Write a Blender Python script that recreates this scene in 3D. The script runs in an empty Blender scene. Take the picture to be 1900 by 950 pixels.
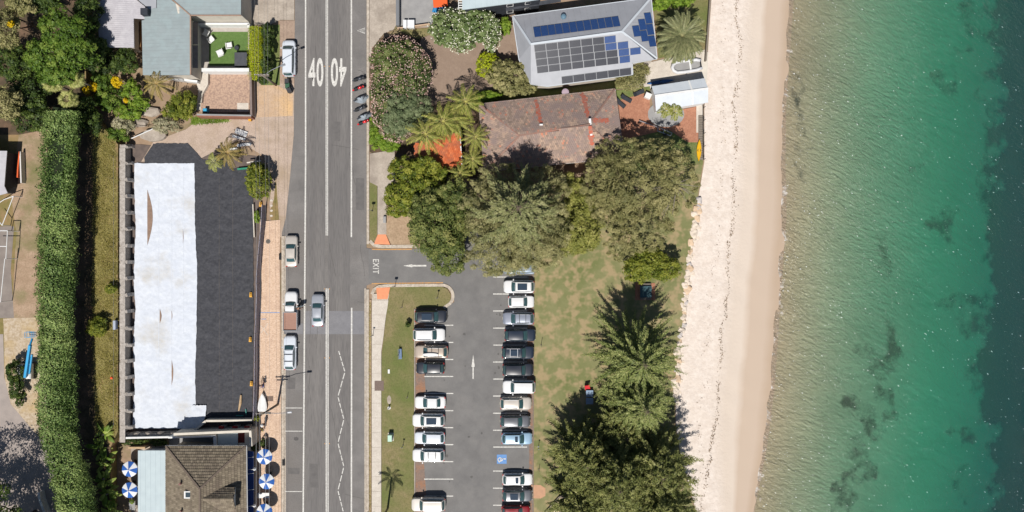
import bpy, bmesh, math, random
import numpy as np
from mathutils import Vector, Matrix
R = math.radians
SC = bpy.context.scene
COL = SC.collection
H = 115.0      # drone height in metres
S = 12.6       # photo pixels per metre on the ground
# ---------------------------------------------------------------- camera, sky, sun, exposure
cam = bpy.data.cameras.new('camera'); camo = bpy.data.objects.new('camera', cam); COL.objects.link(camo)
camo.location = (0, 0, H); camo.rotation_euler = (0, 0, 0)
cam.sensor_width = 36; cam.lens = 18 * H / (950 / S); cam.clip_start = 1; cam.clip_end = 3000
SC.camera = camo
TOSUN = Vector((-0.105, -0.600, 1.0)).normalized()
world = bpy.data.worlds.new('World'); SC.world = world; world.use_nodes = True
wn = world.node_tree.nodes; wl = world.node_tree.links
sky = wn.new('ShaderNodeTexSky'); sky.sky_type = 'NISHITA'; sky.sun_disc = False
sky.sun_elevation = math.asin(TOSUN.z); sky.sun_rotation = math.atan2(TOSUN.x, TOSUN.y)
sky.air_density = 1.0; sky.dust_density = 0.6
wl.new(sky.outputs[0], wn['Background'].inputs[0]); wn['Background'].inputs[1].default_value = 0.05
sun = bpy.data.lights.new('sun', 'SUN'); suno = bpy.data.objects.new('sun', sun); COL.objects.link(suno)
sun.energy = 4.5; sun.angle = R(0.53); sun.color = (1.0, 0.955, 0.89)
suno.rotation_euler = TOSUN.to_track_quat('Z', 'Y').to_euler(); suno.location = TOSUN * 200
SC.view_settings.view_transform = 'Standard'; SC.view_settings.look = 'None'
SC.view_settings.exposure = 0.30; SC.view_settings.gamma = 1.0; SC.view_settings.use_curve_mapping = False
SC.render.engine = 'CYCLES'; SC.cycles.use_denoising = True
SC.cycles.max_bounces = 8; SC.cycles.transparent_max_bounces = 12
SC.cycles.use_adaptive_sampling = False

# ---------------------------------------------------------------- helpers
rng = np.random.default_rng(7); random.seed(7)
def P(px, py, z=0.0):
    k = (H - z) / H / S
    return Vector(((px - 950) * k, (475 - py) * k, z))
def lin(v):
    v = v / 255.0
    return v / 12.92 if v <= 0.04045 else ((v + 0.055) / 1.055) ** 2.4
def A(r, g, b, e=1.3):
    return tuple(min(0.86, lin(v) / e) for v in (r, g, b)) + (1.0,)
def tag(o, label=None, cat=None, group=None, kind=None):
    if label: o['label'] = label
    if cat: o['category'] = cat
    if group: o['group'] = group
    if kind: o['kind'] = kind
    return o
def thing(name, label, cat, loc=(0, 0, 0), rz=0.0, group=None):
    o = bpy.data.objects.new(name, None); COL.objects.link(o)
    o.location = loc; o.rotation_euler = (0, 0, rz); o.empty_display_size = 0.3
    return tag(o, label, cat, group)
def link(name, me, m, parent=None, loc=None, rot=None, kind=None):
    o = bpy.data.objects.new(name, me); COL.objects.link(o)
    if m is not None and not me.materials: me.materials.append(m)
    if parent is not None: o.parent = parent
    if loc is not None: o.location = loc
    if rot is not None: o.rotation_euler = rot
    if kind: o['kind'] = kind
    return o
def copy_tree(o, parent=None):
    c = o.copy(); COL.objects.link(c); c.parent = parent
    for ch in list(o.children): copy_tree(ch, c)
    return c
class MB:
    """collects shapes for ONE mesh"""
    def __init__(s): s.v = []; s.f = []
    def add(s, vs, fs):
        b = len(s.v); s.v += [tuple(v) for v in vs]; s.f += [tuple(b + i for i in f) for f in fs]; return s
    def box(s, c, d, rz=0.0, bev=0.0):
        x, y, z = d[0] / 2, d[1] / 2, d[2] / 2; ca, sa = math.cos(rz), math.sin(rz)
        i = min(bev, x * .8, y * .8, z * .8)
        if i <= 0:
            L = [(-x, -y, -z), (x, -y, -z), (x, y, -z), (-x, y, -z), (-x, -y, z), (x, -y, z), (x, y, z), (-x, y, z)]
            F = [(3, 2, 1, 0), (4, 5, 6, 7), (0, 1, 5, 4), (1, 2, 6, 5), (2, 3, 7, 6), (3, 0, 4, 7)]
        else:
            def ring(ix, iy, zz): return [(-x + ix, -y + iy, zz), (x - ix, -y + iy, zz), (x - ix, y - iy, zz), (-x + ix, y - iy, zz)]
            L = ring(0, 0, -z) + ring(0, 0, z - i) + ring(i, i, z)
            F = [(3, 2, 1, 0), (8, 9, 10, 11)]
            for a in (0, 4):
                for k in range(4): F.append((a + k, a + (k + 1) % 4, a + 4 + (k + 1) % 4, a + 4 + k))
        return s.add([(c[0] + p[0] * ca - p[1] * sa, c[1] + p[0] * sa + p[1] * ca, c[2] + p[2]) for p in L], F)
    def prism(s, pts, z0, z1):
        n = len(pts); a = sum(pts[i][0] * pts[(i + 1) % n][1] - pts[(i + 1) % n][0] * pts[i][1] for i in range(n))
        if a < 0: pts = pts[::-1]
        vs = [(p[0], p[1], z0) for p in pts] + [(p[0], p[1], z1) for p in pts]
        return s.add(vs, [tuple(range(n))[::-1], tuple(range(n, 2 * n))] + [(i, (i + 1) % n, n + (i + 1) % n, n + i) for i in range(n)])
    def poly(s, pts): return s.add(pts, [tuple(range(len(pts)))])
    def tube(s, pts, rad, n=8, cap=True):
        pts = [Vector(p) for p in pts]; m = len(pts)
        if not hasattr(rad, '__len__'): rad = [rad] * m
        vs = []; prev = None
        for i, p in enumerate(pts):
            t = (pts[min(i + 1, m - 1)] - pts[max(i - 1, 0)]).normalized()
            u = prev - t * prev.dot(t) if prev is not None else t.orthogonal()
            if u.length < 1e-6: u = t.orthogonal()
            u.normalize(); prev = u; w = t.cross(u)
            for k in range(n):
                a = 2 * math.pi * k / n
                vs.append(p + (u * math.cos(a) + w * math.sin(a)) * rad[i])
        fs = [(i * n + k, i * n + (k + 1) % n, (i + 1) * n + (k + 1) % n, (i + 1) * n + k) for i in range(m - 1) for k in range(n)]
        if cap: fs += [tuple(range(n))[::-1], tuple((m - 1) * n + k for k in range(n))]
        return s.add(vs, fs)
    def bar(s, a, b, w, h):
        a = Vector(a); b = Vector(b); t = (b - a).normalized()
        u = t.cross(Vector((0, 0, 1)))
        if u.length < 1e-4: u = Vector((1, 0, 0))
        u.normalize(); n = u.cross(t); u *= w / 2; n *= h / 2
        vs = [a - u - n, a + u - n, a + u + n, a - u + n, b - u - n, b + u - n, b + u + n, b - u + n]
        return s.add(vs, [(0, 1, 2, 3)[::-1], (4, 5, 6, 7), (0, 1, 5, 4), (1, 2, 6, 5), (2, 3, 7, 6), (3, 0, 4, 7)])
    def lathe(s, prof, c=(0, 0, 0), n=16, axis='z'):
        vs = []
        for r, z in prof:
            for k in range(n):
                a = 2 * math.pi * k / n; q = (r * math.cos(a), r * math.sin(a), z)
                if axis == 'x': q = (q[2], q[0], q[1])
                if axis == 'y': q = (q[0], q[2], q[1])
                vs.append((c[0] + q[0], c[1] + q[1], c[2] + q[2]))
        m = len(prof)
        fs = [(i * n + k, i * n + (k + 1) % n, (i + 1) * n + (k + 1) % n, (i + 1) * n + k) for i in range(m - 1) for k in range(n)]
        return s.add(vs, fs + [tuple(range(n))[::-1], tuple((m - 1) * n + k for k in range(n))])
    def grid(s, f, nu, nv):
        vs = [f(i / nu, j / nv) for i in range(nu + 1) for j in range(nv + 1)]
        return s.add(vs, [(i * (nv + 1) + j, (i + 1) * (nv + 1) + j, (i + 1) * (nv + 1) + j + 1, i * (nv + 1) + j + 1) for i in range(nu) for j in range(nv)])
    def mesh(s, name, smooth=False, org=None):
        me = bpy.data.meshes.new(name)
        v = s.v if org is None else [(a[0] - org[0], a[1] - org[1], a[2] - org[2]) for a in s.v]
        me.from_pydata(v, [], s.f)
        if smooth: me.polygons.foreach_set('use_smooth', [True] * len(me.polygons))
        me.update(); return me
    def build(s, name, m, parent=None, smooth=False, local=False, kind=None):
        org = None if (parent is None or local) else root_loc(parent)
        return link(name, s.mesh(name, smooth, org), m, parent, kind=kind)
def root_loc(o):
    v = Vector((0, 0, 0))
    while o is not None: v += Vector(o.location); o = o.parent
    return v
def sheet(name, px, z, m, parent=None, kind='structure', thick=0.0):
    """flat ground sheet from photo points, lying at height z"""
    pts = [P(x, y, z) for x, y in px]
    b = MB()
    if thick: b.prism([(p.x, p.y) for p in pts], z - thick, z)
    else:
        a = sum(pts[i].x * pts[(i + 1) % len(pts)].y - pts[(i + 1) % len(pts)].x * pts[i].y for i in range(len(pts)))
        b.poly(pts if a > 0 else pts[::-1])
    return b.build(name, m, parent, kind=None if parent is not None else kind)
def strip_pts(path, w):
    """closed outline round a photo polyline, w pixels wide"""
    l = []; r = []
    for i, (x, y) in enumerate(path):
        a = path[max(i - 1, 0)]; b = path[min(i + 1, len(path) - 1)]
        dx, dy = b[0] - a[0], b[1] - a[1]; d = math.hypot(dx, dy); nx, ny = -dy / d * w / 2, dx / d * w / 2
        l.append((x + nx, y + ny)); r.append((x - nx, y - ny))
    return l + r[::-1]
def interp(tab, y):
    return float(np.interp(y, [t[1] for t in tab], [t[0] for t in tab]))

# ---------------------------------------------------------------- materials
def NT(name):
    m = bpy.data.materials.new(name); m.use_nodes = True
    nt = m.node_tree; return m, nt.nodes, nt.links, nt.nodes['Principled BSDF']
def noise(n, l, vec, scale, detail=5, rough=.6, dist=0.0):
    t = n.new('ShaderNodeTexNoise'); t.inputs['Scale'].default_value = scale; t.inputs['Detail'].default_value = detail
    t.inputs['Roughness'].default_value = rough; t.inputs['Distortion'].default_value = dist
    if vec is not None: l.new(vec, t.inputs['Vector'])
    return t.outputs['Fac']
def ramp(n, l, fac, stops):
    r = n.new('ShaderNodeValToRGB'); e = r.color_ramp.elements
    while len(e) < len(stops): e.new(0.5)
    for k, (p, c) in enumerate(stops): e[k].position = p; e[k].color = c if len(c) == 4 else (*c, 1)
    l.new(fac, r.inputs[0]); return r.outputs[0]
def mixc(n, l, fac, a, b, mode='MIX'):
    m = n.new('ShaderNodeMix'); m.data_type = 'RGBA'; m.blend_type = mode
    for s_, v in ((m.inputs[0], fac), (m.inputs[6], a), (m.inputs[7], b)):
        if hasattr(v, 'links'): l.new(v, s_)
        elif isinstance(v, (int, float)): s_.default_value = v
        else: s_.default_value = v
    return m.outputs[2]
def math_(n, l, op, a, b=None, clamp=False):
    m = n.new('ShaderNodeMath'); m.operation = op; m.use_clamp = clamp
    for s_, v in ((m.inputs[0], a), (m.inputs[1], b)):
        if v is None: continue
        if hasattr(v, 'links'): l.new(v, s_)
        else: s_.default_value = v
    return m.outputs[0]
def g2(v, w=.08): return [(max(0, v - w), (0, 0, 0, 1)), (min(1, v + w), (1, 1, 1, 1))]
def mat(name, c1, c2=None, scale=2.0, rough=.85, bump=0.0, bscale=None, spec=.25, metal=0.0, patch=None, pscale=.12, pth=.55, pw=.1, grain=None, gscale=25., gamt=.5, stretch=None):
    """procedural surface: two-tone noise, optional patches of a third colour, optional fine grain"""
    m, n, l, b = NT(name)
    b.inputs['Roughness'].default_value = rough; b.inputs['Metallic'].default_value = metal
    b.inputs['Specular IOR Level'].default_value = spec
    if c2 is None and patch is None and grain is None:
        c2 = tuple(v * .86 for v in c1[:3]) + (1,)
    g = n.new('ShaderNodeNewGeometry'); vec = g.outputs['Position']
    if stretch:
        mp = n.new('ShaderNodeMapping'); mp.inputs['Scale'].default_value = stretch; l.new(vec, mp.inputs[0]); vec = mp.outputs[0]
    col = ramp(n, l, noise(n, l, vec, scale), [(.32, c1), (.68, c2 or c1)])
    if patch is not None:
        f = ramp(n, l, noise(n, l, vec, pscale, 6, .62), g2(pth, pw)); col = mixc(n, l, f, col, patch)
    if grain is not None:
        f = ramp(n, l, noise(n, l, vec, gscale, 2, .7), [(.45, (0, 0, 0, 1)), (.62, (1, 1, 1, 1))])
        f2 = math_(n, l, 'MULTIPLY', f, gamt); col = mixc(n, l, f2, col, grain)
    l.new(col, b.inputs['Base Color'])
    if bump:
        bp = n.new('ShaderNodeBump'); bp.inputs['Strength'].default_value = min(1, bump); bp.inputs['Distance'].default_value = .05 * max(1, bump)
        l.new(noise(n, l, vec, bscale or scale * 3, 4), bp.inputs['Height']); l.new(bp.outputs[0], b.inputs['Normal'])
    return m
def plain(name, c, rough=.5, metal=0.0, spec=.5, coat=0.0):
    m, n, l, b = NT(name)
    g = n.new('ShaderNodeNewGeometry')
    k = ramp(n, l, noise(n, l, g.outputs['Position'], 3.0, 5), [(.3, tuple(v * .93 for v in c[:3])), (.7, c)])
    l.new(k, b.inputs['Base Color']); b.inputs['Roughness'].default_value = rough
    b.inputs['Metallic'].default_value = metal; b.inputs['Specular IOR Level'].default_value = spec
    b.inputs['Coat Weight'].default_value = coat; b.inputs['Coat Roughness'].default_value = .08
    return m
def leafmat(name, dark, mid, light, trans=.22, rough=.55):
    """leaf colour runs over three tones from leaf to leaf"""
    m, n, l, b = NT(name); n.remove(b)
    at = n.new('ShaderNodeAttribute'); at.attribute_name = 'tone'
    col = ramp(n, l, at.outputs['Fac'], [(.1, dark), (.5, mid), (.95, light)])
    d = n.new('ShaderNodeBsdfPrincipled'); d.inputs['Roughness'].default_value = rough; d.inputs['Specular IOR Level'].default_value = .25
    l.new(col, d.inputs['Base Color'])
    t = n.new('ShaderNodeBsdfTranslucent'); l.new(col, t.inputs[0])
    x = n.new('ShaderNodeMixShader'); x.inputs[0].default_value = trans
    l.new(d.outputs[0], x.inputs[1]); l.new(t.outputs[0], x.inputs[2]); l.new(x.outputs[0], n['Material Output'].inputs[0])
    return m
def tonemat(name, stops, rough=.85, bump=.0, dirt=None, dscale=.5, dth=.6):
    """one colour per piece, read from the piece's own random tone, plus weathering"""
    m, n, l, b = NT(name)
    at = n.new('ShaderNodeAttribute'); at.attribute_name = 'tone'
    col = ramp(n, l, at.outputs['Fac'], stops)
    g = n.new('ShaderNodeNewGeometry')
    if dirt:
        f = ramp(n, l, noise(n, l, g.outputs['Position'], dscale, 7, .65), g2(dth, .1)); col = mixc(n, l, f, col, dirt)
    l.new(col, b.inputs['Base Color']); b.inputs['Roughness'].default_value = rough; b.inputs['Specular IOR Level'].default_value = .2
    return m
def np_mesh(name, V, F4, tone=None, smooth=False):
    """mesh from numpy arrays: V (n,3), F4 (m,k); tone per vertex"""
    me = bpy.data.meshes.new(name); k = F4.shape[1]
    me.vertices.add(len(V)); me.vertices.foreach_set('co', V.astype(np.float32).ravel())
    me.loops.add(F4.size); me.loops.foreach_set('vertex_index', F4.astype(np.int32).ravel())
    me.polygons.add(len(F4)); me.polygons.foreach_set('loop_start', np.arange(0, F4.size, k, dtype=np.int32))
    me.polygons.foreach_set('loop_total', np.full(len(F4), k, dtype=np.int32))
    if tone is not None:
        at = me.attributes.new('tone', 'FLOAT', 'POINT'); at.data.foreach_set('value', tone.astype(np.float32))
    me.update(calc_edges=True); me.validate(); return me
def unit(v): return v / np.maximum(np.linalg.norm(v, axis=1, keepdims=True), 1e-9)
def leaf_mesh(name, pos, nrm, size, aspect, tone, along=None):
    """pointed four-cornered leaves at pos facing nrm; along = preferred long direction"""
    n = len(pos); nrm = unit(nrm)
    t = rng.normal(size=(n, 3)) if along is None else along + rng.normal(size=(n, 3)) * .25
    t = unit(t - nrm * (t * nrm).sum(1, keepdims=True)); b = np.cross(nrm, t)
    size = np.broadcast_to(np.asarray(size, float), (n,))[:, None]
    a = t * size * .5; c = b * size * .5 * aspect
    V = np.stack([pos - a, pos - a * .1 + c, pos + a, pos - a * .1 - c], 1).reshape(-1, 3)
    F = np.arange(4 * n).reshape(-1, 4)
    return np_mesh(name, V, F, np.repeat(tone, 4))
def sph(n): return unit(rng.normal(size=(n, 3)))
# ================================================================ materials of the setting
M = {}
M['earth'] = mat('earth', A(168, 145, 122), A(150, 126, 104), .7, .95, .5, 6, patch=A(126, 118, 82), pscale=.25, pth=.6)
M['asphalt'] = mat('asphalt', A(142, 138, 135), A(118, 115, 113), .35, .9, .25, 40, patch=A(128, 123, 119), pscale=.08, grain=A(96, 94, 93), gscale=9, gamt=.5)
M['lane'] = mat('lane_asphalt', A(133, 129, 126), A(113, 110, 109), .55, .9, .25, 40, grain=A(92, 90, 89), gscale=8, gamt=.4, stretch=(1, .06, 1), patch=A(118, 114, 112), pscale=.5, pth=.6)
M['park_asphalt'] = mat('park_asphalt', A(132, 130, 128), A(118, 116, 115), .5, .9, .25, 40, grain=A(104, 103, 102), gscale=11, gamt=.35, patch=A(140, 137, 134), pscale=.15, pth=.6)
M['patch'] = mat('patch_asphalt', A(142, 141, 144), A(130, 129, 132), .9, .9, .2, 40, grain=A(110, 110, 114), gscale=8, gamt=.4)
M['paint'] = mat('road_paint', A(236, 234, 228), A(214, 211, 204), 4, .7, grain=A(150, 147, 143), gscale=6, gamt=.55)
M['orange_paint'] = mat('orange_paint', A(226, 168, 92), A(205, 150, 92), 4, .7, grain=A(150, 140, 130), gscale=5, gamt=.6)
M['blue_paint'] = mat('blue_paint', A(92, 142, 205), A(118, 158, 208), 4, .7)
M['concrete'] = mat('concrete', A(222, 213, 201), A(205, 195, 183), 1.2, .9, .15, 20, grain=A(178, 168, 155), gscale=7, gamt=.4)
M['old_concrete'] = mat('old_concrete', A(198, 186, 172), A(178, 166, 153), .9, .9, .2, 14, patch=A(160, 148, 136), pscale=.4, grain=A(148, 138, 126), gscale=6, gamt=.4)
M['kerb'] = mat('kerb_concrete', A(214, 203, 188), A(186, 172, 156), 1.5, .9, .2, 14, grain=A(140, 130, 116), gscale=5, gamt=.45)
M['ramp'] = mat('terracotta_ramp', A(238, 160, 118), A(226, 148, 110), 2, .85, .1)
M['sandydirt'] = mat('sandy_dirt', A(212, 184, 156), A(192, 164, 138), .8, .95, .4, 9, patch=A(224, 186, 138), pscale=.2, grain=A(165, 142, 120), gscale=5, gamt=.4)
M['palegravel'] = mat('pale_gravel', A(202, 182, 166), A(186, 166, 150), 1.1, .95, .4, 12, patch=A(176, 156, 134), pscale=.3, grain=A(160, 142, 128), gscale=7, gamt=.5)
M['lawn'] = mat('lawn', A(134, 126, 84), A(154, 138, 104), 1.3, .95, .6, 22, patch=A(112, 120, 68), pscale=.16, pth=.52, pw=.12, grain=A(96, 98, 58), gscale=6, gamt=.5)
M['parklawn'] = mat('park_lawn', A(148, 144, 104), A(134, 132, 92), 1.1, .95, .6, 22, patch=A(116, 122, 76), pscale=.14, pth=.52, pw=.14, grain=A(180, 156, 122), gscale=.6, gamt=.7)
M['baresoil'] = mat('bare_soil', A(190, 164, 136), A(170, 144, 118), 1.2, .95, .4, 10, grain=A(140, 122, 92), gscale=5, gamt=.5)
M['turf'] = mat('green_turf', A(92, 120, 62), A(106, 132, 74), 2, .95, .5, 30, grain=A(80, 104, 54), gscale=7, gamt=.5)
M['shadegrass'] = mat('rough_grass', A(104, 122, 66), A(128, 136, 84), 1.6, .95, .5, 20, patch=A(136, 126, 90), pscale=.3, grain=A(86, 100, 52), gscale=6, gamt=.5)
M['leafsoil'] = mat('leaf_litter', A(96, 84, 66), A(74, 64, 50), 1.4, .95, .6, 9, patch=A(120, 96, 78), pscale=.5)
M['drygrass'] = mat('dry_grass', A(142, 128, 82), A(120, 112, 66), 1.5, .95, .6, 14, patch=A(160, 132, 98), pscale=.35)
M['paver'] = mat('pink_pavers', A(226, 198, 174), A(212, 184, 160), 1.6, .9, .1, 20, grain=A(190, 152, 130), gscale=5, gamt=.35)
M['brickpave'] = mat('brick_paving', A(190, 138, 112), A(172, 120, 96), 1.6, .9, .2, 20, grain=A(150, 104, 84), gscale=5, gamt=.5)
M['speckle'] = mat('mottled_pavers', A(198, 168, 146), A(176, 148, 130), 3.5, .9, .2, 20, grain=A(152, 128, 116), gscale=3.5, gamt=.6)
M['brownyard'] = mat('brown_yard', A(158, 138, 122), A(146, 126, 111), .8, .95, .2, 20, grain=A(132, 114, 100), gscale=6, gamt=.35)
M['greydrive'] = mat('grey_drive', A(166, 165, 164), A(150, 149, 149), .9, .9, .15, 20)
M['brownbay'] = mat('bay_litter', A(150, 126, 112), A(134, 118, 108), 1.5, .95, .3, 12, patch=A(168, 122, 92), pscale=.7, grain=A(112, 100, 94), gscale=6, gamt=.5)
M['white'] = mat('white_paint', A(240, 240, 238), A(226, 226, 224), 2, .6)
M['dark'] = mat('dark_recess', A(44, 44, 46), A(36, 36, 38), 2, .8)
M['timber'] = mat('grey_timber', A(150, 140, 128), A(120, 110, 100), 3, .9, .3, 12, stretch=(1, 6, 1))
M['steel'] = plain('grey_steel', A(150, 152, 155), .45, .4)
M['blackmetal'] = plain('black_metal', A(52, 54, 56), .5, .3)

# ================================================================ beach profile
WALL = [(1330, -700), (1320, -100), (1318, 0), (1310, 118), (1305, 200), (1305, 300), (1293, 372), (1288, 420), (1280, 470), (1272, 530), (1266, 600), (1258, 650), (1252, 720), (1252, 790), (1262, 850), (1290, 950), (1300, 1050), (1310, 1700)]
WATER = [(1480, -700), (1467, -60), (1464, 0), (1457, 100), (1450, 200), (1449, 300), (1450, 400), (1441, 520), (1434, 620), (1427, 720), (1414, 830), (1395, 940), (1385, 1020), (1330, 1700)]
SEA = -1.8
from mathutils import noise as mnoise
def fbm(x, y): return mnoise.noise((x, y, 1.7)) + .5 * mnoise.noise((x * 2.1, y * 2.1, 5.2))
def beach_z(px, py):
    w = interp(WALL, py); e = interp(WATER, py); sc_ = .045 * fbm(px / 60, py / 34) * max(0, 1 - abs(px - e) / 50)
    if px <= e:
        t = max(0.0, min(1.0, (px - w) / (e - w))); return -0.25 + (SEA + .25) * (t ** 1.5) + sc_
    d = (px - e) / S
    return SEA - 0.036 * d - 0.0019 * d * d + sc_
# ---- whole-area ground sheet
sheet('ground', [(-6000, -6100)] + [(1332, -6100)] + [(x + 2, y) for x, y in WALL] + [(1312, 6100), (-6000, 6100)], -.06, M['earth'])
# ---- beach + seabed as one continuous sheet each
def strip_grid(xs_of, ys, zf):
    V = []; nx = len(xs_of(0)); uv = []
    for y in ys:
        for x in xs_of(y):
            z = zf(x, y); p = P(x, y, z); V.append((p.x, p.y, p.z)); uv.append((x, y))
    F = [(j * nx + i, (j + 1) * nx + i, (j + 1) * nx + i + 1, j * nx + i + 1) for j in range(len(ys) - 1) for i in range(nx - 1)]
    return np.array(V), np.array(F), np.array(uv)
ys = [-6000, -3000, -1500] + list(range(-700, -60, 80)) + list(range(-60, 1020, 9)) + list(range(1020, 1700, 80)) + [1700, 3000, 6000]
TB = np.linspace(-.03, 1.06, 26)
V, F, UV = strip_grid(lambda y: [interp(WALL, y) + (interp(WATER, y) - interp(WALL, y)) * t for t in TB], ys,
                      lambda x, y: beach_z(x, y) + .05 * math.sin(x * .11 + math.sin(y * .03) * 2) * math.sin(y * .07 + x * .02) * (1 if x < interp(WATER, y) - 40 else .15))
m, n, l, b = NT('beach_sand')
at = n.new('ShaderNodeAttribute'); at.attribute_name = 'tone'
g = n.new('ShaderNodeNewGeometry'); pos = g.outputs['Position']
jig = math_(n, l, 'MULTIPLY', math_(n, l, 'SUBTRACT', noise(n, l, pos, .18, 4), .5), .10)
t = math_(n, l, 'ADD', at.outputs['Fac'], jig)
dry = mixc(n, l, ramp(n, l, noise(n, l, pos, 1.3, 6, .7), [(.35, (0, 0, 0, 1)), (.7, (1, 1, 1, 1))]), A(239, 227, 216), A(219, 204, 191))
col = mixc(n, l, ramp(n, l, t, [(.38, (0, 0, 0, 1)), (.56, (1, 1, 1, 1))]), dry, A(219, 204, 189))
col = mixc(n, l, ramp(n, l, t, [(.66, (0, 0, 0, 1)), (.74, (1, 1, 1, 1))]), col, A(202, 182, 163))
col = mixc(n, l, ramp(n, l, t, [(.90, (0, 0, 0, 1)), (1.0, (1, 1, 1, 1))]), col, A(190, 168, 146))
l.new(col, b.inputs['Base Color'])
rr = ramp(n, l, t, [(.66, (.95, .95, .95, 1)), (.98, (.45, .45, .45, 1))]); l.new(rr, b.inputs['Roughness']); b.inputs['Specular IOR Level'].default_value = .25
bp = n.new('ShaderNodeBump'); bs = ramp(n, l, t, [(.5, (.8, .8, .8, 1)), (.7, (.05, .05, .05, 1))]); l.new(bs, bp.inputs['Strength']); bp.inputs['Distance'].default_value = .16
l.new(noise(n, l, pos, 1.9, 6, .72), bp.inputs['Height']); l.new(bp.outputs[0], b.inputs['Normal'])
tone = np.array([(u[0] - interp(WALL, u[1])) / (interp(WATER, u[1]) - interp(WALL, u[1])) for u in UV])
link('beach', np_mesh('beach', V, F, tone), m, kind='structure')['kind'] = 'structure'

# seagrass field on the seabed: positive where the weed grows
GRASS_EDGE = [(1880, -700), (1862, -40), (1846, 0), (1836, 60), (1850, 120), (1838, 200), (1850, 260), (1832, 330), (1838, 400), (1848, 470), (1836, 540), (1846, 580), (1822, 640), (1815, 700), (1822, 760), (1838, 800), (1858, 850), (1862, 900), (1850, 950), (1840, 1050), (1820, 1700)]
BLOBS = [(1650, 640, 14, 26), (1648, 690, 10, 22), (1640, 740, 9, 22), (1625, 668, 16, 12), (1600, 750, 13, 18), (1606, 790, 8, 16), (1596, 830, 12, 14), (1598, 868, 6, 20), (1580, 892, 12, 10), (1566, 918, 10, 12), (1632, 790, 9, 12), (1798, 36, 15, 20), (1790, 95, 12, 8), (1755, 155, 10, 12), (1745, 412, 12, 14), (1768, 90, 8, 6), (1788, 565, 26, 12), (1806, 606, 22, 14), (1810, 190, 14, 8), (1775, 460, 8, 6), (1795, 900, 10, 14), (1815, 372, 9, 16), (1640, 480, 10, 30), (1700, 300, 7, 10), (1486, 250, 7, 60), (1480, 160, 14, 30), (1780, 800, 8, 8)]
def weed(px, py):
    px, py = px + 34 * fbm(px / 46, py / 46) + 8 * fbm(px / 14 + 9, py / 14), py + 30 * fbm(px / 46 + 50, py / 46 + 20) + 8 * fbm(px / 14 + 30, py / 14)
    f = (px - interp(GRASS_EDGE, py) + 20) / 24.0
    for bx, by, rx, ry in BLOBS:
        q = ((px - bx) / rx / 1.45) ** 2 + ((py - by) / ry / 1.45) ** 2
        w = .30 if bx < 1500 else (.45 if bx in (1640, 1700) and ry in (30, 10) and by < 500 else .72)
        f = max(f, w - .42 * q)
    return max(-1.6, min(1.9, f))
ysb = [-6000, -3000, -1500] + list(range(-700, -60, 80)) + list(range(-60, 1020, 7)) + list(range(1020, 1700, 80)) + [1700, 3000, 6000]
DS = np.concatenate([np.arange(-8, 520, 6.5), np.arange(525, 1400, 60), np.arange(1400, 9000, 800)])
V, F, UV = strip_grid(lambda y: [interp(WATER, y) + d for d in DS], ysb, lambda x, y: max(-16, beach_z(x, y)) - (.10 if x > interp(WATER, y) - 20 else 0))
m, n, l, b = NT('seabed_sand')
at = n.new('ShaderNodeAttribute'); at.attribute_name = 'tone'; g = n.new('ShaderNodeNewGeometry'); pos = g.outputs['Position']
jig = math_(n, l, 'MULTIPLY', math_(n, l, 'SUBTRACT', noise(n, l, pos, .3, 8, .72), .5), 5.0)
f = math_(n, l, 'ADD', at.outputs['Fac'], jig)
sandc = mixc(n, l, noise(n, l, pos, .25, 5), A(202, 186, 156), A(186, 170, 140))
sandc = mixc(n, l, ramp(n, l, noise(n, l, pos, .05, 4), g2(.55, .15)), sandc, A(174, 160, 132))
col = mixc(n, l, ramp(n, l, f, [(-.0, (0, 0, 0, 1)), (.3, (.2, .2, .2, 1)), (1.0, (.95, .95, .95, 1))]), sandc, A(34, 44, 38))
l.new(col, b.inputs['Base Color']); b.inputs['Roughness'].default_value = .95
link('seabed', np_mesh('seabed', V, F, np.array([weed(*u) for u in UV])), m, kind='structure')

# ---- the sea: one sheet at water level; 'tone' holds the depth of water below each point
V, F, UV = strip_grid(lambda y: [interp(WATER, y) + d for d in [-26, -18, -12] + list(DS)], ysb, lambda x, y: SEA)
dep = np.array([max(0.0, SEA - beach_z(*u) + .01) for u in UV])
m, n, l, b = NT('sea_water'); n.remove(b)
at = n.new('ShaderNodeAttribute'); at.attribute_name = 'tone'; d0 = at.outputs['Fac']
g = n.new('ShaderNodeNewGeometry'); pos = g.outputs['Position']
# waves: three crossing trains of ripples; a crest is thicker water than a trough
def train(rot, sx, sy, sc, dist):
    mp = n.new('ShaderNodeMapping'); mp.vector_type = 'TEXTURE'; mp.inputs['Rotation'].default_value = (0, 0, R(rot)); mp.inputs['Scale'].default_value = (1 / sx, 1 / sy, 1)
    l.new(pos, mp.inputs[0]); return noise(n, l, mp.outputs[0], sc, 4, .6, dist)
wv = math_(n, l, 'ADD', math_(n, l, 'MULTIPLY', train(-32, .42, 1.2, 1.7, .8), 1.0), math_(n, l, 'MULTIPLY', train(-58, .6, 1.3, 3.4, .5), .65))
wv = math_(n, l, 'ADD', wv, math_(n, l, 'MULTIPLY', train(-30, .5, 1.0, .35, .3), .6))
d = math_(n, l, 'ADD', d0, math_(n, l, 'MULTIPLY', math_(n, l, 'SUBTRACT', wv, 1.12), math_(n, l, 'MINIMUM', math_(n, l, 'MULTIPLY', d0, .55), .40)))
d = math_(n, l, 'MAXIMUM', d, 0.0)
def expo(k): return math_(n, l, 'POWER', math.exp(-k), d)
cc = n.new('ShaderNodeCombineColor')
for i, k in enumerate((.72, .105, .135)): l.new(expo(k), cc.inputs[i])
tr = n.new('ShaderNodeBsdfTransparent'); l.new(cc.outputs[0], tr.inputs[0])
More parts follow.
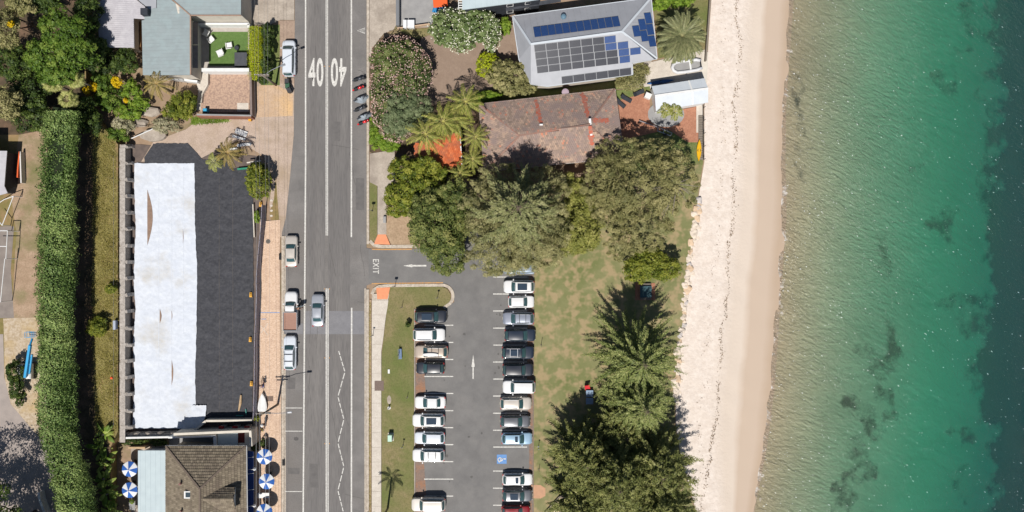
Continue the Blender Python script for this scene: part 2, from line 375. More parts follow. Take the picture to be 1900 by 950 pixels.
bp = n.new('ShaderNodeBump'); bp.inputs['Strength'].default_value = 1.0; bp.inputs['Distance'].default_value = .42; l.new(wv, bp.inputs['Height'])
body = n.new('ShaderNodeBsdfDiffuse'); l.new(bp.outputs[0], body.inputs['Normal'])
l.new(ramp(n, l, math_(n, l, 'DIVIDE', d, 6.0), [(0, A(172, 174, 150)), (.12, A(140, 172, 136)), (.30, A(72, 158, 122)), (.55, A(8, 106, 104)), (1, A(2, 62, 78))]), body.inputs[0])
op = math_(n, l, 'SUBTRACT', 1.0, math_(n, l, 'POWER', math.exp(-.34), d))
op = math_(n, l, 'MINIMUM', math_(n, l, 'ADD', math_(n, l, 'MULTIPLY', op, .42), .05), .48)
# thin broken foam right at the edge of the water
fo = math_(n, l, 'SUBTRACT', noise(n, l, pos, .9, 6, .7), math_(n, l, 'MULTIPLY', d0, 2.6))
foam_glint = n.new('ShaderNodeBsdfDiffuse'); foam_glint.inputs[0].default_value = A(238, 232, 224)
mx = n.new('ShaderNodeMixShader'); l.new(op, mx.inputs[0]); l.new(tr.outputs[0], mx.inputs[1]); l.new(body.outputs[0], mx.inputs[2])
gl = n.new('ShaderNodeBsdfGlossy'); gl.inputs['Roughness'].default_value = .12; l.new(bp.outputs[0], gl.inputs['Normal'])
fr = n.new('ShaderNodeFresnel'); fr.inputs[0].default_value = 1.33; l.new(bp.outputs[0], fr.inputs['Normal'])
mg = n.new('ShaderNodeMixShader'); l.new(fr.outputs[0], mg.inputs[0]); l.new(mx.outputs[0], mg.inputs[1]); l.new(gl.outputs[0], mg.inputs[2])
mf = n.new('ShaderNodeMixShader'); l.new(ramp(n, l, fo, [(.47, (0, 0, 0, 1)), (.60, (.8, .8, .8, 1))]), mf.inputs[0]); l.new(mg.outputs[0], mf.inputs[1]); l.new(foam_glint.outputs[0], mf.inputs[2])
l.new(mf.outputs[0], n['Material Output'].inputs[0])
link('sea', np_mesh('sea', V, F, dep), m, kind='structure')

# sun glints on the wavelets, added as small bright scraps of mesh
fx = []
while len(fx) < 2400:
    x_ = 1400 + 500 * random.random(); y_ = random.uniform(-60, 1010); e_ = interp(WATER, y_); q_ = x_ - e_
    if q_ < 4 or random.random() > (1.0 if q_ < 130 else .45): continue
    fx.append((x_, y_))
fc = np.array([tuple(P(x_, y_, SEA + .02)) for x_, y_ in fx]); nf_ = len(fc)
M['foam_glint'] = mat('foam_glint', A(244, 246, 242), A(232, 236, 232), 2, .6)
fo_ = link('glint_flecks', leaf_mesh('glint_flecks', fc, np.tile((0., 0., 1.), (nf_, 1)) + rng.normal(size=(nf_, 3)) * .12, np.minimum(.32, rng.gamma(1.3, .07, nf_) + .03), .32, rng.random(nf_), np.tile((.8, -.55, 0.), (nf_, 1))), M['foam_glint'], kind='stuff')
tag(fo_, 'tiny bright flecks added as sun glints on the water', 'foam_glint', kind='stuff')
def blob(cx, cy, rx, ry, n=22, j=.18, seed=1):
    r_ = random.Random(seed); return [(cx + rx * (1 + r_.uniform(-j, j)) * math.cos(2 * math.pi * k / n), cy + ry * (1 + r_.uniform(-j, j)) * math.sin(2 * math.pi * k / n)) for k in range(n)]
# ================================================================ road and pavements
road = sheet('road', [(547, -900), (680, -900), (680, 0), (680, 460), (690, 462), (690, 526), (680, 530), (679, 950), (679, 1800), (523, 1800), (523, 430), (530, 405), (538, 330), (545, 250), (547, 100)], 0.0, M['asphalt'])
for x0, x1 in ((570, 604), (609, 650)):
    sheet('lane_surface', [(x0, -900), (x1, -900), (x1 - 1, 1800), (x0 - 1, 1800)], .004, M['lane'], road)
sheet('resurfaced_patch', [(566, 577), (680, 577), (680, 620), (564, 620)], .008, M['patch'], road)
sheet('resurfaced_patch', [(526, 600), (562, 600), (562, 620), (526, 620)], .008, M['patch'], road)
def line(name, pts, w, z=.014, m='paint', par=None): return sheet(name, strip_pts(pts, w), z, M[m], par or road)
line('edge_line', [(568, -900), (567, 0), (567, 300), (565, 600), (562.5, 960), (560, 1800)], 2.6)
line('edge_line', [(652, -900), (652, 0), (652, 440)], 2.6)
line('edge_line', [(652.5, 571), (652, 960), (652, 1800)], 2.6)
for dx in (-1.4, 1.4):
    line('centre_line', [(606.5 + dx, -900), (606.5 + dx, 437)], 1.5)
    line('centre_line', [(607 + dx * 1.2, 535), (607 + dx * 1.2, 1800)], 1.9)
zz = [(628, 650), (640, 690), (627, 736), (638, 778), (627, 822), (638, 866), (627, 910), (637, 950), (627, 995)]
for i in range(len(zz) - 1):
    (xa, ya), (xb, yb) = zz[i], zz[i + 1]
    cuts = [(.03, .22), (.27, .48), (.53, .74), (.79, .97)] if i % 2 == 0 else [(.04, .3), (.36, .62), (.68, .95)]
    for a_, b_ in cuts:
        line('zigzag_dash', [(xa + (xb - xa) * a_, ya + (yb - ya) * a_), (xa + (xb - xa) * b_, ya + (yb - ya) * b_)], 1.7)
for y in (757, 800): line('parking_tick', [(529, y), (561, y)], 1.4)
line('parking_tick', [(529, 912), (561, 912)], 1.3)
def text_part(txt, name, cx, cy, w, h, rot, m, par, z=.016):
    """painted lettering: the glyphs as a flat mesh, w by h photo pixels"""
    cu = bpy.data.curves.new('glyph', 'FONT'); cu.body = txt; cu.space_character = 1.12; cu.offset = .022 if txt == '40' else .008
    o = bpy.data.objects.new('glyph', cu); COL.objects.link(o)
    bpy.context.view_layer.update(); dg = bpy.context.evaluated_depsgraph_get()
    me = bpy.data.meshes.new_from_object(o.evaluated_get(dg)); bpy.data.objects.remove(o)
    co = np.array([v.co[:] for v in me.vertices]); lo = co.min(0); hi = co.max(0)
    q = (co - (lo + hi) / 2) / np.maximum(hi - lo, 1e-6)
    x = q[:, 0] * w / S; y = q[:, 1] * h / S; ca, sa = math.cos(R(rot)), math.sin(R(rot)); c = P(cx, cy, z)
    for v, a_, b_ in zip(me.vertices, x, y): v.co = (c.x + a_ * ca - b_ * sa, c.y + a_ * sa + b_ * ca, z)
    return link(name, me, M[m], par)
text_part('40', 'speed_marking', 586, 134, 28, 53, 0, 'paint', road)
text_part('40', 'speed_marking', 628.5, 134, 29, 53, 180, 'paint', road)
line('chevron_mark', [(677, 52), (663, 57), (677, 62)], 1.2); line('chevron_mark', [(677, 55), (668, 57.5), (677, 60)], 1.0)
for x, y in ((606.5, 123), (607, 536), (607, 664), (607, 823)):
    for dx in (-4.5, 4.5):
        p = P(x + dx, y); MB().box((p.x, p.y, .02), (.12, .12, .03)).build('road_marker', M['orange_paint'], road)
sheet('oil_stain', blob(549, 814, 4.5, 3.6, 16, .2, 5), .006, mat('oil_stain', A(98, 95, 94), A(86, 84, 84), 3, .8), road)

carpark = sheet('car_park', [(684, 462), (763, 462), (860, 455), (870, 430), (1000, 430), (997, 500), (990, 540), (988, 1800), (770, 1800), (770, 574), (825, 574), (843, 560), (841, 540), (825, 526), (684, 526)], .018, M['park_asphalt'])
sheet('leaf_litter_strip', [(771, 590), (790, 592), (788, 700), (792, 760), (786, 850), (793, 950), (790, 1100), (771, 1100)], .022, M['brownbay'], carpark)
sheet('leaf_litter_strip', [(981, 512), (990, 510), (987, 1100), (979, 1100), (982, 850), (978, 700)], .022, M['brownbay'], carpark)
for y in (603.5, 635.3, 667, 698.5, 730, 762, 793.5, 825, 856.5, 889, 920.5, 952):
    line('bay_line', [(787, y), (841, y)], 1.8, .026, par=carpark)
for y in (514, 545.5, 577, 608.8, 640.3, 671.7, 703.3, 734.8, 766.7, 798.3, 829.5, 874, 905.8, 937.4, 969):
    line('bay_line', [(915, y), (978, y)], 1.8, .026, par=carpark)
sheet('arrow', [(878, 658), (881, 680), (879, 681), (879, 703), (876.7, 703), (876.7, 681), (874.8, 680)], .026, M['paint'], carpark)
sheet('arrow', [(748, 493), (764, 490.5), (766, 491.5), (791, 491.5), (791, 494.5), (766, 494.5), (764, 496)], .026, M['paint'], carpark)
text_part('EXIT', 'exit_lettering', 697.5, 494.5, 27, 11, -90, 'paint', carpark, .026)
bs = sheet('disabled_bay_panel', [(922, 843.5), (940, 843.5), (940, 860.5), (922, 860.5)], .026, M['blue_paint'], carpark)
wm = MB()
def ringpx(cx, cy, r0, r1, a0, a1, z, n=14):
    for i in range(n):
        q = [R(a0 + (a1 - a0) * (i + k) / n) for k in (0, 1)]
        wm.poly([P(cx + r * math.cos(t), cy - r * math.sin(t), z) for r, t in ((r0, q[0]), (r1, q[0]), (r1, q[1]), (r0, q[1]))])
ringpx(927.5, 853, 2.6, 4.2, 60, 360, .030)
for pl in ([(936, 850.2)], ): ringpx(937, 851.5, 0.01, 1.5, 0, 360, .030, 10)
for a_, b_, w_ in (((935, 851.5), (929, 850.5), 1.5), ((929.5, 850.5), (928.5, 856), 1.5), ((932.5, 850.8), (932, 855), 1.2), ((928.5, 856), (925.5, 858), 1.3)):
    wm.poly([P(x, y, .032) for x, y in strip_pts([a_, b_], w_)])
wm.build('wheelchair_symbol', M['paint'], carpark)

# wear: oil drips in the bays, crack seals and small repairs on the road
M['oil'] = mat('oil_drip', A(104, 102, 100), A(92, 90, 89), 3, .8); M['sealant'] = mat('crack_seal', A(98, 95, 93), A(84, 82, 80), 3, .8); M['repair'] = mat('asphalt_repair', A(116, 113, 111), A(104, 101, 100), 1.5, .9, .2, 30)
ro = random.Random(5)
for k in range(26):
    x_ = ro.choice((ro.uniform(808, 838), ro.uniform(918, 945), ro.uniform(850, 905))); y_ = ro.uniform(540, 945); r_ = ro.uniform(.8, 2.4)
    sheet('oil_drip', blob(x_, y_, r_, r_ * ro.uniform(.7, 1.4), 12, .3, k), .0235 + k * .00005, M['oil'], carpark)
for k in range(13):
    x_, y_ = ro.uniform(572, 672), ro.uniform(0, 940); c_ = [(x_, y_)]; dx_, dy_ = ro.choice(((0, 1), (1, .15), (.2, 1)))
    for j_ in range(7): c_.append((c_[-1][0] + dx_ * 7 + ro.uniform(-1.3, 1.3), c_[-1][1] + dy_ * 9 + ro.uniform(-1.2, 1.2)))
    c_ = [(min(676, q_[0]), q_[1]) for q_ in c_]
    if c_[-1][0] - c_[-2][0] == 0 and c_[-1][1] == c_[-2][1]: continue
    sheet('crack_seal', strip_pts(c_, .55), .0105 + k * .0001, M['sealant'], road)
for x0, y0, x1, y1 in ((615, 225, 632, 262), (533, 700, 548, 722), (660, 330, 676, 390), (574, 860, 590, 905), (534, 868, 556, 880)):
    sheet('road_repair', [(x0, y0), (x1, y0 + 1), (x1 - .5, y1), (x0, y1 - .7)], .0095, M['repair'], road)
# kerbs, gutters, edging (real steps)
sheet('kerb', strip_pts([(682.5, -900), (682.5, 453)], 4.5), .11, M['kerb'], thick=.12)
sheet('kerb', strip_pts([(682, 537), (682, 1800)], 5), .11, M['kerb'], thick=.12)
sheet('kerb', strip_pts([(524.5, 438), (524.5, 1800)], 4.5), .12, M['kerb'], thick=.13)
sheet('kerb', strip_pts([(686, 447), (694, 455), (708, 457.5), (735, 457.5), (775, 457)], 6), .12, M['kerb'], thick=.13)
arc = [(690, 546), (694, 537), (703, 531.5), (720, 530), (820, 529)] + [(821 + 19.5 * math.sin(R(a)), 549 - 20 * math.cos(R(a))) for a in range(10, 150, 14)] + [(823, 571.5)]
sheet('kerb', strip_pts(arc, 5.5), .12, M['kerb'], thick=.13)
line('kerb_edge_paint', [(690, 462.5), (708, 463), (764, 462.5)], 1.8, .026, 'orange_paint', carpark)
line('kerb_edge_paint', [(690, 526.2), (822, 524.5)], 1.8, .026, 'orange_paint', carpark)
sheet('timber_edging', strip_pts([(769.3, 574), (769.3, 1800)], 1.6), .13, M['old_concrete'], thick=.14)
sheet('timber_edging', strip_pts([(989.5, 505), (988.2, 1800)], 1.6), .13, M['timber'], thick=.14)
# verges and lawns
verge = sheet('verge_lawn', [(724, 532.5), (820, 532), (830, 536), (836, 546), (836, 556), (830, 565), (822, 569), (768, 572), (768, 1800), (708, 1800), (708, 660), (712, 625), (716, 590), (720, 558)], .10, M['lawn'], thick=.11)
sheet('verge_lawn', [(685.5, 335), (700, 345), (700, 436), (692, 450), (686, 446)], .10, M['lawn'], thick=.11)
sheet('verge_lawn', [(717, 395), (780, 395), (780, 454), (726, 454), (717, 436)], .10, M['baresoil'], thick=.11)
sheet('verge_strip', [(685.5, 556), (689, 556), (689, 1800), (685.5, 1800)], .10, M['baresoil'], thick=.11)
lawn = sheet('park_lawn', [(991, 505), (1000, 432), (1040, 395), (1150, 300), (1305, 262), (1305, 300), (1293, 372), (1288, 420), (1280, 470), (1272, 530), (1266, 600), (1258, 650), (1252, 720), (1252, 790), (1262, 850), (1290, 950), (1300, 1050), (1310, 1800), (990, 1800)], .06, M['parklawn'], thick=.12)
# footpath on the car-park side, slab by slab
path = tag(sheet('footpath', [(690, 545), (723, 545), (719, 560), (715.5, 590), (711.5, 625), (707.5, 652), (707, 1800), (689.5, 1800)], .09, M['kerb'], thick=.1))
LE = [(690, 535), (689.5, 600), (689.5, 1800)]; RE = [(721, 556), (718.5, 575), (715.5, 590), (711.5, 625), (707.5, 652), (707, 1800)]
y = 557.0
while y < 980:
    y2 = y + 27.3
    ptsx = [(interp(LE, q) + .3, q) for q in (y + .25, (y + y2) / 2, y2 - .25)] + [(interp(RE, q) - .3, q) for q in (y2 - .25, (y + y2) / 2, y + .25)]
    sheet('slab', ptsx, .118, M['concrete'], path, thick=.03); y = y2
sheet('tactile_ramp', [(698, 534), (724, 533), (719, 555), (700, 555)], .125, M['ramp'], path, thick=.03)
sheet('drain_grate', [(695, 706.5), (712, 706.5), (712, 725), (695, 725)], .126, mat('grate', A(140, 122, 112), A(110, 96, 90), 8, .9), path, thick=.03)
path2 = sheet('footpath', [(686, 285), (732, 278), (733, 330), (717, 352), (717, 436), (700.5, 436), (700.5, 345), (686, 338)], .105, M['old_concrete'], thick=.11)
for i in range(3): sheet('slab', [(701, 352 + i * 28.2), (716.5, 352 + i * 28.2), (716.5, 379.6 + i * 28.2), (701, 379.6 + i * 28.2)], .122, M['old_concrete'], path2, thick=.03)
sheet('tactile_ramp', [(701, 435), (716, 435), (724, 454), (694, 453)], .125, M['ramp'], path2, thick=.03)
sheet('driveway', [(685.5, -300), (737, -300), (736, 45), (730, 55), (712, 62), (690, 90), (685.5, 130)], .09, M['old_concrete'], thick=.1)
sheet('driveway', [(741, -300), (800, -300), (805, 40), (795, 50), (742, 52)], .085, M['greydrive'], thick=.1)
sheet('yard', [(784, 60), (960, 40), (965, 110), (985, 155), (885, 175), (780, 200), (775, 100)], .04, M['brownyard'], thick=.08)
sheet('yard', [(742, 55), (795, 52), (800, 64), (775, 72), (750, 62)], .07, M['lawn'], thick=.1)
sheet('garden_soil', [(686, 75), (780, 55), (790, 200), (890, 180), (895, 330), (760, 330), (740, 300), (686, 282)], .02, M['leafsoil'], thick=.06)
# left-hand side of the road
sheet('dirt_shoulder', [(468, 150), (516, 150), (546, 150), (545, 250), (538, 330), (530, 405), (523, 432), (523, 440), (508, 440), (508, 412), (500, 380), (505, 330), (490, 290), (440, 260), (360, 300), (300, 300), (262, 300), (285, 262), (345, 240), (372, 219), (466, 219)], .03, M['palegravel'], thick=.06)
sheet('dirt_shoulder', [(469, 165), (500, 150), (544, 175), (543, 215), (470, 218)], .036, M['sandydirt'], thick=.03)
sheet('dirt_shoulder', [(519, 38), (547, 38), (546, 155), (519, 155)], .034, mat('brown_verge', A(182, 160, 142), A(164, 142, 126), 1., .95, .3, 10, grain=A(140, 122, 108), gscale=5, gamt=.5), thick=.06)
sheet('driveway', [(464, -300), (546, -300), (546, 37), (520, 37), (500, 46), (464, 46)], .05, M['old_concrete'], thick=.08)
sheet('verge_lawn', [(484, 46), (519, 46), (519, 158), (484, 158)], .06, M['shadegrass'], thick=.09)
sheet('weedy_verge', [(500, 395), (508, 370), (512, 330), (520, 440), (510, 440)], .045, M['drygrass'], thick=.06)
pav = sheet('footpath', [(482, 411), (520, 408), (520, 432), (519, 470), (520.5, 600), (521.5, 800), (521.5, 1800), (470, 1800), (470, 780), (482, 600)], .10, M['paver'], thick=.11)
# paver courses: proud bricks, row after row
V = []; tn = []
c0 = P(470, 410, .10)
for j in range(0, 1130, 1):
    y_ = 411 + j * .62 * 1.26 * 1.3
    if y_ > 960: break
    xl = interp([(482.5, 411), (482, 600), (476, 700), (470, 780), (470, 1800)], y_); xr = interp([(519, 411), (518.5, 470), (520, 600), (521, 800), (521, 1800)], y_)
    x = xl - (j % 2) * 1.3
    while x < xr:
        xa = max(x + .12, xl); xb = min(x + 2.5, xr)
        if xb - xa > .4:
            z = .106 + random.uniform(0, .006); q = [P(xa, y_, z), P(xb, y_, z), P(xb, y_ + .9, z), P(xa, y_ + .9, z)]
            V += [tuple(k) for k in q[::-1]]; tn += [random.random()] * 4
        x += 2.6
M['pavertone'] = tonemat('paver_blocks', [(0, A(206, 176, 150)), (.5, A(224, 194, 168)), (1, A(236, 208, 184))], .9, dirt=A(196, 166, 146), dscale=.35, dth=.62)
link('paver_blocks', np_mesh('paver_blocks', np.array(V), np.arange(len(V)).reshape(-1, 4), np.array(tn)), M['pavertone'], pav, kind='stuff')
sheet('drain_cover', [(494.5, 735), (507, 735), (507, 744.5), (494.5, 744.5)], .125, mat('cover_brown', A(132, 112, 100), A(112, 96, 86), 6, .9), pav, thick=.02)
MB().lathe([(.34, .11), (.34, .125), (.28, .128)], P(498, 448), 16).build('manhole_cover', mat('cover_dark', A(110, 104, 98), A(92, 88, 84), 6, .8), pav)
for a_, b_ in (((476, 580), (519, 580)), ((485, 592), (494, 592))):
    sheet('survey_mark', strip_pts([a_, b_], 1.1), .118, M['blue_paint'], pav)
for a_, b_ in (((484, 604), (497, 622)), ((497, 600), (484, 618))):
    sheet('survey_mark', strip_pts([a_, b_], .7), .118, M['paint'], pav)
for k in range(8):
    x, y = 503.5, 372 + k * 9.5
    if y < 405: sheet('stepping_stone', blob(x, y, 2.6, 2.2, 8, .15, k), .075, M['concrete'], thick=.05)
# kerb-side gutter of the left parking lane
sheet('gutter', strip_pts([(528.5, 438), (528.5, 1800)], 3.2), .006, M['kerb'])
sheet('gutter', strip_pts([(677.5, 535), (677.5, 1800)], 2.5), .012, M['kerb'])
for x, y in ((526, 858), (520, 476)):
    sheet('storm_drain', [(x - 2.5, y - 6), (x + 2.5, y - 6), (x + 2.5, y + 6), (x - 2.5, y + 6)], .126, M['dark'], thick=.01)
# terrace behind the retaining wall, left
TZ = 1.8
terr = sheet('terrace', [(-3000, -900), (150, -900), (160, 200), (219, 268), (219, 800), (205, 830), (205, 1800), (-3000, 1800)], TZ, M['drygrass'], thick=1.9)
def tsheet(name, pts, m, dz=.01, kind='structure'): return sheet(name, pts, TZ + dz, m, kind=kind)
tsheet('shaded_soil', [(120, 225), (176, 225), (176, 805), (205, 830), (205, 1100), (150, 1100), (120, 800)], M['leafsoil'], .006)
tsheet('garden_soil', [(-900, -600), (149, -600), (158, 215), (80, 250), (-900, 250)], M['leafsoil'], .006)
tsheet('dirt_path', [(35, 250), (90, 240), (90, 590), (22, 590), (30, 430), (20, 360)], mat('tan_dirt', A(186, 160, 136), A(164, 138, 114), .9, .95, .4, 9, patch=A(122, 122, 78), pscale=.22, pth=.53, grain=A(140, 122, 98), gscale=5, gamt=.5), .010)
tsheet('court', [(-900, 420), (26, 420), (20, 500), (26, 590), (-900, 600)], mat('court_grey', A(150, 140, 132), A(134, 124, 118), 1, .9), .014)
tsheet('paved_court', [(6, 591), (100, 588), (100, 830), (62, 800), (14, 745), (8, 690), (8, 640)], mat('stone_paving', A(204, 188, 166), A(184, 166, 144), 3, .9, .2, 12, grain=A(168, 146, 112), gscale=3, gamt=.55, patch=A(190, 164, 118), pscale=.3, pth=.6), .012)
tsheet('court_road', [(-900, 620), (6, 620), (8, 700), (20, 750), (64, 802), (100, 835), (130, 1100), (-900, 1100)], mat('court_asphalt', A(176, 164, 156), A(158, 148, 142), .7, .9, .2, 20), .016)
# building site
site = sheet('site_soil', [(240, 268), (262, 268), (480, 290), (482, 410), (480, 600), (470, 800), (228, 800), (228, 268)], .015, mat('site_soil', A(120, 106, 98), A(98, 88, 84), 1, .95, .4, 9), thick=.06)
# yards on the beach side
sheet('yard', [(1142, 188), (1206, 170), (1206, 215), (1300, 196), (1300, 264), (1276, 264), (1240, 240), (1146, 262)], .07, M['brickpave'], thick=.1)
sheet('yard', [(1196, 118), (1308, 92), (1306, 152), (1198, 165), (1165, 160)], .05, M['concrete'], thick=.1)
sheet('yard', [(1208, -40), (1316, -60), (1314, 92), (1222, 108)], .045, M['turf'] if False else M['lawn'], thick=.1)
sheet('yard', [(960, 158), (1175, 138), (1196, 160), (1140, 166), (890, 194), (885, 178)], .042, M['shadegrass'], thick=.1)
sheet('yard', [(1140, 168), (1206, 160), (1206, 172), (1143, 188)], .056, M['shadegrass'], thick=.1)
sheet('yard', [(1146, 258), (1240, 238), (1280, 262), (1304, 262), (1304, 305), (1150, 320)], .066, M['shadegrass'], thick=.1)
sheet('lookout_apron', [(986, 900), (1003, 900), (1012, 906), (1012, 920), (1003, 925), (988, 924)], .075, mat('worn_terracotta', A(206, 160, 128), A(190, 150, 122), 1.5, .9, .2, 12), thick=.05)
sheet('sand_pit', [(1013, 950), (1040, 922), (1100, 918), (1100, 1200), (1013, 1200)], .075, mat('pit_sand', A(226, 206, 178), A(208, 188, 160), 1, .95, .3), thick=.05)
b_ = MB()
for a_, c_ in (((1011, 952), (1038, 922)), ((1038, 922), (1068, 916))): b_.bar(P(*a_, .2), P(*c_, .2), .25, .35)
tag(b_.build('timber_edge', M['timber']), 'weathered timber edge of the sand patch below the big pines', 'edging')
# ================================================================ buildings
def ray_plane(px, py, p0, nrm):
    """point of a roof plane that stands behind a photo pixel: the pixel's sight line cut with the plane"""
    c = Vector((0, 0, H)); d = P(px, py, 0) - c; return c + d * ((Vector(p0) - c).dot(nrm) / d.dot(nrm))
def plane_of(pts):
    a, b_, c = Vector(pts[0]), Vector(pts[1]), Vector(pts[2]); nn = (b_ - a).cross(c - a).normalized()
    return nn if nn.z > 0 else -nn
def inpoly(q, poly):
    x, y = q; r = False; j = len(poly) - 1
    for i in range(len(poly)):
        (xi, yi), (xj, yj) = poly[i], poly[j]
        if (yi > y) != (yj > y) and x < (xj - xi) * (y - yi) / (yj - yi) + xi: r = not r
        j = i
    return r
def frame_of(pts):
    nn = plane_of(pts); u = Vector((0, 0, 1)).cross(nn)
    if u.length < 1e-3: u = Vector((1, 0, 0))
    u.normalize(); v = nn.cross(u); o = Vector(pts[0]); return o, u, v, nn
def tiles(planes, tw, tl, m, parent, name='roof_tiles', lift=.085):
    V = []; tn = []; org = root_loc(parent)
    for pts in planes:
        o, u, v, nn = frame_of(pts); uv = [((Vector(p) - o).dot(u), (Vector(p) - o).dot(v)) for p in pts]
        u0, u1 = min(a for a, _ in uv), max(a for a, _ in uv); v0, v1 = min(c for _, c in uv), max(c for _, c in uv)
        r = 0; y = v0
        while y < v1:
            x = u0 - (r % 2) * tw * .5
            while x < u1:
                if inpoly((x + tw / 2, y + tl * .5), uv):
                    j = random.uniform(-.012, .012); e = random.uniform(0, .02)
                    for (a, c, hh) in ((x + .01, y - .02, lift + e), (x + tw - .01, y - .02, lift + e + j), (x + tw - .01, y + tl + .02, .012), (x + .01, y + tl + .02, .012)):
                        V.append(o + u * a + v * c + nn * hh - org)
                    tn += [random.random()] * 4
                x += tw
            y += tl; r += 1
    return link(name, np_mesh(name, np.array([tuple(k) for k in V]), np.arange(len(V)).reshape(-1, 4), np.array(tn)), m, parent, kind='stuff')
def ribs(pts, gap, m, parent, name='roof_rib', hgt=.035, wid=.05, along='v'):
    o, u, v, nn = frame_of(pts)
    if along == 'u': u, v = v, u
    uv = [((Vector(p) - o).dot(u), (Vector(p) - o).dot(v)) for p in pts]; b_ = MB()
    x = min(a for a, _ in uv) + gap * .5
    while x < max(a for a, _ in uv):
        hits = []
        for i in range(len(uv)):
            (xa, ya), (xb, yb) = uv[i], uv[(i + 1) % len(uv)]
            if (xa > x) != (xb > x): hits.append(ya + (yb - ya) * (x - xa) / (xb - xa))
        hits.sort()
        for k in range(0, len(hits) - 1, 2):
            a = o + u * x + v * (hits[k] + .04) + nn * hgt * .5; c = o + u * x + v * (hits[k + 1] - .04) + nn * hgt * .5
            if (c - a).length > .2: b_.bar(a, c, wid, hgt)
        x += gap
    if b_.v: b_.build(name, m, parent, kind='stuff')
def slab3(pts, t=.16):
    """roof plane as a slab with thickness downwards"""
    b_ = MB(); n_ = len(pts); pts = [Vector(p) for p in pts]
    nn = (pts[1] - pts[0]).cross(pts[2] - pts[0])
    if nn.z < 0: pts = pts[::-1]
    low = [p - Vector((0, 0, t)) for p in pts]
    b_.add(pts + low, [tuple(range(n_)), tuple(range(n_, 2 * n_))[::-1]] + [(i, n_ + i, n_ + (i + 1) % n_, (i + 1) % n_) for i in range(n_)])
    return b_
def gutter(pts, m, parent, name='gutter'):
    b_ = MB()
    for a, c in zip(pts[:-1], pts[1:]): b_.bar(Vector(a) + Vector((0, 0, -.05)), Vector(c) + Vector((0, 0, -.05)), .15, .12)
    return b_.build(name, m, parent)
def walls(pts, z0, z1, m, parent, inset=.0, name='wall'):
    c = sum((Vector(p[:2]) for p in pts), Vector((0, 0))) / len(pts)
    q = []
    for p in pts:
        d = Vector(p[:2]) - c; q.append(tuple(c + d * (1 - inset / d.length)))
    MB().prism(q, z0, z1).build(name, m, parent); return q
def window(a, b_, z0, z1, parent, frame, out=.06, name='window'):
    """window on the wall line a-b: frame and recessed pane"""
    a = Vector((a[0], a[1], 0)); b_ = Vector((b_[0], b_[1], 0)); t = (b_ - a).normalized(); nn = Vector((t.y, -t.x, 0)); L = (b_ - a).length
    f = MB(); zc = (z0 + z1) / 2; mid = (a + b_) / 2
    for k in (0, L): p = a + t * k; f.bar((p + nn * out) + Vector((0, 0, z0)), (p + nn * out) + Vector((0, 0, z1)), .09, .09)
    for z in (z0, z1): f.bar(a + nn * out + Vector((0, 0, z)), b_ + nn * out + Vector((0, 0, z)), .09, .09)
    w = f.build(name, frame, parent)
    org = root_loc(parent)
    q = [a + nn * out * .6 + Vector((0, 0, z0)), b_ + nn * out * .6 + Vector((0, 0, z0)), b_ + nn * out * .6 + Vector((0, 0, z1)), a + nn * out * .6 + Vector((0, 0, z1))]
    link('pane', MB().poly(q).mesh('pane', False, org), M['glass'], w); return w
M['glass'] = plain('window_glass', A(70, 84, 92), .08, 0, .6)
M['cream'] = mat('cream_render', A(226, 218, 204), A(208, 200, 188), 1, .9)
M['brickwall'] = mat('brick_wall', A(160, 112, 92), A(140, 98, 82), 3, .9)
M['charcoal'] = mat('charcoal_boards', A(62, 66, 74), A(50, 53, 60), 2, .7)
M['green_roof'] = mat('grey_green_steel', A(158, 169, 171), A(150, 161, 163), .6, .55, spec=.3, grain=A(162, 178, 180), gscale=.8, gamt=.5)
M['pale_roof'] = mat('pale_steel', A(204, 201, 205), A(190, 187, 192), .7, .5, spec=.35, grain=A(176, 172, 178), gscale=1.2, gamt=.4)
M['blue_roof'] = mat('pale_blue_steel', A(196, 210, 214), A(186, 200, 205), .8, .55, spec=.3)
M['grey_roof'] = mat('light_grey_steel', A(176, 178, 184), A(166, 168, 174), .7, .5, spec=.3)
M['white_roof'] = mat('white_steel', A(214, 220, 226), A(204, 211, 218), .8, .5, spec=.3)
M['lead'] = mat('grey_flashing', A(150, 140, 136), A(132, 124, 120), 2, .7)
M['browntile'] = tonemat('brown_tiles', [(0, A(112, 102, 88)), (.5, A(132, 121, 104)), (1, A(148, 136, 118))], .9, dirt=A(118, 106, 94), dscale=.6)
M['redtile'] = tonemat('red_tiles', [(0, A(142, 124, 112)), (.5, A(168, 146, 131)), (.9, A(190, 162, 142)), (1, A(204, 134, 108))], .9, dirt=A(150, 132, 126), dscale=.5, dth=.52)
M['orangetile'] = tonemat('orange_tiles', [(0, A(196, 98, 60)), (.5, A(214, 114, 70)), (1, A(228, 132, 86))], .9, dirt=A(168, 104, 78), dscale=.9, dth=.56)
M['ridge'] = mat('ridge_cap', A(128, 114, 102), A(108, 96, 86), 3, .9)
M['redridge'] = mat('red_ridge_cap', A(160, 128, 114), A(142, 116, 106), 3, .9, patch=A(190, 116, 94), pscale=1, pth=.62)
M['underlay'] = mat('roof_underlay', A(92, 80, 72), A(82, 72, 64), 2, .95)

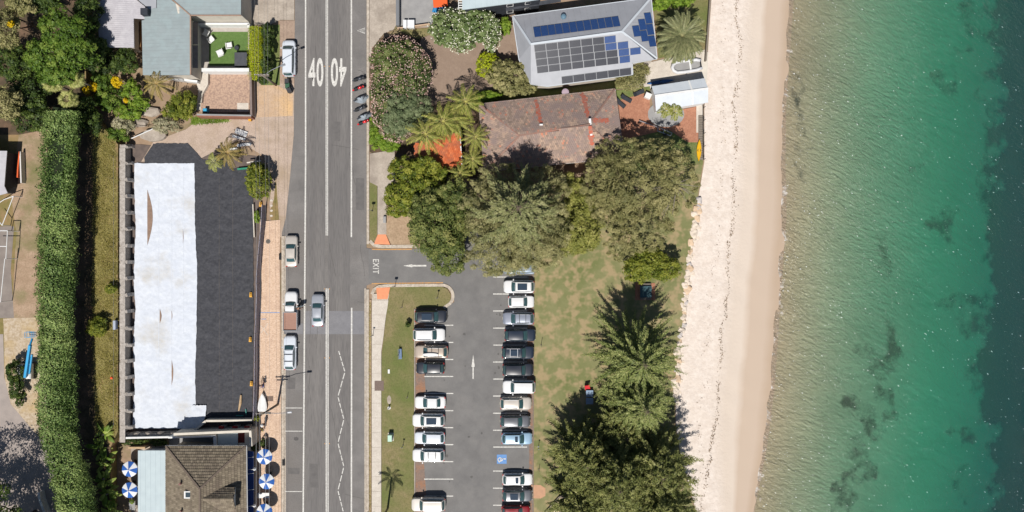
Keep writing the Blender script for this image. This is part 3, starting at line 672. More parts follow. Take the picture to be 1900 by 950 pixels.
# ---- restaurant with the brown tiled roof, bottom left
ez, rz = 4.6, 7.6
NW, NE = P(308, 828, ez), P(456, 828, ez); SW, SE = P(308, 1010, ez), P(458, 1010, ez)
AP = P(371, 907, rz); AQ = P(371, 960, rz)
rest = thing('restaurant', 'brown tiled hip roof building with dormer beside blue and white parasols', 'building', P(380, 900))
walls([NW, NE, SE, SW], 0, ez - .1, M['cream'], rest, .6)
for k, pl in enumerate(([NW, AP, NE], [NE, AP, AQ, SE], [NW, SW, AQ, AP], [SW, SE, AQ])): slab3(pl).build('roof_slope', M['underlay'], rest)
tiles([[NW, NE, AP], [NE, SE, AQ, AP], [SW, NW, AP, AQ], [SE, SW, AQ]], .30, .41, M['browntile'], rest)
b_ = MB()
for a, c in ((NW, AP), (NE, AP), (AP, AQ)): b_.bar(Vector(a) + Vector((0, 0, .07)), Vector(c) + Vector((0, 0, .07)), .26, .12)
b_.build('ridge_cap', M['ridge'], rest, kind='stuff')
gutter([NW + Vector((-.05, .05, 0)), NE + Vector((.1, .05, 0)), SE + Vector((.1, 0, 0))], M['steel'], rest)
# dormer
dz0, dz1 = 6.2, 7.5
d1, d2 = P(436, 905, dz0), P(437, 948, dz0); r1, r0 = P(433, 926, dz1), P(372, 926, dz1); d0, d3 = P(392, 905, dz0), P(392, 948, dz0)
dor = MB().prism([tuple(P(398, 907, dz0)[:2]), tuple(P(433, 907, dz0)[:2]), tuple(P(433, 946, dz0)[:2]), tuple(P(398, 946, dz0)[:2])], 4.9, 6.15).add([P(433, 907, dz0), P(433, 946, dz0), P(431, 926, dz1 - .1), P(428, 926, dz1 - .1)], [(0, 1, 2), (0, 2, 3), (1, 3, 2)]).build('dormer', M['white'], rest)
for pl in ([d0, d1, r1, r0], [d2, d3, r0, r1]): slab3(pl, .12).build('dormer_roof', M['underlay'], dor).location = (0, 0, 0)
tiles([[d0, d1, r1, r0], [d2, d3, r0, r1]], .30, .36, M['browntile'], dor)
dw = P(434, 926, 5.6); link('pane', MB().poly([dw + Vector((.05, -1, -.45)), dw + Vector((.05, 1, -.45)), dw + Vector((.05, 1, .45)), dw + Vector((.05, -1, .45))]).mesh('pane', org=root_loc(dor)), M['glass'], dor)
nn = plane_of([SW, NW, AP])
sk = ray_plane(350.5, 917.5, NW, nn); b_ = MB().box(sk + Vector((0, 0, .08)), (1.2, 1.0, .25)); sky_f = b_.build('skylight', M['white'], rest)
link('pane', MB().box(sk + Vector((0, 0, .22)), (.75, .65, .04)).mesh('pane', org=root_loc(rest)), M['glass'], sky_f)
for x, y in ((337, 896), (338, 947)):
    q = ray_plane(x, y, NW, nn); MB().tube([q - Vector((0, 0, .2)), q + Vector((0, 0, .7))], .16, 8).build('vent_pipe', mat('vent_red', A(150, 110, 104), A(130, 96, 92), 4, .8), rest)
# flat blue-grey lean-to roof
q = [P(256, 836, 3.4), P(308, 836, 3.7), P(309, 1010, 3.7), P(256, 1010, 3.4)]
slab3(q, .14).build('leanto_roof', M['blue_roof'], rest); ribs(q, .76, M['blue_roof'], rest, 'leanto_rib', .03, .05, 'u')
walls([Vector(k[:2]).to_3d() for k in q], 0, 3.2, M['white'], rest, .4, 'leanto_wall')
# blue awning over the street front
aw = [P(459, 836, 3.3), P(470, 838, 2.7), P(471, 1010, 2.7), P(459, 1010, 3.3)]
M['navy'] = mat('navy_canvas', A(34, 62, 118), A(28, 52, 104), 2, .8)
slab3(aw, .06).build('awning', M['navy'], rest)
for y in (850, 880, 910, 940): MB().bar(P(457, y, 3.5), P(471, y - 2, 2.75), .04, .04).build('awning_arm', M['white'], rest)
for y in (850, 892, 934):
    w0 = P(451, y - 14, 0); w1 = P(451, y + 14, 0); window((w1.x + .15, w1.y), (w0.x + .15, w0.y), 1.0, 2.4, rest, M['white'])
for y in (870, 938):
    c = P(472.5, y, 2.9); lm = MB().tube([c + Vector((-.7, 0, .3)), c + Vector((0, 0, .35))], .03, 6).lathe([(.05, .4), (.22, .15), (.24, .05)], c, 10).build('wall_lamp', M['white'], rest)
# ---- white parapet annexe behind it
ann = thing('annexe', 'long low white parapet building with open courtyard north of the brown roof', 'building', P(400, 812))
z = 3.2
def wallrun(pts, w, z0, z1, m, par, name='wall'):
    for a, c in zip(pts[:-1], pts[1:]):
        pa, pc = P(*a, z1), P(*c, z1); pa.z = pc.z = (z0 + z1) / 2; MB().bar(pa, pc, w, z1 - z0).build(name, m, par)
wallrun([(322, 806), (462, 800)], .35, 0, z, M['cream'], ann, 'parapet'); wallrun([(464, 799), (466, 828)], .35, 0, z, M['cream'], ann, 'parapet')
wallrun([(312, 812), (400, 809)], .25, 0, 2.9, M['white'], ann, 'parapet'); wallrun([(398, 810), (399, 828)], .4, 0, 2.9, M['white'], ann, 'parapet')
q = [P(404, 805, 2.6), P(441, 804, 2.6), P(441, 827, 2.6), P(404, 828, 2.6)]
slab3(q, .12).build('flat_roof', M['blue_roof'], ann)
q = [P(454, 803, 2.4), P(463, 803, 2.4), P(463, 829, 2.4), P(442, 829, 2.4), P(442, 822, 2.4), P(454, 822, 2.4)]
slab3(q, .12).build('flat_roof', M['cream'], ann)
link('light_well', MB().box(P(448, 812, 2.1), (1.1, 1.5, .04)).mesh('x', org=root_loc(ann)), mat('red_floor', A(120, 50, 52), A(90, 40, 42), 3, .9), ann)
sheet('court_floor', [(314, 812), (398, 811), (398, 828), (314, 828)], .05, M['greydrive'], ann)
sheet('rear_path', [(243, 828), (310, 826), (312, 836), (256, 836), (256, 1000), (243, 1000)], .03, M['old_concrete'], thick=.05)
# long low wall with pale boulders along the foot of the site
lw = thing('garden_wall', 'long white topped wall with pale boulders at the foot of the tarp site', 'wall', P(270, 808))
wallrun([(222, 813), (322, 811)], .25, 0, 1.7, M['white'], lw, 'wall_top')
for k, x in enumerate(range(232, 330, 11)):
    c = P(x, 806 + (k % 2) * 2, .9); bb = MB().lathe([(.2, -.5), (.5, -.3), (.55, .05), (.35, .3), (.1, .38)], (0, 0, 0), 8)
    bb.v = [(c.x + v[0] * 1.1 + random.uniform(-.06, .06), c.y + v[1] * .75 + random.uniform(-.06, .06), c.z + v[2] + random.uniform(-.05, .05)) for v in bb.v]; bb.build('boulder', M['old_concrete'], lw)
sheet('rear_bed', [(222, 803), (330, 800), (325, 812), (222, 814)], .6, M['old_concrete'], lw, thick=.6)
sheet('timber_gate_top', strip_pts([(238, 831), (270, 831)], 3), 1.6, mat('pale_timber', A(206, 176, 138), A(190, 160, 124), 3, .8), lw, thick=1.5)

# ---- house with the red tile roof
ez, rz = 3.4, 6.2
rn = [(889, 193), (1141, 165), (1158, 292), (899, 318)]
NW, NE, SE, SW = [P(x, y, ez) for x, y in rn]; A1, A2 = P(965, 251, rz), P(1092, 232, rz)
red = thing('tiled_house', 'weathered red and grey tiled house between the palms and pine trees', 'house', P(1020, 245))
walls([NW, NE, SE, SW], 0, ez - .1, M['brickwall'], red, .6)
pls = [[NW, NE, A2, A1], [NE, SE, A2], [SE, SW, A1, A2], [SW, NW, A1]]
for pl in pls: slab3(pl).build('roof_slope', M['underlay'], red)
tiles(pls, .30, .34, M['redtile'], red)
b_ = MB()
for a, c in ((NW, A1), (SW, A1), (NE, A2), (SE, A2), (A1, A2)): b_.bar(a + Vector((0, 0, .07)), c + Vector((0, 0, .07)), .26, .12)
b_.build('ridge_cap', M['redridge'], red, kind='stuff')
gutter([NW, NE, SE, SW, NW], M['white'], red)
M['rust'] = tonemat('rust_tiles', [(0, A(196, 104, 80)), (.5, A(184, 112, 94)), (1, A(172, 126, 110))], .9)
for xa, ya, xb, yb, side in ((994, 184, 1003, 229, 0), (1080, 175, 1092, 216, 0), (1095, 236, 1098, 268, 2), (1100, 224, 1128, 222, 1)):
    pl = pls[side]; pn = plane_of(pl); V = []; tn = []
    for k in range(70):
        t = random.random(); q = ray_plane(xa + (xb - xa) * t + random.gauss(0, 1.6), ya + (yb - ya) * t + random.gauss(0, 1.6), pl[0], pn) + pn * (.08 + k * .0004)
        for dx, dy in ((-.14, -.16), (.14, -.16), (.14, .16), (-.14, .16)):
            o, u, v, _ = frame_of(pl); V.append(tuple(q + u * dx + v * dy - root_loc(red)))
        tn += [random.random()] * 4
    link('bright_red_tiles', np_mesh('r', np.array(V), np.arange(len(V)).reshape(-1, 4), np.array(tn)), M['rust'], red, kind='stuff')
q = ray_plane(1094.5, 222, NW, plane_of(pls[0])); MB().bar(ray_plane(1093.5, 221, A2, plane_of(pls[0])) + Vector((0, 0, .5)), ray_plane(1096.5, 252, A2, plane_of(pls[2])) + Vector((0, 0, .35)), .32, .3).build('flue', M['white'], red)
MB().box(ray_plane(1004, 232, NW, plane_of(pls[0])) + Vector((0, 0, .2)), (.45, .2, .4)).build('vent', M['white'], red)
MB().lathe([(.55, 0), (.5, .12), (.3, .16)], ray_plane(1049, 171, NW, plane_of(pls[0])), 12).build('roof_dome', mat('mauve_dome', A(190, 168, 178), A(176, 156, 166), 3, .6), red)
for x in (930, 1000, 1070):
    a = P(x, 319 - (x - 899) * .1, 0); window((a.x, a.y * 1.0 + .55), (a.x + 1.6, a.y + .72), .9, 2.2, red, M['white'])
# porch with the bright orange tiles
por = thing('porch', 'small bright orange tiled porch half hidden below the palms', 'porch', P(830, 280))
q = [P(768, 268, 3.0), P(853, 244, 3.4), P(857, 305, 2.7), P(800, 322, 2.4), P(772, 318, 2.4)]
nnp = plane_of([q[0], q[1], q[2]]); q = [ray_plane(x, y, q[0], nnp) for x, y in ((768, 268), (853, 244), (857, 306), (800, 322), (772, 318))]
slab3(q, .12).build('roof_slope', M['underlay'], por); tiles([q], .30, .34, M['orangetile'], por)
gutter([q[1], q[2]], M['white'], por); walls([Vector((k.x, k.y, 0)) for k in q], 0, 2.2, M['brickwall'], por, .5)
# ---- house with solar panels
ez, rz = 3.6, 6.4
sol = thing('solar_house', 'light grey steel roofed house covered in solar panels near the beach', 'house', P(1080, 85))
A1, A2 = P(985, 82, rz), P(1154, 59, rz)
C = {k: P(x, y, ez) for k, (x, y) in dict(nw=(951, 30), ne=(1208, -4), e=(1219, 109), s1=(1173, 117), s2=(1174, 138), s3=(1016, 160), sw=(985, 156), w=(963, 110)).items()}
def zpl(px, py, a, b2, c2): return ray_plane(px, py, a, plane_of([a, b2, c2]))
S1 = [C['nw'], C['ne'], A2, A1]; pS = (A1, A2, C['e'])
def onS(x, y): return zpl(x, y, A1, A2, C['s3'])
S2 = [A1, A2, C['e'], onS(1173, 116), onS(1174, 138), C['s3'], onS(985, 156)]; S3 = [C['ne'], C['e'], A2]; S4 = [onS(985, 156), C['w'], C['nw'], A1]
S2[2] = C['e']
for pl in (S1, S3, S4): slab3(pl).build('roof_slope', M['grey_roof'], sol); ribs(pl, .9, M['grey_roof'], sol, 'roof_rib', .03, .04)
S2f = [A1, A2, onS(1214, 110), onS(1173, 116), onS(1174, 138), C['s3'], onS(985, 156)]
slab3(S2f).build('roof_slope', M['grey_roof'], sol); slab3([A2, C['e'] + Vector((0, 0, -.02)), onS(1214, 110)]).build('roof_slope', M['grey_roof'], sol); ribs(S2f, .9, M['grey_roof'], sol, 'roof_rib', .03, .04)
b_ = MB()
for a, c in ((A1, A2), (A2, C['e']), (A2, C['ne']), (A1, C['nw'])): b_.bar(a + Vector((0, 0, .05)), c + Vector((0, 0, .05)), .3, .08)
b_.build('ridge_cap', M['white_roof'], sol, kind='stuff')
fp = [C['nw'], C['ne'], C['e'], C['s1'], C['s2'], C['s3'], C['sw'], C['w']]
walls(fp, 0, ez - .2, M['cream'], sol, .5); gutter(fp + fp[:1], M['white_roof'], sol)
def panel_mat(name, cell, gridc):
    m, n, l, b = NT(name); tc = n.new('ShaderNodeTexCoord')
    br = n.new('ShaderNodeTexBrick'); br.offset = 0; br.inputs['Scale'].default_value = 1; br.inputs['Brick Width'].default_value = .17; br.inputs['Row Height'].default_value = .17; br.inputs['Mortar Size'].default_value = .007
    br.inputs['Color1'].default_value = cell; br.inputs['Color2'].default_value = tuple(v * 1.12 for v in cell[:3]) + (1,); br.inputs['Mortar'].default_value = gridc
    l.new(tc.outputs['Object'], br.inputs['Vector']); l.new(br.outputs['Color'], b.inputs['Base Color']); b.inputs['Roughness'].default_value = .25; return m
M['pv_blue'] = panel_mat('blue_cells', A(38, 68, 122), A(78, 106, 152)); M['pv_black'] = panel_mat('black_cells', A(50, 52, 60), A(84, 86, 94))
M['alu'] = plain('aluminium', A(128, 131, 136), .4, .3)
def zp(x, y): return (920 + x / 3.655, y / 3.655)
def panel(z4, base, nrm, m):
    """one panel: its corner pixels give the place on the roof slope, then it is a flat module with a frame"""
    q = [ray_plane(*zp(*c), base, nrm) + nrm * .10 for c in z4]
    cen = sum(q, Vector()) / 4; ux = ((q[1] - q[0]) + (q[2] - q[3])) / 2; uy = nrm.cross(ux.normalized()); w = ux.length; h = ((q[3] - q[0]).length + (q[2] - q[1]).length) / 2
    mt = Matrix((ux.normalized(), uy, nrm)).transposed().to_euler()
    key = (round(w, 1), round(h, 1))
    if key not in PV:
        w_, h_ = w - .02, h - .02
        PV[key] = (MB().box((0, 0, 0), (w_, h_, .04)).mesh('frame'), MB().box((0, 0, .022), (w_ - .04, h_ - .04, .01)).mesh('cells'))
    f = link('solar_panel', PV[key][0], M['alu'], sol, cen - root_loc(sol), mt)
    me = PV[key][1]
    c_ = bpy.data.objects.new('cells', me); COL.objects.link(c_); c_.parent = f
    if not me.materials: me.materials.append(m)
    c_.material_slots[0].link = 'OBJECT'; c_.material_slots[0].material = m
PV = {}
nS1, nS2, nS3 = plane_of(S1), plane_of([A1, A2, C['s3']]), plane_of(S3)
for i in range(12): x, y = 255 + i * 48.4, 188 - i * 6.3; panel([(x, y), (x + 48, y - 6), (x + 53, y + 63), (x + 6, y + 69)], C['nw'], nS1, M['pv_blue'])
for r in range(4):
    for c in range(7):
        x, y = 257 + c * 79.2 + r * 6, 305 - c * 9.6 + r * 48.6; panel([(x, y), (x + 78, y - 9), (x + 84, y + 38), (x + 6, y + 47)], A1, nS2, M['pv_blue'] if (c == 6 and r < 2) else M['pv_black'])
for x, y in ((823, 287), (829, 335), (835, 383), (907, 327)): panel([(x, y), (x + 72, y - 9), (x + 77, y + 38), (x + 5, y + 47)], A1, nS2, M['pv_blue'])
for i in range(6): x, y = 443 + i * 78.6, 520 - i * 10.4; panel([(x, y), (x + 78, y - 10), (x + 84, y + 38), (x + 6, y + 48)], A1, nS2, M['pv_black'])
for x, y in ((1004, 90), (964, 134), (1017, 167), (924, 178), (977, 211), (1030, 246)): panel([(x, y), (x + 46, y - 5), (x + 53, y + 69), (x + 7, y + 74)], C['ne'], nS3, M['pv_blue'])
MB().lathe([(.38, 0), (.42, .25), (.3, .45), (.1, .5)], ray_plane(1045.5, 31.5, C['nw'], nS1), 12).build('roof_vent', mat('vent_blue', A(108, 140, 160), A(96, 124, 142), 3, .5), sol)
for x in (1030, 1066, 1110, 1150):
    a = P(x, 158 - (x - 1016) * .14, 0); window((a.x, a.y + .75), (a.x + 1.2, a.y + .9), .9, 2.2, sol, M['white'])
# ---- white and charcoal house at the top edge
top = thing('boarded_house', 'charcoal boarded house with pale roof cut by the top of the picture', 'house', P(930, 5))
z1 = 6.2
q = [P(858, 18, z1), P(965, 4, z1), P(1006, -2, z1), P(1010, -90, z1), P(855, -90, z1)]
slab3(q, .2).build('roof', M['blue_roof'], top); ribs(q, .8, M['blue_roof'], top)
walls([Vector((k.x, k.y, 0)) for k in q], 0, z1 - .15, M['charcoal'], top, .35)
for x0, x1 in ((868, 880), (905, 918), (940, 952), (975, 985)):
    for z0_, z1_ in ((1.0, 2.3), (3.9, 5.1)):
        def wp(x):
            p = P(x, 18 - (x - 858) * .13, z1); return (p.x * .992, p.y - .0 + .38)
        window(wp(x0), wp(x1), z0_, z1_, top, M['white'])
q = [P(938, 12, 3.6), P(1040, -4, 3.6), P(1041, 3, 3.3), P(939, 20, 3.3)]
slab3(q, .1).build('verandah_roof', M['charcoal'], top)
b_ = MB()
for k in range(4): b_.box(P(854.5, 1 + k * 4.5, 5.4), (.55, .12, .1))
for dx in (-.28, .28): b_.bar(P(854.5, -2, 5.4) + Vector((dx, 0, 0)), P(854.5, 18, 5.2) + Vector((dx, 0, 0)), .08, .12)
b_.build('external_stair', M['white'], top)
# ---- boat shed
sh = thing('boat_shed', 'long white steel roofed boat shed at the edge of the sand', 'shed', P(1260, 175))
ez, rz = 2.7, 3.25
a0, a1 = P(1209, 160, ez), P(1307, 145, ez); r0, r1 = P(1215, 178, rz), P(1314, 164, rz); b0, b1 = P(1217, 206, ez), P(1314, 190, ez)
for pl in ([a0, a1, r1, r0], [r0, r1, b1, b0]): slab3(pl, .1).build('roof_slope', M['white_roof'], sh); ribs(pl, .5, M['white_roof'], sh, 'roof_rib', .025, .05)
b_ = MB().bar(r0 + Vector((0, 0, .05)), r1 + Vector((0, 0, .05)), .3, .08); b_.build('ridge_cap', M['white'], sh)
b_ = MB()
for t in (.7,): b_.bar(a0.lerp(a1, t) + Vector((0, 0, .05)), r0.lerp(r1, t) + Vector((0, 0, .05)), .22, .05).bar(r0.lerp(r1, t) + Vector((0, 0, .05)), b0.lerp(b1, t) + Vector((0, 0, .05)), .22, .05)
b_.build('expansion_joint', M['white'], sh)
walls([a0, a1, b1, b0], 0, ez - .1, M['white'], sh, .3); wd = P(1314, 176, 0); window((b1.x - .2, b1.y + .5), (b1.x - .2, b1.y + 2.6), .1, 2.2, sh, M['white'], name='door')
sheet('curved_terrace', blob(1236, 212, 34, 24, 24, .02, 3), .09, M['greydrive'], thick=.05)

# ---- grey-green roofed house at the top left
gh = thing('green_roof_house', 'grey green steel roofed house with white corrugated wing at the top left', 'house', P(320, 70))
z = 5.4
def up(pts, z): return [P(x, y, z) for x, y in pts]
# main wing: gentle single slope, east wing, white wing
g1 = [P(263, 38, 4.7), P(353, 29, 5.6), P(353, 139, 5.6), P(265, 139, 4.7)]
gn = plane_of(g1[:3]); g1 = [ray_plane(x, y, g1[0], gn) for x, y in ((263, 38), (268, 37), (268, 16), (291, 15), (291, -120), (318, -120), (318, 0), (353, 29), (353, 139), (265, 139))]
slab3(g1, .2).build('roof_slope', M['green_roof'], gh); ribs(g1, .5, M['green_roof'], gh, 'roof_rib', .022, .04)
g2_ = up([(319, -120), (447, -120), (447, 28), (353.5, 28.5), (319, 0)], 5.6)
slab3(g2_, .2).build('roof_slope', M['green_roof'], gh); ribs(g2_, .5, M['green_roof'], gh, 'roof_rib', .022, .04, 'u')
M['fascia'] = mat('brown_fascia', A(172, 144, 126), A(154, 128, 112), 3, .8)
b_ = MB(); q = up([(318, -2), (353.5, 28.5), (447, 28.5)], 5.64); b_.bar(q[0], q[1], .16, .1).bar(q[1], q[2], .16, .12); q2 = up([(353.5, 28.5), (353.7, 139)], 5.64); b_.bar(q2[0], q2[1], .18, .12)
b_.build('fascia', M['fascia'], gh)
def wallpx(pts, z0, z1, m, par, name='wall'): MB().prism([tuple(P(x, y, z1)[:2]) for x, y in pts], z0, z1).build(name, m, par)
wallpx([(267, 40), (350, 33), (350, 136), (268, 136)], 0, 4.6, M['cream'], gh); wallpx([(300, -110), (444, -110), (444, 25), (330, 25)], 0, 5.4, M['cream'], gh)
g3 = [P(183, 4, 4.0), P(276, 2, 4.6), P(276, 36, 4.6), P(248, 34, 4.42), P(249, 88, 4.42), P(184, 88, 4.0)]
gn3 = plane_of([g3[0], g3[1], g3[5]]); g3 = [ray_plane(x, y, g3[0], gn3) for x, y in ((181, 6), (195, -4), (230, -20), (276, 18), (276, 36), (248, 34), (249, 88), (184, 88))]
slab3(g3, .12).build('porch_roof', M['pale_roof'], gh); ribs(g3, .28, M['pale_roof'], gh, 'porch_rib', .05, .1)
wallpx([(187, 10), (240, 10), (240, 84), (187, 84)], 0, 3.8, M['cream'], gh)
g4 = up([(232, -20), (290, -120), (290, 15), (277, 17)], 4.9); slab3(g4, .12).build('porch_roof', M['grey_roof'], gh)
MB().box(P(272, 24, 5.0), (1.0, .9, 1.6)).build('chimney', M['charcoal'], gh)
wallpx([(249, 40), (261, 40), (261, 92), (249, 92)], 0, .9, mat('brown_boards', A(150, 112, 74), A(130, 96, 62), 4, .8), gh, 'deck')
for y0, y1 in ((41, 82), (84, 126)):
    q = [P(356, y0, 3.3), P(367, y0, 2.9), P(367, y1, 2.9), P(356, y1, 3.3)]; slab3(q, .08).build('awning', M['lead'], gh)
for y0, y1 in ((46, 62), (90, 108)):
    a = P(351, y0, 0); c = P(351, y1, 0); window((a.x - .6 + 2.1, c.y), (a.x - .6 + 2.1, a.y), 1.0, 2.2, gh, M['white'])
# courtyard of that house
yard = sheet('courtyard', [(354, 28), (464, 28), (464, 128), (354, 140)], .04, mat('court_slabs', A(190, 182, 174), A(174, 166, 158), 1.5, .9), thick=.06)
sheet('turf_lawn', [(388, 66), (394, 59), (460, 59), (460, 122), (388, 122)], .06, M['turf'], thick=.02)
cw = thing('courtyard_wall', 'white rendered walls round the small green lawn', 'wall', P(420, 128))
wallrun([(374, 129.5), (462, 129.5)], .5, 0, 1.9, M['white'], cw); wallrun([(366, 44), (462, 44)], .3, 0, 1.6, M['white'], cw); wallrun([(461, 44), (461, 52)], .3, 0, 1.6, M['white'], cw)
sheet('ledge', [(402, 30), (447, 30), (447, 43), (402, 43)], .9, M['greydrive'], cw, thick=.8)
st = MB().box(P(448.5, 111, .5), (1.85, 2.0, .9), bev=.05).build('spa_cover', mat('charcoal_cover', A(88, 90, 96), A(76, 78, 84), 2, .8)); tag(st, 'square charcoal spa cover in the corner of the green lawn', 'spa')
# mottled paved yard below it
sheet('paved_yard', [(372, 133), (463, 133), (463, 208), (372, 208)], .05, M['speckle'], thick=.07)
sheet('inspection_slab', [(440, 191), (461, 191), (461, 207), (440, 207)], .07, M['concrete'], thick=.03)
ramp_ = sheet('ramp_path', [(366, 133), (386, 133), (386, 156), (374, 176), (372, 205), (364, 205), (368, 170), (364, 150)], .075, M['concrete'], thick=.04)
yw = thing('yard_wall', 'grey capped brick walls round the mottled paved yard', 'wall', P(420, 212))
wallrun([(365, 214), (466, 216)], .35, 0, 1.8, M['brickwall'], yw); wallrun([(365, 212.5), (466, 214.5)], .22, 1.8, 1.9, M['greydrive'], yw, 'coping')
wallrun([(464.5, 133), (466, 214)], .3, 0, 1.8, mat('mauve_fence', A(150, 134, 128), A(132, 118, 112), 2, .9), yw); wallrun([(385, 134), (385, 156), (375, 174), (373, 190)], .12, 0, .7, M['cream'], yw, 'handrail_wall')
wallrun([(316, 145), (366, 151)], .3, 0, 1.2, M['white'], yw, 'low_wall')
MB().box(P(464, 223, .5), (.4, .3, .4)).build('meter_box', mat('yellow_box', A(236, 178, 70), A(226, 166, 60), 3, .6), yw)
# ---- site office and railings at the far left
off = thing('site_cabin', 'pale flat roofed cabin with black side wall at the left edge', 'cabin', P(0, 320, TZ))
z = TZ + 3.0
slab3(up([(-60, 279), (13, 280), (8, 345), (14, 358), (0, 362), (-60, 362)], z), .15).build('roof', M['pale_roof'], off)
wallpx([(-58, 281), (12, 282), (8, 344), (4, 356), (-58, 358)], TZ, z - .1, M['charcoal'], off)
slab3(up([(-60, 250), (-8, 250), (-8, 276), (-60, 278)], z - .6), .1).build('porch_roof', M['grey_roof'], off)
# ================================================================ vegetation
L = {}
L['fig'] = leafmat('fig_leaves', A(70, 88, 44), A(116, 128, 66), A(164, 164, 98))
L['olive'] = leafmat('sheoak_needles', A(120, 122, 74), A(162, 158, 106), A(200, 192, 140), .25)
L['grey'] = leafmat('grey_green_leaves', A(96, 112, 76), A(132, 146, 104), A(160, 170, 128))
L['ole'] = leafmat('oleander_leaves', A(70, 88, 46), A(110, 124, 68), A(150, 156, 98))
L['frang'] = leafmat('frangipani_leaves', A(82, 102, 56), A(118, 138, 80), A(158, 170, 118))
L['lime'] = leafmat('lime_leaves', A(120, 140, 30), A(168, 182, 40), A(196, 204, 66))
L['bright'] = leafmat('bright_leaves', A(92, 124, 36), A(126, 156, 48), A(164, 184, 74))
L['mango'] = leafmat('mango_leaves', A(72, 92, 30), A(128, 138, 48), A(176, 174, 74))
L['pine'] = leafmat('norfolk_needles', A(82, 98, 48), A(126, 138, 74), A(180, 182, 116), .12)
L['pinegrey'] = leafmat('pine_grey_needles', A(96, 106, 66), A(138, 142, 92), A(178, 176, 124), .15)
L['darkpine'] = leafmat('dark_pine_needles', A(84, 94, 48), A(124, 130, 70), A(170, 168, 104), .12)
L['hedge'] = leafmat('hedge_leaves', A(76, 104, 48), A(122, 148, 78), A(170, 186, 112), .15)
L['jungle'] = leafmat('jungle_leaves', A(34, 50, 22), A(70, 92, 38), A(116, 132, 60))
L['jbright'] = leafmat('jungle_bright_leaves', A(58, 84, 26), A(96, 126, 42), A(146, 164, 72))
L['dull'] = leafmat('dull_olive_leaves', A(114, 116, 70), A(158, 154, 100), A(198, 188, 134), .25)
L['pale'] = leafmat('pale_leaves', A(150, 150, 112), A(184, 178, 142), A(206, 198, 168))
L['palm'] = leafmat('palm_leaflets', A(92, 108, 46), A(150, 156, 72), A(208, 198, 116), .15)
L['drypalm'] = leafmat('dry_palm_leaflets', A(96, 96, 46), A(150, 136, 74), A(196, 166, 102), .15)
L['phoenix'] = leafmat('date_palm_leaflets', A(92, 102, 66), A(136, 140, 96), A(172, 168, 122), .1)
L['fan'] = leafmat('fan_palm_leaves', A(110, 122, 54), A(160, 164, 90), A(198, 194, 128), .15)
L['banana'] = leafmat('banana_leaves', A(62, 92, 30), A(118, 144, 52), A(172, 186, 92), .2)
L['yellow'] = leafmat('yellow_blossom', A(196, 160, 10), A(226, 190, 10), A(240, 208, 40), .1)
L['pink'] = leafmat('pink_blossom', A(186, 148, 136), A(208, 172, 160), A(226, 198, 188), .1)
L['whitef'] = leafmat('white_blossom', A(210, 210, 180), A(228, 226, 202), A(240, 238, 220), .1)
L['coral'] = leafmat('coral_leaves', A(110, 118, 52), A(150, 152, 74), A(186, 182, 104))
L['straw'] = leafmat('straw_grass', A(148, 142, 72), A(182, 170, 100), A(210, 196, 134), .3)
L['topiary'] = leafmat('topiary_leaves', A(150, 168, 22), A(186, 198, 36), A(208, 214, 66), .3)
M['bark'] = mat('bark', A(120, 106, 92), A(92, 80, 70), 3, .95, .5, 8)
M['greybark'] = mat('grey_bark', A(158, 148, 136), A(126, 116, 106), 3, .95, .5, 8)

def lobe(px, py, z, rx, ry, rz):
    k = (H - z) / H / S; c = P(px, py, z); return (np.array(c), np.array((rx * k, ry * k, rz)))
def crown(lobes, n, leaf, aspect=.45, clumps=60, cr=(.16, .30), droop=0.0, fill=.25):
    """leaves gathered in clumps over the lobes' outer shell, and a thinner scatter inside"""
    area = np.array([l_[1][0] * l_[1][1] + l_[1][0] * l_[1][2] for l_ in lobes]); area /= area.sum()
    Ps = []; Ns = []; Ts = []
    for (c, r), w in zip(lobes, area):
        nl = int(n * w); k = max(8, int(clumps * w * 1.0 + 6))
        d = sph(k * 3); d = d[d[:, 2] > -.35][:k]; k = len(d)
        rad = rng.uniform(.74, 1.0, k)[:, None]; cc = d * rad; ct = rng.normal(.5, .16, k); s = rng.uniform(*cr, k)
        ns = int(nl * (1 - fill)); pick = rng.integers(0, k, ns)
        off = sph(ns); off[:, 2] = np.abs(off[:, 2]) * .9 - .25; q = cc[pick] + off * s[pick][:, None] * rng.uniform(.55, 1.05, ns)[:, None]
        Ps.append(c + q * r); Ns.append(off * .9 + np.array((0, 0, .55)) + d[pick] * .3 + rng.normal(size=(ns, 3)) * .45)
        Ts.append(ct[pick] + rng.normal(0, .14, ns) + (off[:, 2]) * .06)
        nf = nl - ns; dd = sph(nf); q = dd * (rng.uniform(.35, .9, nf) ** .6)[:, None]; q[:, 2] = np.abs(q[:, 2]) * np.where(rng.random(nf) < .75, 1, -.4)
        Ps.append(c + q * r); Ns.append(dd + np.array((0, 0, .5)) + rng.normal(size=(nf, 3)) * .5); Ts.append(rng.normal(.4, .18, nf))
    Pp = np.concatenate(Ps); N_ = np.concatenate(Ns); T_ = np.clip(np.concatenate(Ts), 0, 1)
    sz = leaf * rng.uniform(.65, 1.35, len(Pp)); al = None
    if droop: al = np.concatenate([np.tile((0, 0, -1.0), (len(Pp), 1))]) * droop + unit(N_) * np.array((1, 1, .2))
    return leaf_mesh('crown', Pp, N_, sz, aspect, T_, al)
def shift(me, org):
    co = np.empty(len(me.vertices) * 3, np.float32); me.vertices.foreach_get('co', co); co = co.reshape(-1, 3) - np.array(org, np.float32); me.vertices.foreach_set('co', co.ravel()); me.update(); return me
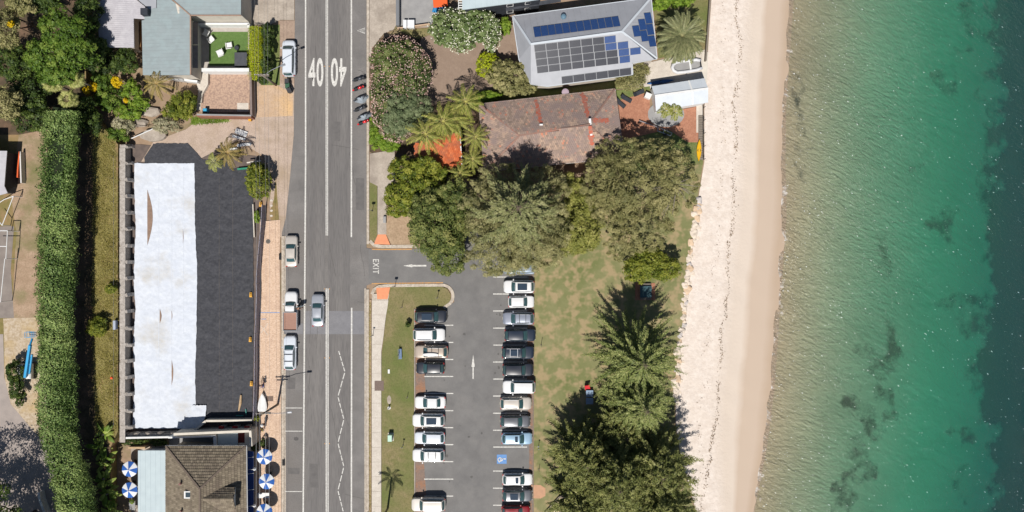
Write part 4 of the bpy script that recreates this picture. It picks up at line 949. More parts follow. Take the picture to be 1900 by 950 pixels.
def tree(name, label, cat, lobes, n, leaf, m, aspect=.45, trunk=.25, base=None, bz=0.0, branches=5, bark='bark', group=None, flowers=None, **kw):
    c = sum((l_[0] for l_ in lobes)) / len(lobes)
    b0 = Vector((c[0], c[1], bz)) if base is None else Vector((base[0], base[1], bz))
    t = thing(name, label, cat, b0, 0, group)
    link('crown', shift(crown(lobes, n, leaf, aspect, **kw), b0), L[m], t)
    if flowers:
        fm, fn, fs = flowers; Pp = []; 
        for (c_, r) in lobes:
            k = fn // len(lobes); d = sph(k); d[:, 2] = np.abs(d[:, 2]); Pp.append(c_ + d * r * rng.uniform(.97, 1.08, k)[:, None])
        Pp = np.concatenate(Pp); nn_ = np.tile((0., 0., 1.), (len(Pp), 1)) + rng.normal(size=Pp.shape) * .4
        link('blossom', shift(leaf_mesh('blossom', Pp, nn_, fs * rng.uniform(.6, 1.3, len(Pp)), .8, rng.random(len(Pp))), b0), L[fm], t, kind='stuff')
    tr = MB(); top = max(l_[0][2] for l_ in lobes)
    tr.tube([(0, 0, -.05), (.05, .03, (top - bz) * .4), (Vector(c) - b0) * .9], [trunk, trunk * .8, trunk * .4], 8)
    for (c_, r) in lobes[:branches]:
        e = Vector(c_) - b0; tr.tube([(0, 0, (top - bz) * .3), e * .55 + Vector((0, 0, .3)), e], [trunk * .6, trunk * .38, trunk * .1], 6)
    tr.build('trunk', M[bark], t, True, True)
    return t
# ---- big hedge down the left side
HC = [(112, 200), (106, 240), (100, 330), (97, 500), (97, 660), (100, 760), (107, 830), (138, 950), (160, 1040)]; HTOP = 7.6
def hedge(name, label, centre, half, z0, z1, y0, y1, n, leaf, m, depth=.5, lump=.5, taper=0.0):
    """clipped row of foliage: leaves over top and both sides, lumpy"""
    cx = lambda y: interp(centre, y)
    yy = rng.uniform(y0, y1, n); zt = z1; f = rng.random(n); hw = half / S; tap = taper
    per = 2 * (z1 - z0) * (.8 if taper == 0 else .62) + 2 * hw; s = f * per
    Pp = np.zeros((n, 3)); Nn = np.zeros((n, 3)); side = (z1 - z0) * (.8 if taper == 0 else .62)
    k = (H - zt) / H / S; X = np.array([(cx(v) - 950) * k for v in yy]); Y = (475 - yy) * k
    lf = s < side; tp = (s >= side) & (s < side + 2 * hw); rt = s >= side + 2 * hw
    Pp[:, 1] = Y
    u = np.where(tp, (s - side) / (2 * hw) * 2 - 1, np.where(lf, -1, 1))
    Pp[:, 0] = X + u * hw; Pp[:, 2] = np.where(lf, z1 - (side - s), np.where(rt, z1 - (s - side - 2 * hw), z1))
    low = np.where(tp, 0, (z1 - Pp[:, 2]) / side); Pp[:, 0] -= u * tap * low ** 1.4
    Nn[lf] = (-1, 0, .3 - taper * .4); Nn[rt] = (1, 0, .3 - taper * .4); Nn[tp] = (0, 0, 1)
    bumpy = np.zeros(n)
    for fr_, am_ in ((.5, .4), (.9, .35), (1.7, .3), (2.9, .22), (4.7, .15)):
        for _ in range(2): dv_ = unit(rng.normal(size=(1, 3)))[0] * fr_ * rng.uniform(.7, 1.4); bumpy += am_ * np.sin(Pp @ dv_ * 1.6 + rng.uniform(0, 6.28))
    bumpy *= lump * .45
    rnd = rng.normal(0, .16, n) - np.abs(rng.normal(0, depth * .5, n))
    edge = np.where(tp, -np.abs(u) ** 4 * .7, 0)
    Pp += unit(Nn) * (bumpy + rnd)[:, None]; Pp[:, 2] += edge
    pat = np.sin(Pp[:, 1] * .35 + 1.3 * np.sin(Pp[:, 1] * .13 + Pp[:, 0] * .5)) * .14
    tn = np.clip(.5 + pat + bumpy * .3 + rng.normal(0, .2, n), 0, 1)
    b0 = Vector((float(X.mean()), float(Y.mean()), z0)); t = thing(name, label, 'hedge', b0)
    link('foliage', shift(leaf_mesh('foliage', Pp, Nn + rng.normal(size=(n, 3)) * .5 + np.array((0, -.1, .1)), leaf * rng.uniform(.6, 1.4, n), .42, tn), b0), L[m], t)
    i = 0
    for y in np.arange(y0 + 6, y1, 26 if z1 - z0 > 4 else 14):
        p = P(cx(y), y, zt); MB().tube([(p.x, p.y, z0 - .05), (p.x + random.uniform(-.2, .2), p.y, z1 - .6)], [.16, .08], 6).build('stem', M['bark'], t)
    return t, b0
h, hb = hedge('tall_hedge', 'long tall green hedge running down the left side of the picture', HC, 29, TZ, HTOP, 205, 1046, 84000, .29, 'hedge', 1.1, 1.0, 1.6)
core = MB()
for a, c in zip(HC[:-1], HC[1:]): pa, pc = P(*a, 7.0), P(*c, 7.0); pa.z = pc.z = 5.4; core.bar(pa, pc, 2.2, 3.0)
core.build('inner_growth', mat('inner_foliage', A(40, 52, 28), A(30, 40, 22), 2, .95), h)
hedge('clipped_hedge', 'lime green clipped hedge beside the small lawn', [(471, 50), (471, 100), (473, 148)], 10.5, 0, 1.9, 48, 148, 9000, .16, 'topiary', .15, .1)
tree('dark_shrub', 'dark green leafy shrub row between lime hedge and parked white van', 'shrub', [lobe(497, 62, 1.8, 11, 18, 1.3), lobe(497, 92, 1.8, 9, 20, 1.2), lobe(495, 122, 1.8, 9, 18, 1.2), lobe(488, 146, 1.4, 12, 11, 1.0)], 9000, .24, 'jungle', trunk=.08)
# ---- trees round the tiled house
tree('oleander', 'large pink flowering oleander beside the row of motorbikes', 'shrub', [lobe(738, 112, 3.4, 50, 44, 2.0), lobe(718, 160, 2.8, 32, 46, 1.8), lobe(764, 140, 3.2, 38, 52, 2.0), lobe(715, 205, 2.2, 26, 36, 1.5), lobe(735, 240, 1.8, 30, 24, 1.2)], 30000, .30, 'ole', trunk=.14, clumps=240, cr=(.10, .2), flowers=('pink', 2300, .19))
tree('grey_shrub', 'rounded grey green shrub below the pink oleander', 'shrub', [lobe(757, 205, 3.4, 46, 44, 2.0), lobe(735, 222, 2.6, 30, 34, 1.5)], 22000, .24, 'grey', .3, trunk=.12, clumps=200, cr=(.08, .16))
tree('frangipani', 'spreading frangipani dotted with white flowers above the brown yard', 'tree', [lobe(835, 52, 3.6, 40, 36, 1.7), lobe(880, 45, 3.6, 44, 32, 1.7), lobe(856, 74, 3.2, 28, 26, 1.4), lobe(912, 66, 3.2, 18, 30, 1.4)], 19000, .34, 'frang', .5, trunk=.16, clumps=220, cr=(.10, .18), flowers=('whitef', 750, .22))
tree('topiary_ball', 'round lime green clipped bush at the edge of the brown yard', 'shrub', [lobe(905, 121, 1.7, 24, 26, 1.6)], 9000, .15, 'topiary', trunk=.08, clumps=160, cr=(.05, .1))
tree('olive_bush', 'olive green bush against the corner of the solar roof', 'shrub', [lobe(950, 146, 2.8, 40, 34, 1.8), lobe(925, 135, 2.4, 28, 24, 1.5), lobe(975, 162, 2.2, 22, 16, 1.2)], 13000, .28, 'dull', trunk=.12, clumps=160, cr=(.09, .18))
tree('green_bush', 'bright green low bush between palms and olive bush', 'shrub', [lobe(907, 180, 1.0, 26, 12, .9), lobe(880, 190, 1.0, 16, 10, .8)], 4500, .24, 'bright', trunk=.06)
tree('lime_bush', 'small lime bush at the left corner of the solar house', 'shrub', [lobe(937, 48, 1.4, 12, 16, 1.0)], 3000, .2, 'bright', trunk=.06)
tree('roadside_bush', 'bright green bush at the roadside below the motorbikes', 'shrub', [lobe(702, 255, 1.2, 18, 22, 1.0), lobe(722, 268, 1.0, 22, 14, .9), lobe(694, 235, 1.0, 10, 18, .8)], 7000, .26, 'bright', trunk=.06)
tree('mango_tree', 'yellow green broadleaf tree beside the upper footpath', 'tree', [lobe(748, 318, 4.0, 26, 24, 1.5), lobe(785, 310, 4.2, 28, 20, 1.5), lobe(748, 362, 4.0, 32, 28, 1.6), lobe(785, 345, 4.4, 30, 30, 1.7), lobe(735, 388, 3.0, 22, 16, 1.1), lobe(812, 322, 3.4, 20, 20, 1.2)], 17000, .36, 'mango', .5, trunk=.2, clumps=130, cr=(.18, .34))
tree('fig_tree', 'dense rounded dark green tree over the exit driveway', 'tree', [lobe(812, 420, 6.0, 56, 62, 2.8), lobe(800, 400, 5.5, 44, 50, 2.4), lobe(830, 468, 5.4, 38, 42, 2.2), lobe(845, 380, 5.6, 40, 46, 2.4)], 36000, .32, 'fig', .5, trunk=.35, clumps=300, cr=(.10, .2))
tree('sheoak', 'broad olive coloured fine leaved tree over the head of the car park', 'tree', [lobe(945, 430, 8.0, 84, 66, 3.0), lobe(905, 385, 7.6, 52, 56, 2.8), lobe(1005, 410, 7.6, 58, 66, 2.8), lobe(928, 472, 6.6, 66, 42, 2.4), lobe(985, 460, 7.0, 64, 44, 2.5), lobe(1010, 350, 6.5, 48, 44, 2.4), lobe(925, 335, 6.5, 44, 36, 2.2)], 60000, .36, 'olive', .22, trunk=.4, clumps=420, cr=(.08, .17), droop=.5)
tree('coral_tree', 'yellow green low tree between the two olive trees', 'tree', [lobe(1080, 425, 3.6, 38, 42, 1.6), lobe(1058, 448, 3.0, 36, 26, 1.3), lobe(1080, 382, 3.6, 34, 34, 1.5), lobe(1062, 350, 3.4, 28, 28, 1.4)], 15000, .3, 'coral', .5, trunk=.16, clumps=120)
t12 = tree('sheoak', 'sparse grey green tree with bare branches next to the sand wall', 'tree', [lobe(1180, 345, 7.5, 84, 72, 2.6), lobe(1245, 335, 7.0, 58, 62, 2.2), lobe(1125, 335, 6.8, 52, 58, 2.2), lobe(1188, 422, 6.2, 62, 54, 2.2), lobe(1140, 385, 6.0, 46, 46, 2.0), lobe(1150, 282, 6.0, 50, 32, 1.8), lobe(1225, 285, 6.2, 48, 32, 1.8), lobe(1160, 455, 5.4, 38, 30, 1.6)], 50000, .38, 'dull', .24, trunk=.32, clumps=420, cr=(.07, .14), droop=.4, fill=.25, base=P(1215, 360)[:2])
b_ = MB(); org = Vector(t12.location)
for k in range(20):
    a = random.uniform(0, 2 * math.pi); c = P(1253, 342, 7.4) - org; r = random.uniform(2.0, 6.8) if math.cos(a) < .2 else random.uniform(1.5, 3.4)
    e = c + Vector((math.cos(a) * r, -abs(math.sin(a)) * r * .8 if k % 3 else math.sin(a) * r * .8, random.uniform(.6, 1.7))); mid = c.lerp(e, .5) + Vector((0, 0, .5)); b_.tube([c, mid, e], [.06, .045, .02], 5)
b_.build('bare_branches', M['greybark'], t12, True, True, kind='stuff')
tree('fig_tree', 'small dense green tree beside the sunken brick pit on the lawn', 'tree', [lobe(1205, 490, 3.6, 40, 28, 1.7), lobe(1235, 498, 3.2, 28, 22, 1.5), lobe(1182, 505, 3.0, 26, 20, 1.4)], 12000, .28, 'mango', .5, trunk=.2, clumps=150)
tree('shed_bush', 'thin brownish olive bush between boat shed and solar house', 'shrub', [lobe(1170, 148, 2.0, 30, 20, 1.3), lobe(1188, 130, 1.8, 18, 14, 1.0)], 6500, .24, 'dull', .35, trunk=.08, clumps=90, fill=.4)
tree('corner_bush', 'lime green bush at the top right garden beside the date palm', 'shrub', [lobe(1226, 8, 1.8, 18, 12, 1.2), lobe(1262, 2, 1.8, 24, 12, 1.2)], 5000, .24, 'bright', trunk=.08)
# ---- Norfolk pines
def norfolk(label, px, py, h, rad, m='pine', tiers=13, per=7, dens=1.0, name='norfolk_pine', leafl=.62, wob=0.0, z0f=.18, splay=1.0):
    """tier on tier of straight boughs, each one a feather of upturned needle fingers"""
    top = P(px, py, h); base = Vector((top.x, top.y, 0)); t = thing(name, label, 'tree', base)
    Pp = []; Al = []; Nn = []; Tt = []; bb = MB()
    for i in range(tiers):
        f = i / (tiers - 1); z = h * (z0f + (1 - z0f) * f ** .9) - .3; r = rad * (1 - f) ** .62 + .5
        a0 = random.uniform(0, 6.28); nb = per if f < .85 else max(4, per - 2); tn0 = random.gauss(.5, .08)
        for k in range(nb):
            a = a0 + 2 * math.pi * k / nb + random.uniform(-.16, .16) * (1 + wob * 2); rr = r * random.uniform(.82 - wob * .3, 1.12)
            d = np.array((math.cos(a), math.sin(a), 0)); side = np.array((-d[1], d[0], 0)); nseg = max(4, int(rr / .24 * dens))
            for j in range(nseg):
                s = (j + .6) / nseg; zz = z + (.10 - .26 * s + .34 * s * s) * rr * .55 * splay
                c = np.array((0, 0, zz)) + d * rr * s + side * wob * math.sin(s * 5 + k)
                wdt = (.28 + .62 * math.sin(math.pi * min(1, s * .9 + .12))) * min(1, rr / 3) * leafl
                for sg in (-1, 1, -1, 1, 0):
                    dr = d * .9 + side * sg * random.uniform(.5, 1.1) + np.array((0, 0, random.uniform(.0, .45)))
                    dr /= np.linalg.norm(dr); q = c + dr * wdt * .5
                    Pp.append(q + rng.normal(0, .05, 3)); Al.append(dr); Nn.append(np.array((0, 0, 1.)) + rng.normal(0, .45, 3)); Tt.append((tn0 + .10 * s + random.gauss(0, .16), wdt))
            e = Vector(d) * rr * .95; e.z = z + .1 * rr * .5 * splay; bb.tube([(0, 0, z), (d[0] * rr * .5, d[1] * rr * .5, z), e], [.07, .05, .015], 4, False)
    Pp = np.array(Pp); Al = np.array(Al); Tt = np.array(Tt); n = len(Pp)
    Nn = unit(np.array(Nn)); tt = unit(Al - Nn * (Al * Nn).sum(1, keepdims=True)); bt = np.cross(Nn, tt); sz = (Tt[:, 1] * rng.uniform(.8, 1.3, n))[:, None]
    V = np.stack([Pp - tt * sz * .5, Pp + bt * sz * .13, Pp + tt * sz * .5, Pp - bt * sz * .13], 1).reshape(-1, 3)
    link('crown', np_mesh('crown', V, np.arange(4 * n).reshape(-1, 4), np.repeat(np.clip(Tt[:, 0], 0, 1), 4)), L[m], t)
    bb.build('boughs', M['bark'], t, True, True, kind='stuff')
    MB().tube([(0, 0, -.05), (.05, 0, h * .5), (0, 0, h)], [.38, .24, .04], 8).build('trunk', M['bark'], t, True, True); return t
norfolk('Norfolk pine whose shadow falls across the red tiled roof', 962, 384, 20.5, 7.0, 'pinegrey', 18, 8, 1.15, z0f=.3, wob=.45, leafl=.8)
norfolk('Norfolk pine with star shaped top casting its shadow on the brick pit', 1199, 680, 15.5, 7.4, 'pine', 16, 8, 1.2)
norfolk('pale tipped Norfolk pine standing second beside the sand', 1203, 766, 15.0, 5.4, 'pine', 15, 8, 1.2)
for lab, px, py, h_, r_, sd in (('dark pine left of the group at the bottom beside the car park', 1090, 868, 11.5, 5.6, 1), ('dark pine in the middle of the bottom group above the sand patch', 1152, 915, 14.5, 6.6, 2), ('dark pine at the sand edge in the bottom group', 1232, 890, 13.5, 6.4, 3), ('dark pine cut by the bottom edge near the beach', 1245, 985, 16.0, 6.4, 4), ('dark pine cut by the bottom edge above the sand patch', 1085, 958, 12.0, 5.2, 5), ('shaded pine in the middle of the group below the pale tipped one', 1165, 818, 8.0, 6.2, 6)):
    lo = [lobe(px, py, h_ - 2.2, r_ * 8.2, r_ * 8.2, 2.2)]
    t = norfolk(lab, px, py, h_, r_, 'darkpine', 14, 8, 1.1, 'pine_tree', .85, .25, .22)
    link('outer_sprays', shift(crown([lobe(px, py, h_ - 3.0, r_ * 9.5, r_ * 9.5, 2.6), lobe(px, py, h_ - 1.2, r_ * 4.5, r_ * 4.5, 1.6)], 3500, .46, .24, 150, (.07, .17), .0, .2), t.location), L['darkpine'], t)
# ---- palms
def frond_mesh(name, Lr, n, leaf, w, arch, droop, seed):
    """one palm leaf along +x: midrib arching down, two rows of leaflets"""
    r_ = np.random.default_rng(seed); V = []; F = []; T = []
    def rib(s): return np.array((Lr * (s - .12 * s ** 3), 0, arch * (1.6 * s - 2.6 * s * s) * Lr * .35))
    for i in range(n + 1):
        s = i / n; p = rib(s); ww = .035 * (1 - s * .8)
        V += [p + (0, ww, 0), p - (0, ww, 0)]; T += [.85, .85]
        if i: b = 2 * i; F.append((b - 2, b - 1, b + 1, b))
    for i in range(1, n + 1):
        s = .12 + .88 * i / n; p = rib(s); q = rib(min(1, s + .02)) - p; q /= np.linalg.norm(q) + 1e-9
        ln = leaf * (.55 + .9 * math.sin(math.pi * min(1, .15 + s * .8))) * r_.uniform(.85, 1.1)
        for sg in (-1, 1):
            d = q * .75 + np.array((0, sg * 1., 0)) + np.array((0, 0, -droop * r_.uniform(.4, 1.2))); d /= np.linalg.norm(d)
            nb = np.cross(d, (0, 0, 1)); nb /= np.linalg.norm(nb); b = len(V); t = r_.normal(.5, .18)
            V += [p - nb * w * .3, p + d * ln * .45 - nb * w * .5, p + d * ln - np.array((0, 0, droop * .12)), p + d * ln * .45 + nb * w * .5]; T += [t] * 4; F.append((b, b + 1, b + 2, b + 3))
    return np_mesh(name, np.array(V, float), np.array(F), np.clip(np.array(T), 0, 1))
FR = {'queen': [frond_mesh('frond', 2.9, 22, .40, .085, 1.0, .8, k) for k in range(3)], 'date': [frond_mesh('frond', 4.1, 46, .42, .07, .75, .15, k + 9) for k in range(3)], 'small': [frond_mesh('frond', 1.7, 18, .42, .08, 1.0, .4, k + 20) for k in range(2)]}
def palm(label, px, py, h, n, kind='queen', m='palm', scale=1.0, name='palm_tree', lean=(0, 0), bz=0.0, up=(.1, .9), trunk=.15, group=None):
    top = P(px, py, h); base = Vector((top.x - lean[0], top.y - lean[1], bz)); t = thing(name, label, 'palm', base, 0, group)
    hd = top - base; MB().tube([(0, 0, -.05), hd * .5 + Vector((lean[0] * -.08, lean[1] * -.08, 0)), hd], [trunk * 1.2, trunk, trunk * .8], 8).build('trunk', M['greybark'], t, True, True)
    for k in range(n):
        me = FR[kind][k % len(FR[kind])]; a = k * 2.39996 + random.uniform(-.1, .1); e = up[0] + (up[1] - up[0]) * (k / n) ** 1.0
        o = bpy.data.objects.new('frond', me); COL.objects.link(o); o.parent = t
        if not me.materials: me.materials.append(L[m])
        o.material_slots[0].link = 'OBJECT'; o.material_slots[0].material = L[m]
        o.location = hd; o.rotation_euler = (random.uniform(-.15, .15), -e + .35, a); s = scale * random.uniform(.88, 1.08) * (1 - .25 * k / n); o.scale = (s, s, s)
    return t
for lab, px, py, h_, s_ in (('topmost palm of the cluster beside the brown yard', 864, 190, 6.8, 1.2), ('palm in the middle of the cluster over the orange porch', 822, 226, 7.4, 1.25), ('leftmost palm of the cluster beside the grey green shrub', 790, 250, 7.0, 1.25), ('palm leaning between the middle one and the tiled house', 846, 224, 6.4, 1.1), ('yellowish palm at the left edge of the tiled roof', 882, 255, 5.6, .9), ('shaded palm below the orange porch', 877, 296, 4.6, .85), ('small palm crowded by the Norfolk pine foliage', 853, 322, 5.0, .8)):
    palm(lab, px, py, h_, 14, 'queen', 'palm', s_, group='palms by the tiled house')
palm('big date palm with a wide rosette of grey green fronds by the beach', 1265, 68, 5.2, 70, 'date', 'phoenix', 1.12, 'date_palm', up=(-.25, 1.15), trunk=.4)
for x, y in ((1235, 203), (1253, 207)): palm('small palm ' + ('in front of the boat shed' if x < 1240 else 'nearest the sand beside the boat shed'), x, y, 3.0, 9, 'small', 'palm', .95, trunk=.08)
palm('dry tipped palm at the top corner of the black sheeting', 423, 284, 4.2, 15, 'queen', 'drypalm', .95)
palm('small pale palm on the black sheeting edge next to the dry tipped palm', 397, 300, 2.4, 8, 'small', 'fan', 1.0, trunk=.08)
palm('palm with yellowish fronds at the foot of the grey green roof', 290, 156, 5.2, 14, 'queen', 'drypalm', .95)
palm('tall palm standing just below the picture whose shadow lies on the verge', 700, 976, 7.6, 11, 'queen', 'palm', .9, lean=(-.25, 0), trunk=.13)
# fan palms in the jungle: round leaves of splayed blades
def fan_mesh(seed):
    r_ = np.random.default_rng(seed); V = []; F = []; T = []
    V += [(0, .02, 0), (0, -.02, 0), (.8, -.015, .25), (.8, .015, .25)]; F.append((0, 1, 2, 3)); T += [.8] * 4
    for k in range(18):
        a = R(-130 + 260 * k / 17); d = np.array((math.cos(a), math.sin(a), -.18 - .3 * abs(math.sin(a)))); c = np.array((.8, 0, .25)); nb = np.array((-math.sin(a), math.cos(a), 0)); ln = r_.uniform(.55, .75); b = len(V)
        V += [c, c + d * ln * .55 - nb * .05, c + d * ln, c + d * ln * .55 + nb * .05]; F.append((b, b + 1, b + 2, b + 3)); T += [r_.uniform(.2, .95)] * 4
    return np_mesh('fan', np.array(V, float), np.array(F), np.array(T))
FR['fan'] = [fan_mesh(k) for k in range(3)]
for lab, x, y, h_ in (('uppermost fan palm of the clump in the left garden', 112, 122, 7.5), ('right hand fan palm of the clump in the left garden', 137, 146, 7.2), ('left hand fan palm of the clump in the left garden', 95, 154, 7.0), ('lowest fan palm of the clump in the left garden', 125, 184, 6.4)):
    palm(lab, x, y, h_, 22, 'fan', 'fan', 1.15, 'fan_palm', bz=TZ, up=(-.6, 1.0), trunk=.12, group='fan palms in the left garden')
# ---- jungle garden top left
def J(name, label, cat, lobes, n, leaf, m, **kw): return tree(name, label, cat, lobes, n, leaf, m, bz=kw.pop('bz', 0), **kw)
J('garden_tree', 'bright green broadleaf tree in the middle of the left garden', 'tree', [lobe(120, 60, 8.5, 44, 42, 2.2), lobe(90, 105, 8.0, 40, 34, 2.0), lobe(140, 100, 8.2, 36, 34, 2.0), lobe(105, 135, 7.4, 40, 26, 1.8)], 20000, .36, 'jbright', aspect=.5, trunk=.25, clumps=150, cr=(.14, .28), bz=TZ)
J('garden_tree', 'dark tree at the top of the left garden beside the white roof', 'tree', [lobe(165, 25, 5.0, 26, 34, 2.0), lobe(175, 100, 4.6, 26, 34, 1.8), lobe(60, 5, 6.0, 50, 20, 2.0)], 12000, .34, 'jungle', trunk=.2, clumps=110, bz=TZ)
J('garden_tree', 'dark tree at the left edge above the olive tree', 'tree', [lobe(25, 115, 5.0, 38, 36, 2.0), lobe(55, 170, 4.6, 36, 40, 1.8), lobe(60, 220, 4.2, 40, 26, 1.6)], 12000, .36, 'jungle', trunk=.2, clumps=110, bz=TZ)
J('garden_tree', 'olive leaved tree in the top left corner', 'tree', [lobe(12, 52, 8.0, 24, 38, 2.2), lobe(40, 10, 8.0, 24, 18, 1.6)], 7000, .3, 'dull', trunk=.2, clumps=90, bz=TZ)
J('garden_tree', 'olive leaved tree at the left edge above the cabin', 'tree', [lobe(12, 192, 7.0, 30, 30, 2.2)], 6000, .3, 'dull', trunk=.2, clumps=80, bz=TZ)
J('garden_shrub', 'mid green shrubs at the top end of the tall hedge', 'shrub', [lobe(125, 222, 4.8, 30, 24, 1.6), lobe(170, 225, 3.4, 24, 26, 1.3), lobe(150, 195, 3.4, 26, 18, 1.3)], 9000, .3, 'jungle', trunk=.12, bz=TZ)
J('garden_shrub', 'light green shrub among the rocks of the left garden', 'shrub', [lobe(246, 172, 1.6, 18, 24, 1.2), lobe(240, 210, 1.2, 24, 16, 1.0), lobe(262, 195, 1.2, 16, 16, .9)], 7000, .26, 'bright', trunk=.07)
J('garden_shrub', 'green shrub at the corner of the mottled paved yard', 'shrub', [lobe(338, 196, 2.0, 24, 26, 1.4), lobe(318, 205, 1.6, 18, 16, 1.0), lobe(355, 190, 1.4, 12, 20, 1.0)], 8000, .26, 'mango', trunk=.08)
J('garden_shrub', 'pale cream flowering shrub above the tarp site', 'shrub', [lobe(308, 232, 1.2, 26, 14, .9), lobe(228, 232, 1.2, 20, 18, .9)], 4500, .24, 'pale', trunk=.06)
J('garden_shrub', 'shaded shrub in the gap below the white roof', 'shrub', [lobe(236, 112, 2.2, 22, 24, 1.4), lobe(215, 105, 2.0, 20, 22, 1.2), lobe(200, 125, 1.8, 18, 18, 1.2)], 7000, .28, 'jungle', trunk=.08)
J('garden_shrub', 'dark shrub along the top of the retaining wall', 'shrub', [lobe(205, 185, 1.4, 26, 26, 1.2), lobe(190, 150, 1.4, 20, 20, 1.2), lobe(215, 250, 1.4, 26, 14, .9)], 8000, .26, 'jbright', trunk=.08)
for k, (lab, x, y, r) in enumerate((('large round yellow flowering bush below the white roof', 217, 152, 10), ('smaller yellow flowering bush left of the round one', 172, 161, 8), ('smallest yellow flowering bush in the left garden', 161, 168, 6), ('yellow blossom patch near the top left corner', 20, 44, 6), ('yellow flowering spot among the rocks of the garden', 235, 187, 4))):
    tree('yellow_bush', lab, 'shrub', [lobe(x, y, 2.2 if x > 100 else 9, r, r, .7)], 900, .2, 'yellow', .7, trunk=.05, bz=0 if x > 100 else TZ)
tree('grass_bush', 'yellow green bush growing in the long grass of the terrace', 'shrub', [lobe(182, 606, TZ + 1.2, 18, 18, 1.0), lobe(172, 612, TZ + 1, 12, 12, .8)], 4200, .24, 'mango', trunk=.06, bz=TZ)
tree('grass_bush', 'small bush at the top of the terrace edge', 'shrub', [lobe(206, 536, TZ + .8, 10, 9, .7)], 1600, .2, 'mango', trunk=.05, bz=TZ)
tree('court_bush', 'tapering dark bush on the paved court beside the boom lift', 'shrub', [lobe(28, 690, TZ + 1.6, 15, 22, 1.4), lobe(32, 720, TZ + 1.4, 14, 22, 1.2), lobe(36, 746, TZ + .8, 6, 12, .7)], 6000, .26, 'jungle', trunk=.07, bz=TZ)
tree('corner_tree', 'dark tree in the bottom left corner', 'tree', [lobe(18, 985, TZ + 6, 60, 50, 2.4), lobe(-40, 930, TZ + 7, 60, 60, 2.6), lobe(70, 1010, TZ + 5, 50, 40, 2)], 12000, .36, 'jungle', trunk=.25, clumps=110, bz=TZ)
tree('corner_tree', 'shaded tree whose shadow crosses the court at the bottom left', 'tree', [lobe(-60, 1010, TZ + 9, 70, 50, 2.6), lobe(20, 1060, TZ + 9, 70, 50, 2.6)], 9000, .36, 'jungle', trunk=.25, clumps=110, bz=TZ)
tree('clipped_shrub', 'rounded glossy green shrub at the corner of the black sheeting', 'shrub', [lobe(480, 338, 2.4, 24, 32, 1.7), lobe(476, 318, 2.0, 18, 18, 1.3)], 9000, .26, 'mango', .5, trunk=.1, clumps=180, cr=(.08, .14))
tree('fence_plant', 'small green plant between the two fence lines of the site', 'shrub', [lobe(477, 402, .8, 5, 12, .8)], 1400, .2, 'bright', trunk=.04)
# banana plants: big paddle leaves
def paddle(seed):
    r_ = random.Random(seed); V = []; F = []
    for i in range(9):
        s = i / 8; w = .34 * math.sin(math.pi * min(1, s * .92 + .06)) ** .7; z = 1.1 * s - 1.35 * s * s
        V += [(s * 1.9, w, z - .10), (s * 1.9, 0, z), (s * 1.9, -w, z - .10)]
        if i: b = 3 * i; F += [(b - 3, b - 2, b + 1, b), (b - 2, b - 1, b + 2, b + 1)]
    return np_mesh('leaf', np.array(V), np.array(F), np.full(len(V), r_.uniform(.25, .9)))
FR['paddle'] = [paddle(k) for k in range(5)]
for k, (lab, x, y) in enumerate((('banana plant at the top of the row beside the restaurant', 207, 800), ('second banana plant from the top beside the hedge', 200, 828), ('third banana plant from the top beside the hedge', 210, 850), ('banana plant left of the upper rear parasol', 208, 880), ('banana plant left of the lower rear parasol', 214, 908), ('lowest banana plant beside the hedge', 218, 940))):
    t = thing('banana_plant', lab, 'plant', P(x, y, 0), 0, 'banana plants by the restaurant'); h_ = 2.6
    MB().tube([(0, 0, 0), (0, 0, h_)], [.16, .1], 8).build('stem', M['greybark'], t, True, True)
    for j in range(17):
        o = link('leaf', FR['paddle'][j % 5], L['banana'], t, (random.uniform(-.5, .5), random.uniform(-.7, .7), h_ - random.uniform(0, 1.2)), (random.uniform(-.3, .3), random.uniform(-.7, .2), random.uniform(0, 6.28))); s = random.uniform(.55, .95); o.scale = (s, s, s)
tree('courtyard_bed', 'leafy bed behind the low wall north of the flat blue roof', 'plant', [lobe(250, 820, .6, 22, 7, .6), lobe(292, 820, .6, 20, 7, .6)], 3000, .2, 'jungle', trunk=.04)
# ---- long grass of the terrace: uncountable blades
def blades(name, poly, z, n, hgt, m, label=None):
    xs = [p[0] for p in poly]; ys_ = [p[1] for p in poly]; X = []; 
    while len(X) < n:
        q = (random.uniform(min(xs), max(xs)), random.uniform(min(ys_), max(ys_)))
        if inpoly(q, poly): X.append(q)
    c = np.array([tuple(P(x, y, z)) for x, y in X]); sp = min(.34, hgt * .7); clump = .5 + .5 * np.sin(c[:, 0] * 1.3 + 2 * np.sin(c[:, 1] * .5)) * np.sin(c[:, 1] * .9)
    a = rng.uniform(0, 6.28, n); hh = hgt * rng.uniform(.4, 1.2, n) * (.55 + .7 * clump); w = .045
    s = np.stack([np.cos(a), np.sin(a), 0 * a], 1); ln = rng.normal(0, sp, (n, 3)); ln[:, 2] = hh * .6
    V = np.stack([c - s * w, c + s * w, c + ln], 1).reshape(-1, 3); tn = np.repeat(np.clip(rng.normal(.5, .2, n) - .15 * clump, 0, 1), 3)
    o = link(name, np_mesh(name, V, np.arange(3 * n).reshape(-1, 3), tn), L[m], kind='stuff'); return o
o = blades('long_grass', [(172, 235), (214, 262), (217, 480), (217, 795), (205, 815), (178, 800), (172, 560), (174, 400)], TZ, 22000, .42, 'straw'); tag(o, 'long straw coloured grass on the terrace above the retaining wall', 'grass', kind='stuff')
o = blades('weeds', [(684, 560), (688.5, 560), (688.5, 960), (685, 960)], .1, 2200, .1, 'straw'); tag(o, 'thin weeds along the back of the kerb', 'weeds', kind='stuff')
o = blades('weeds', [(355, 218), (425, 216), (425, 226), (355, 232)], .03, 1500, .3, 'bright'); tag(o, 'green weeds under the brick yard wall', 'weeds', kind='stuff')
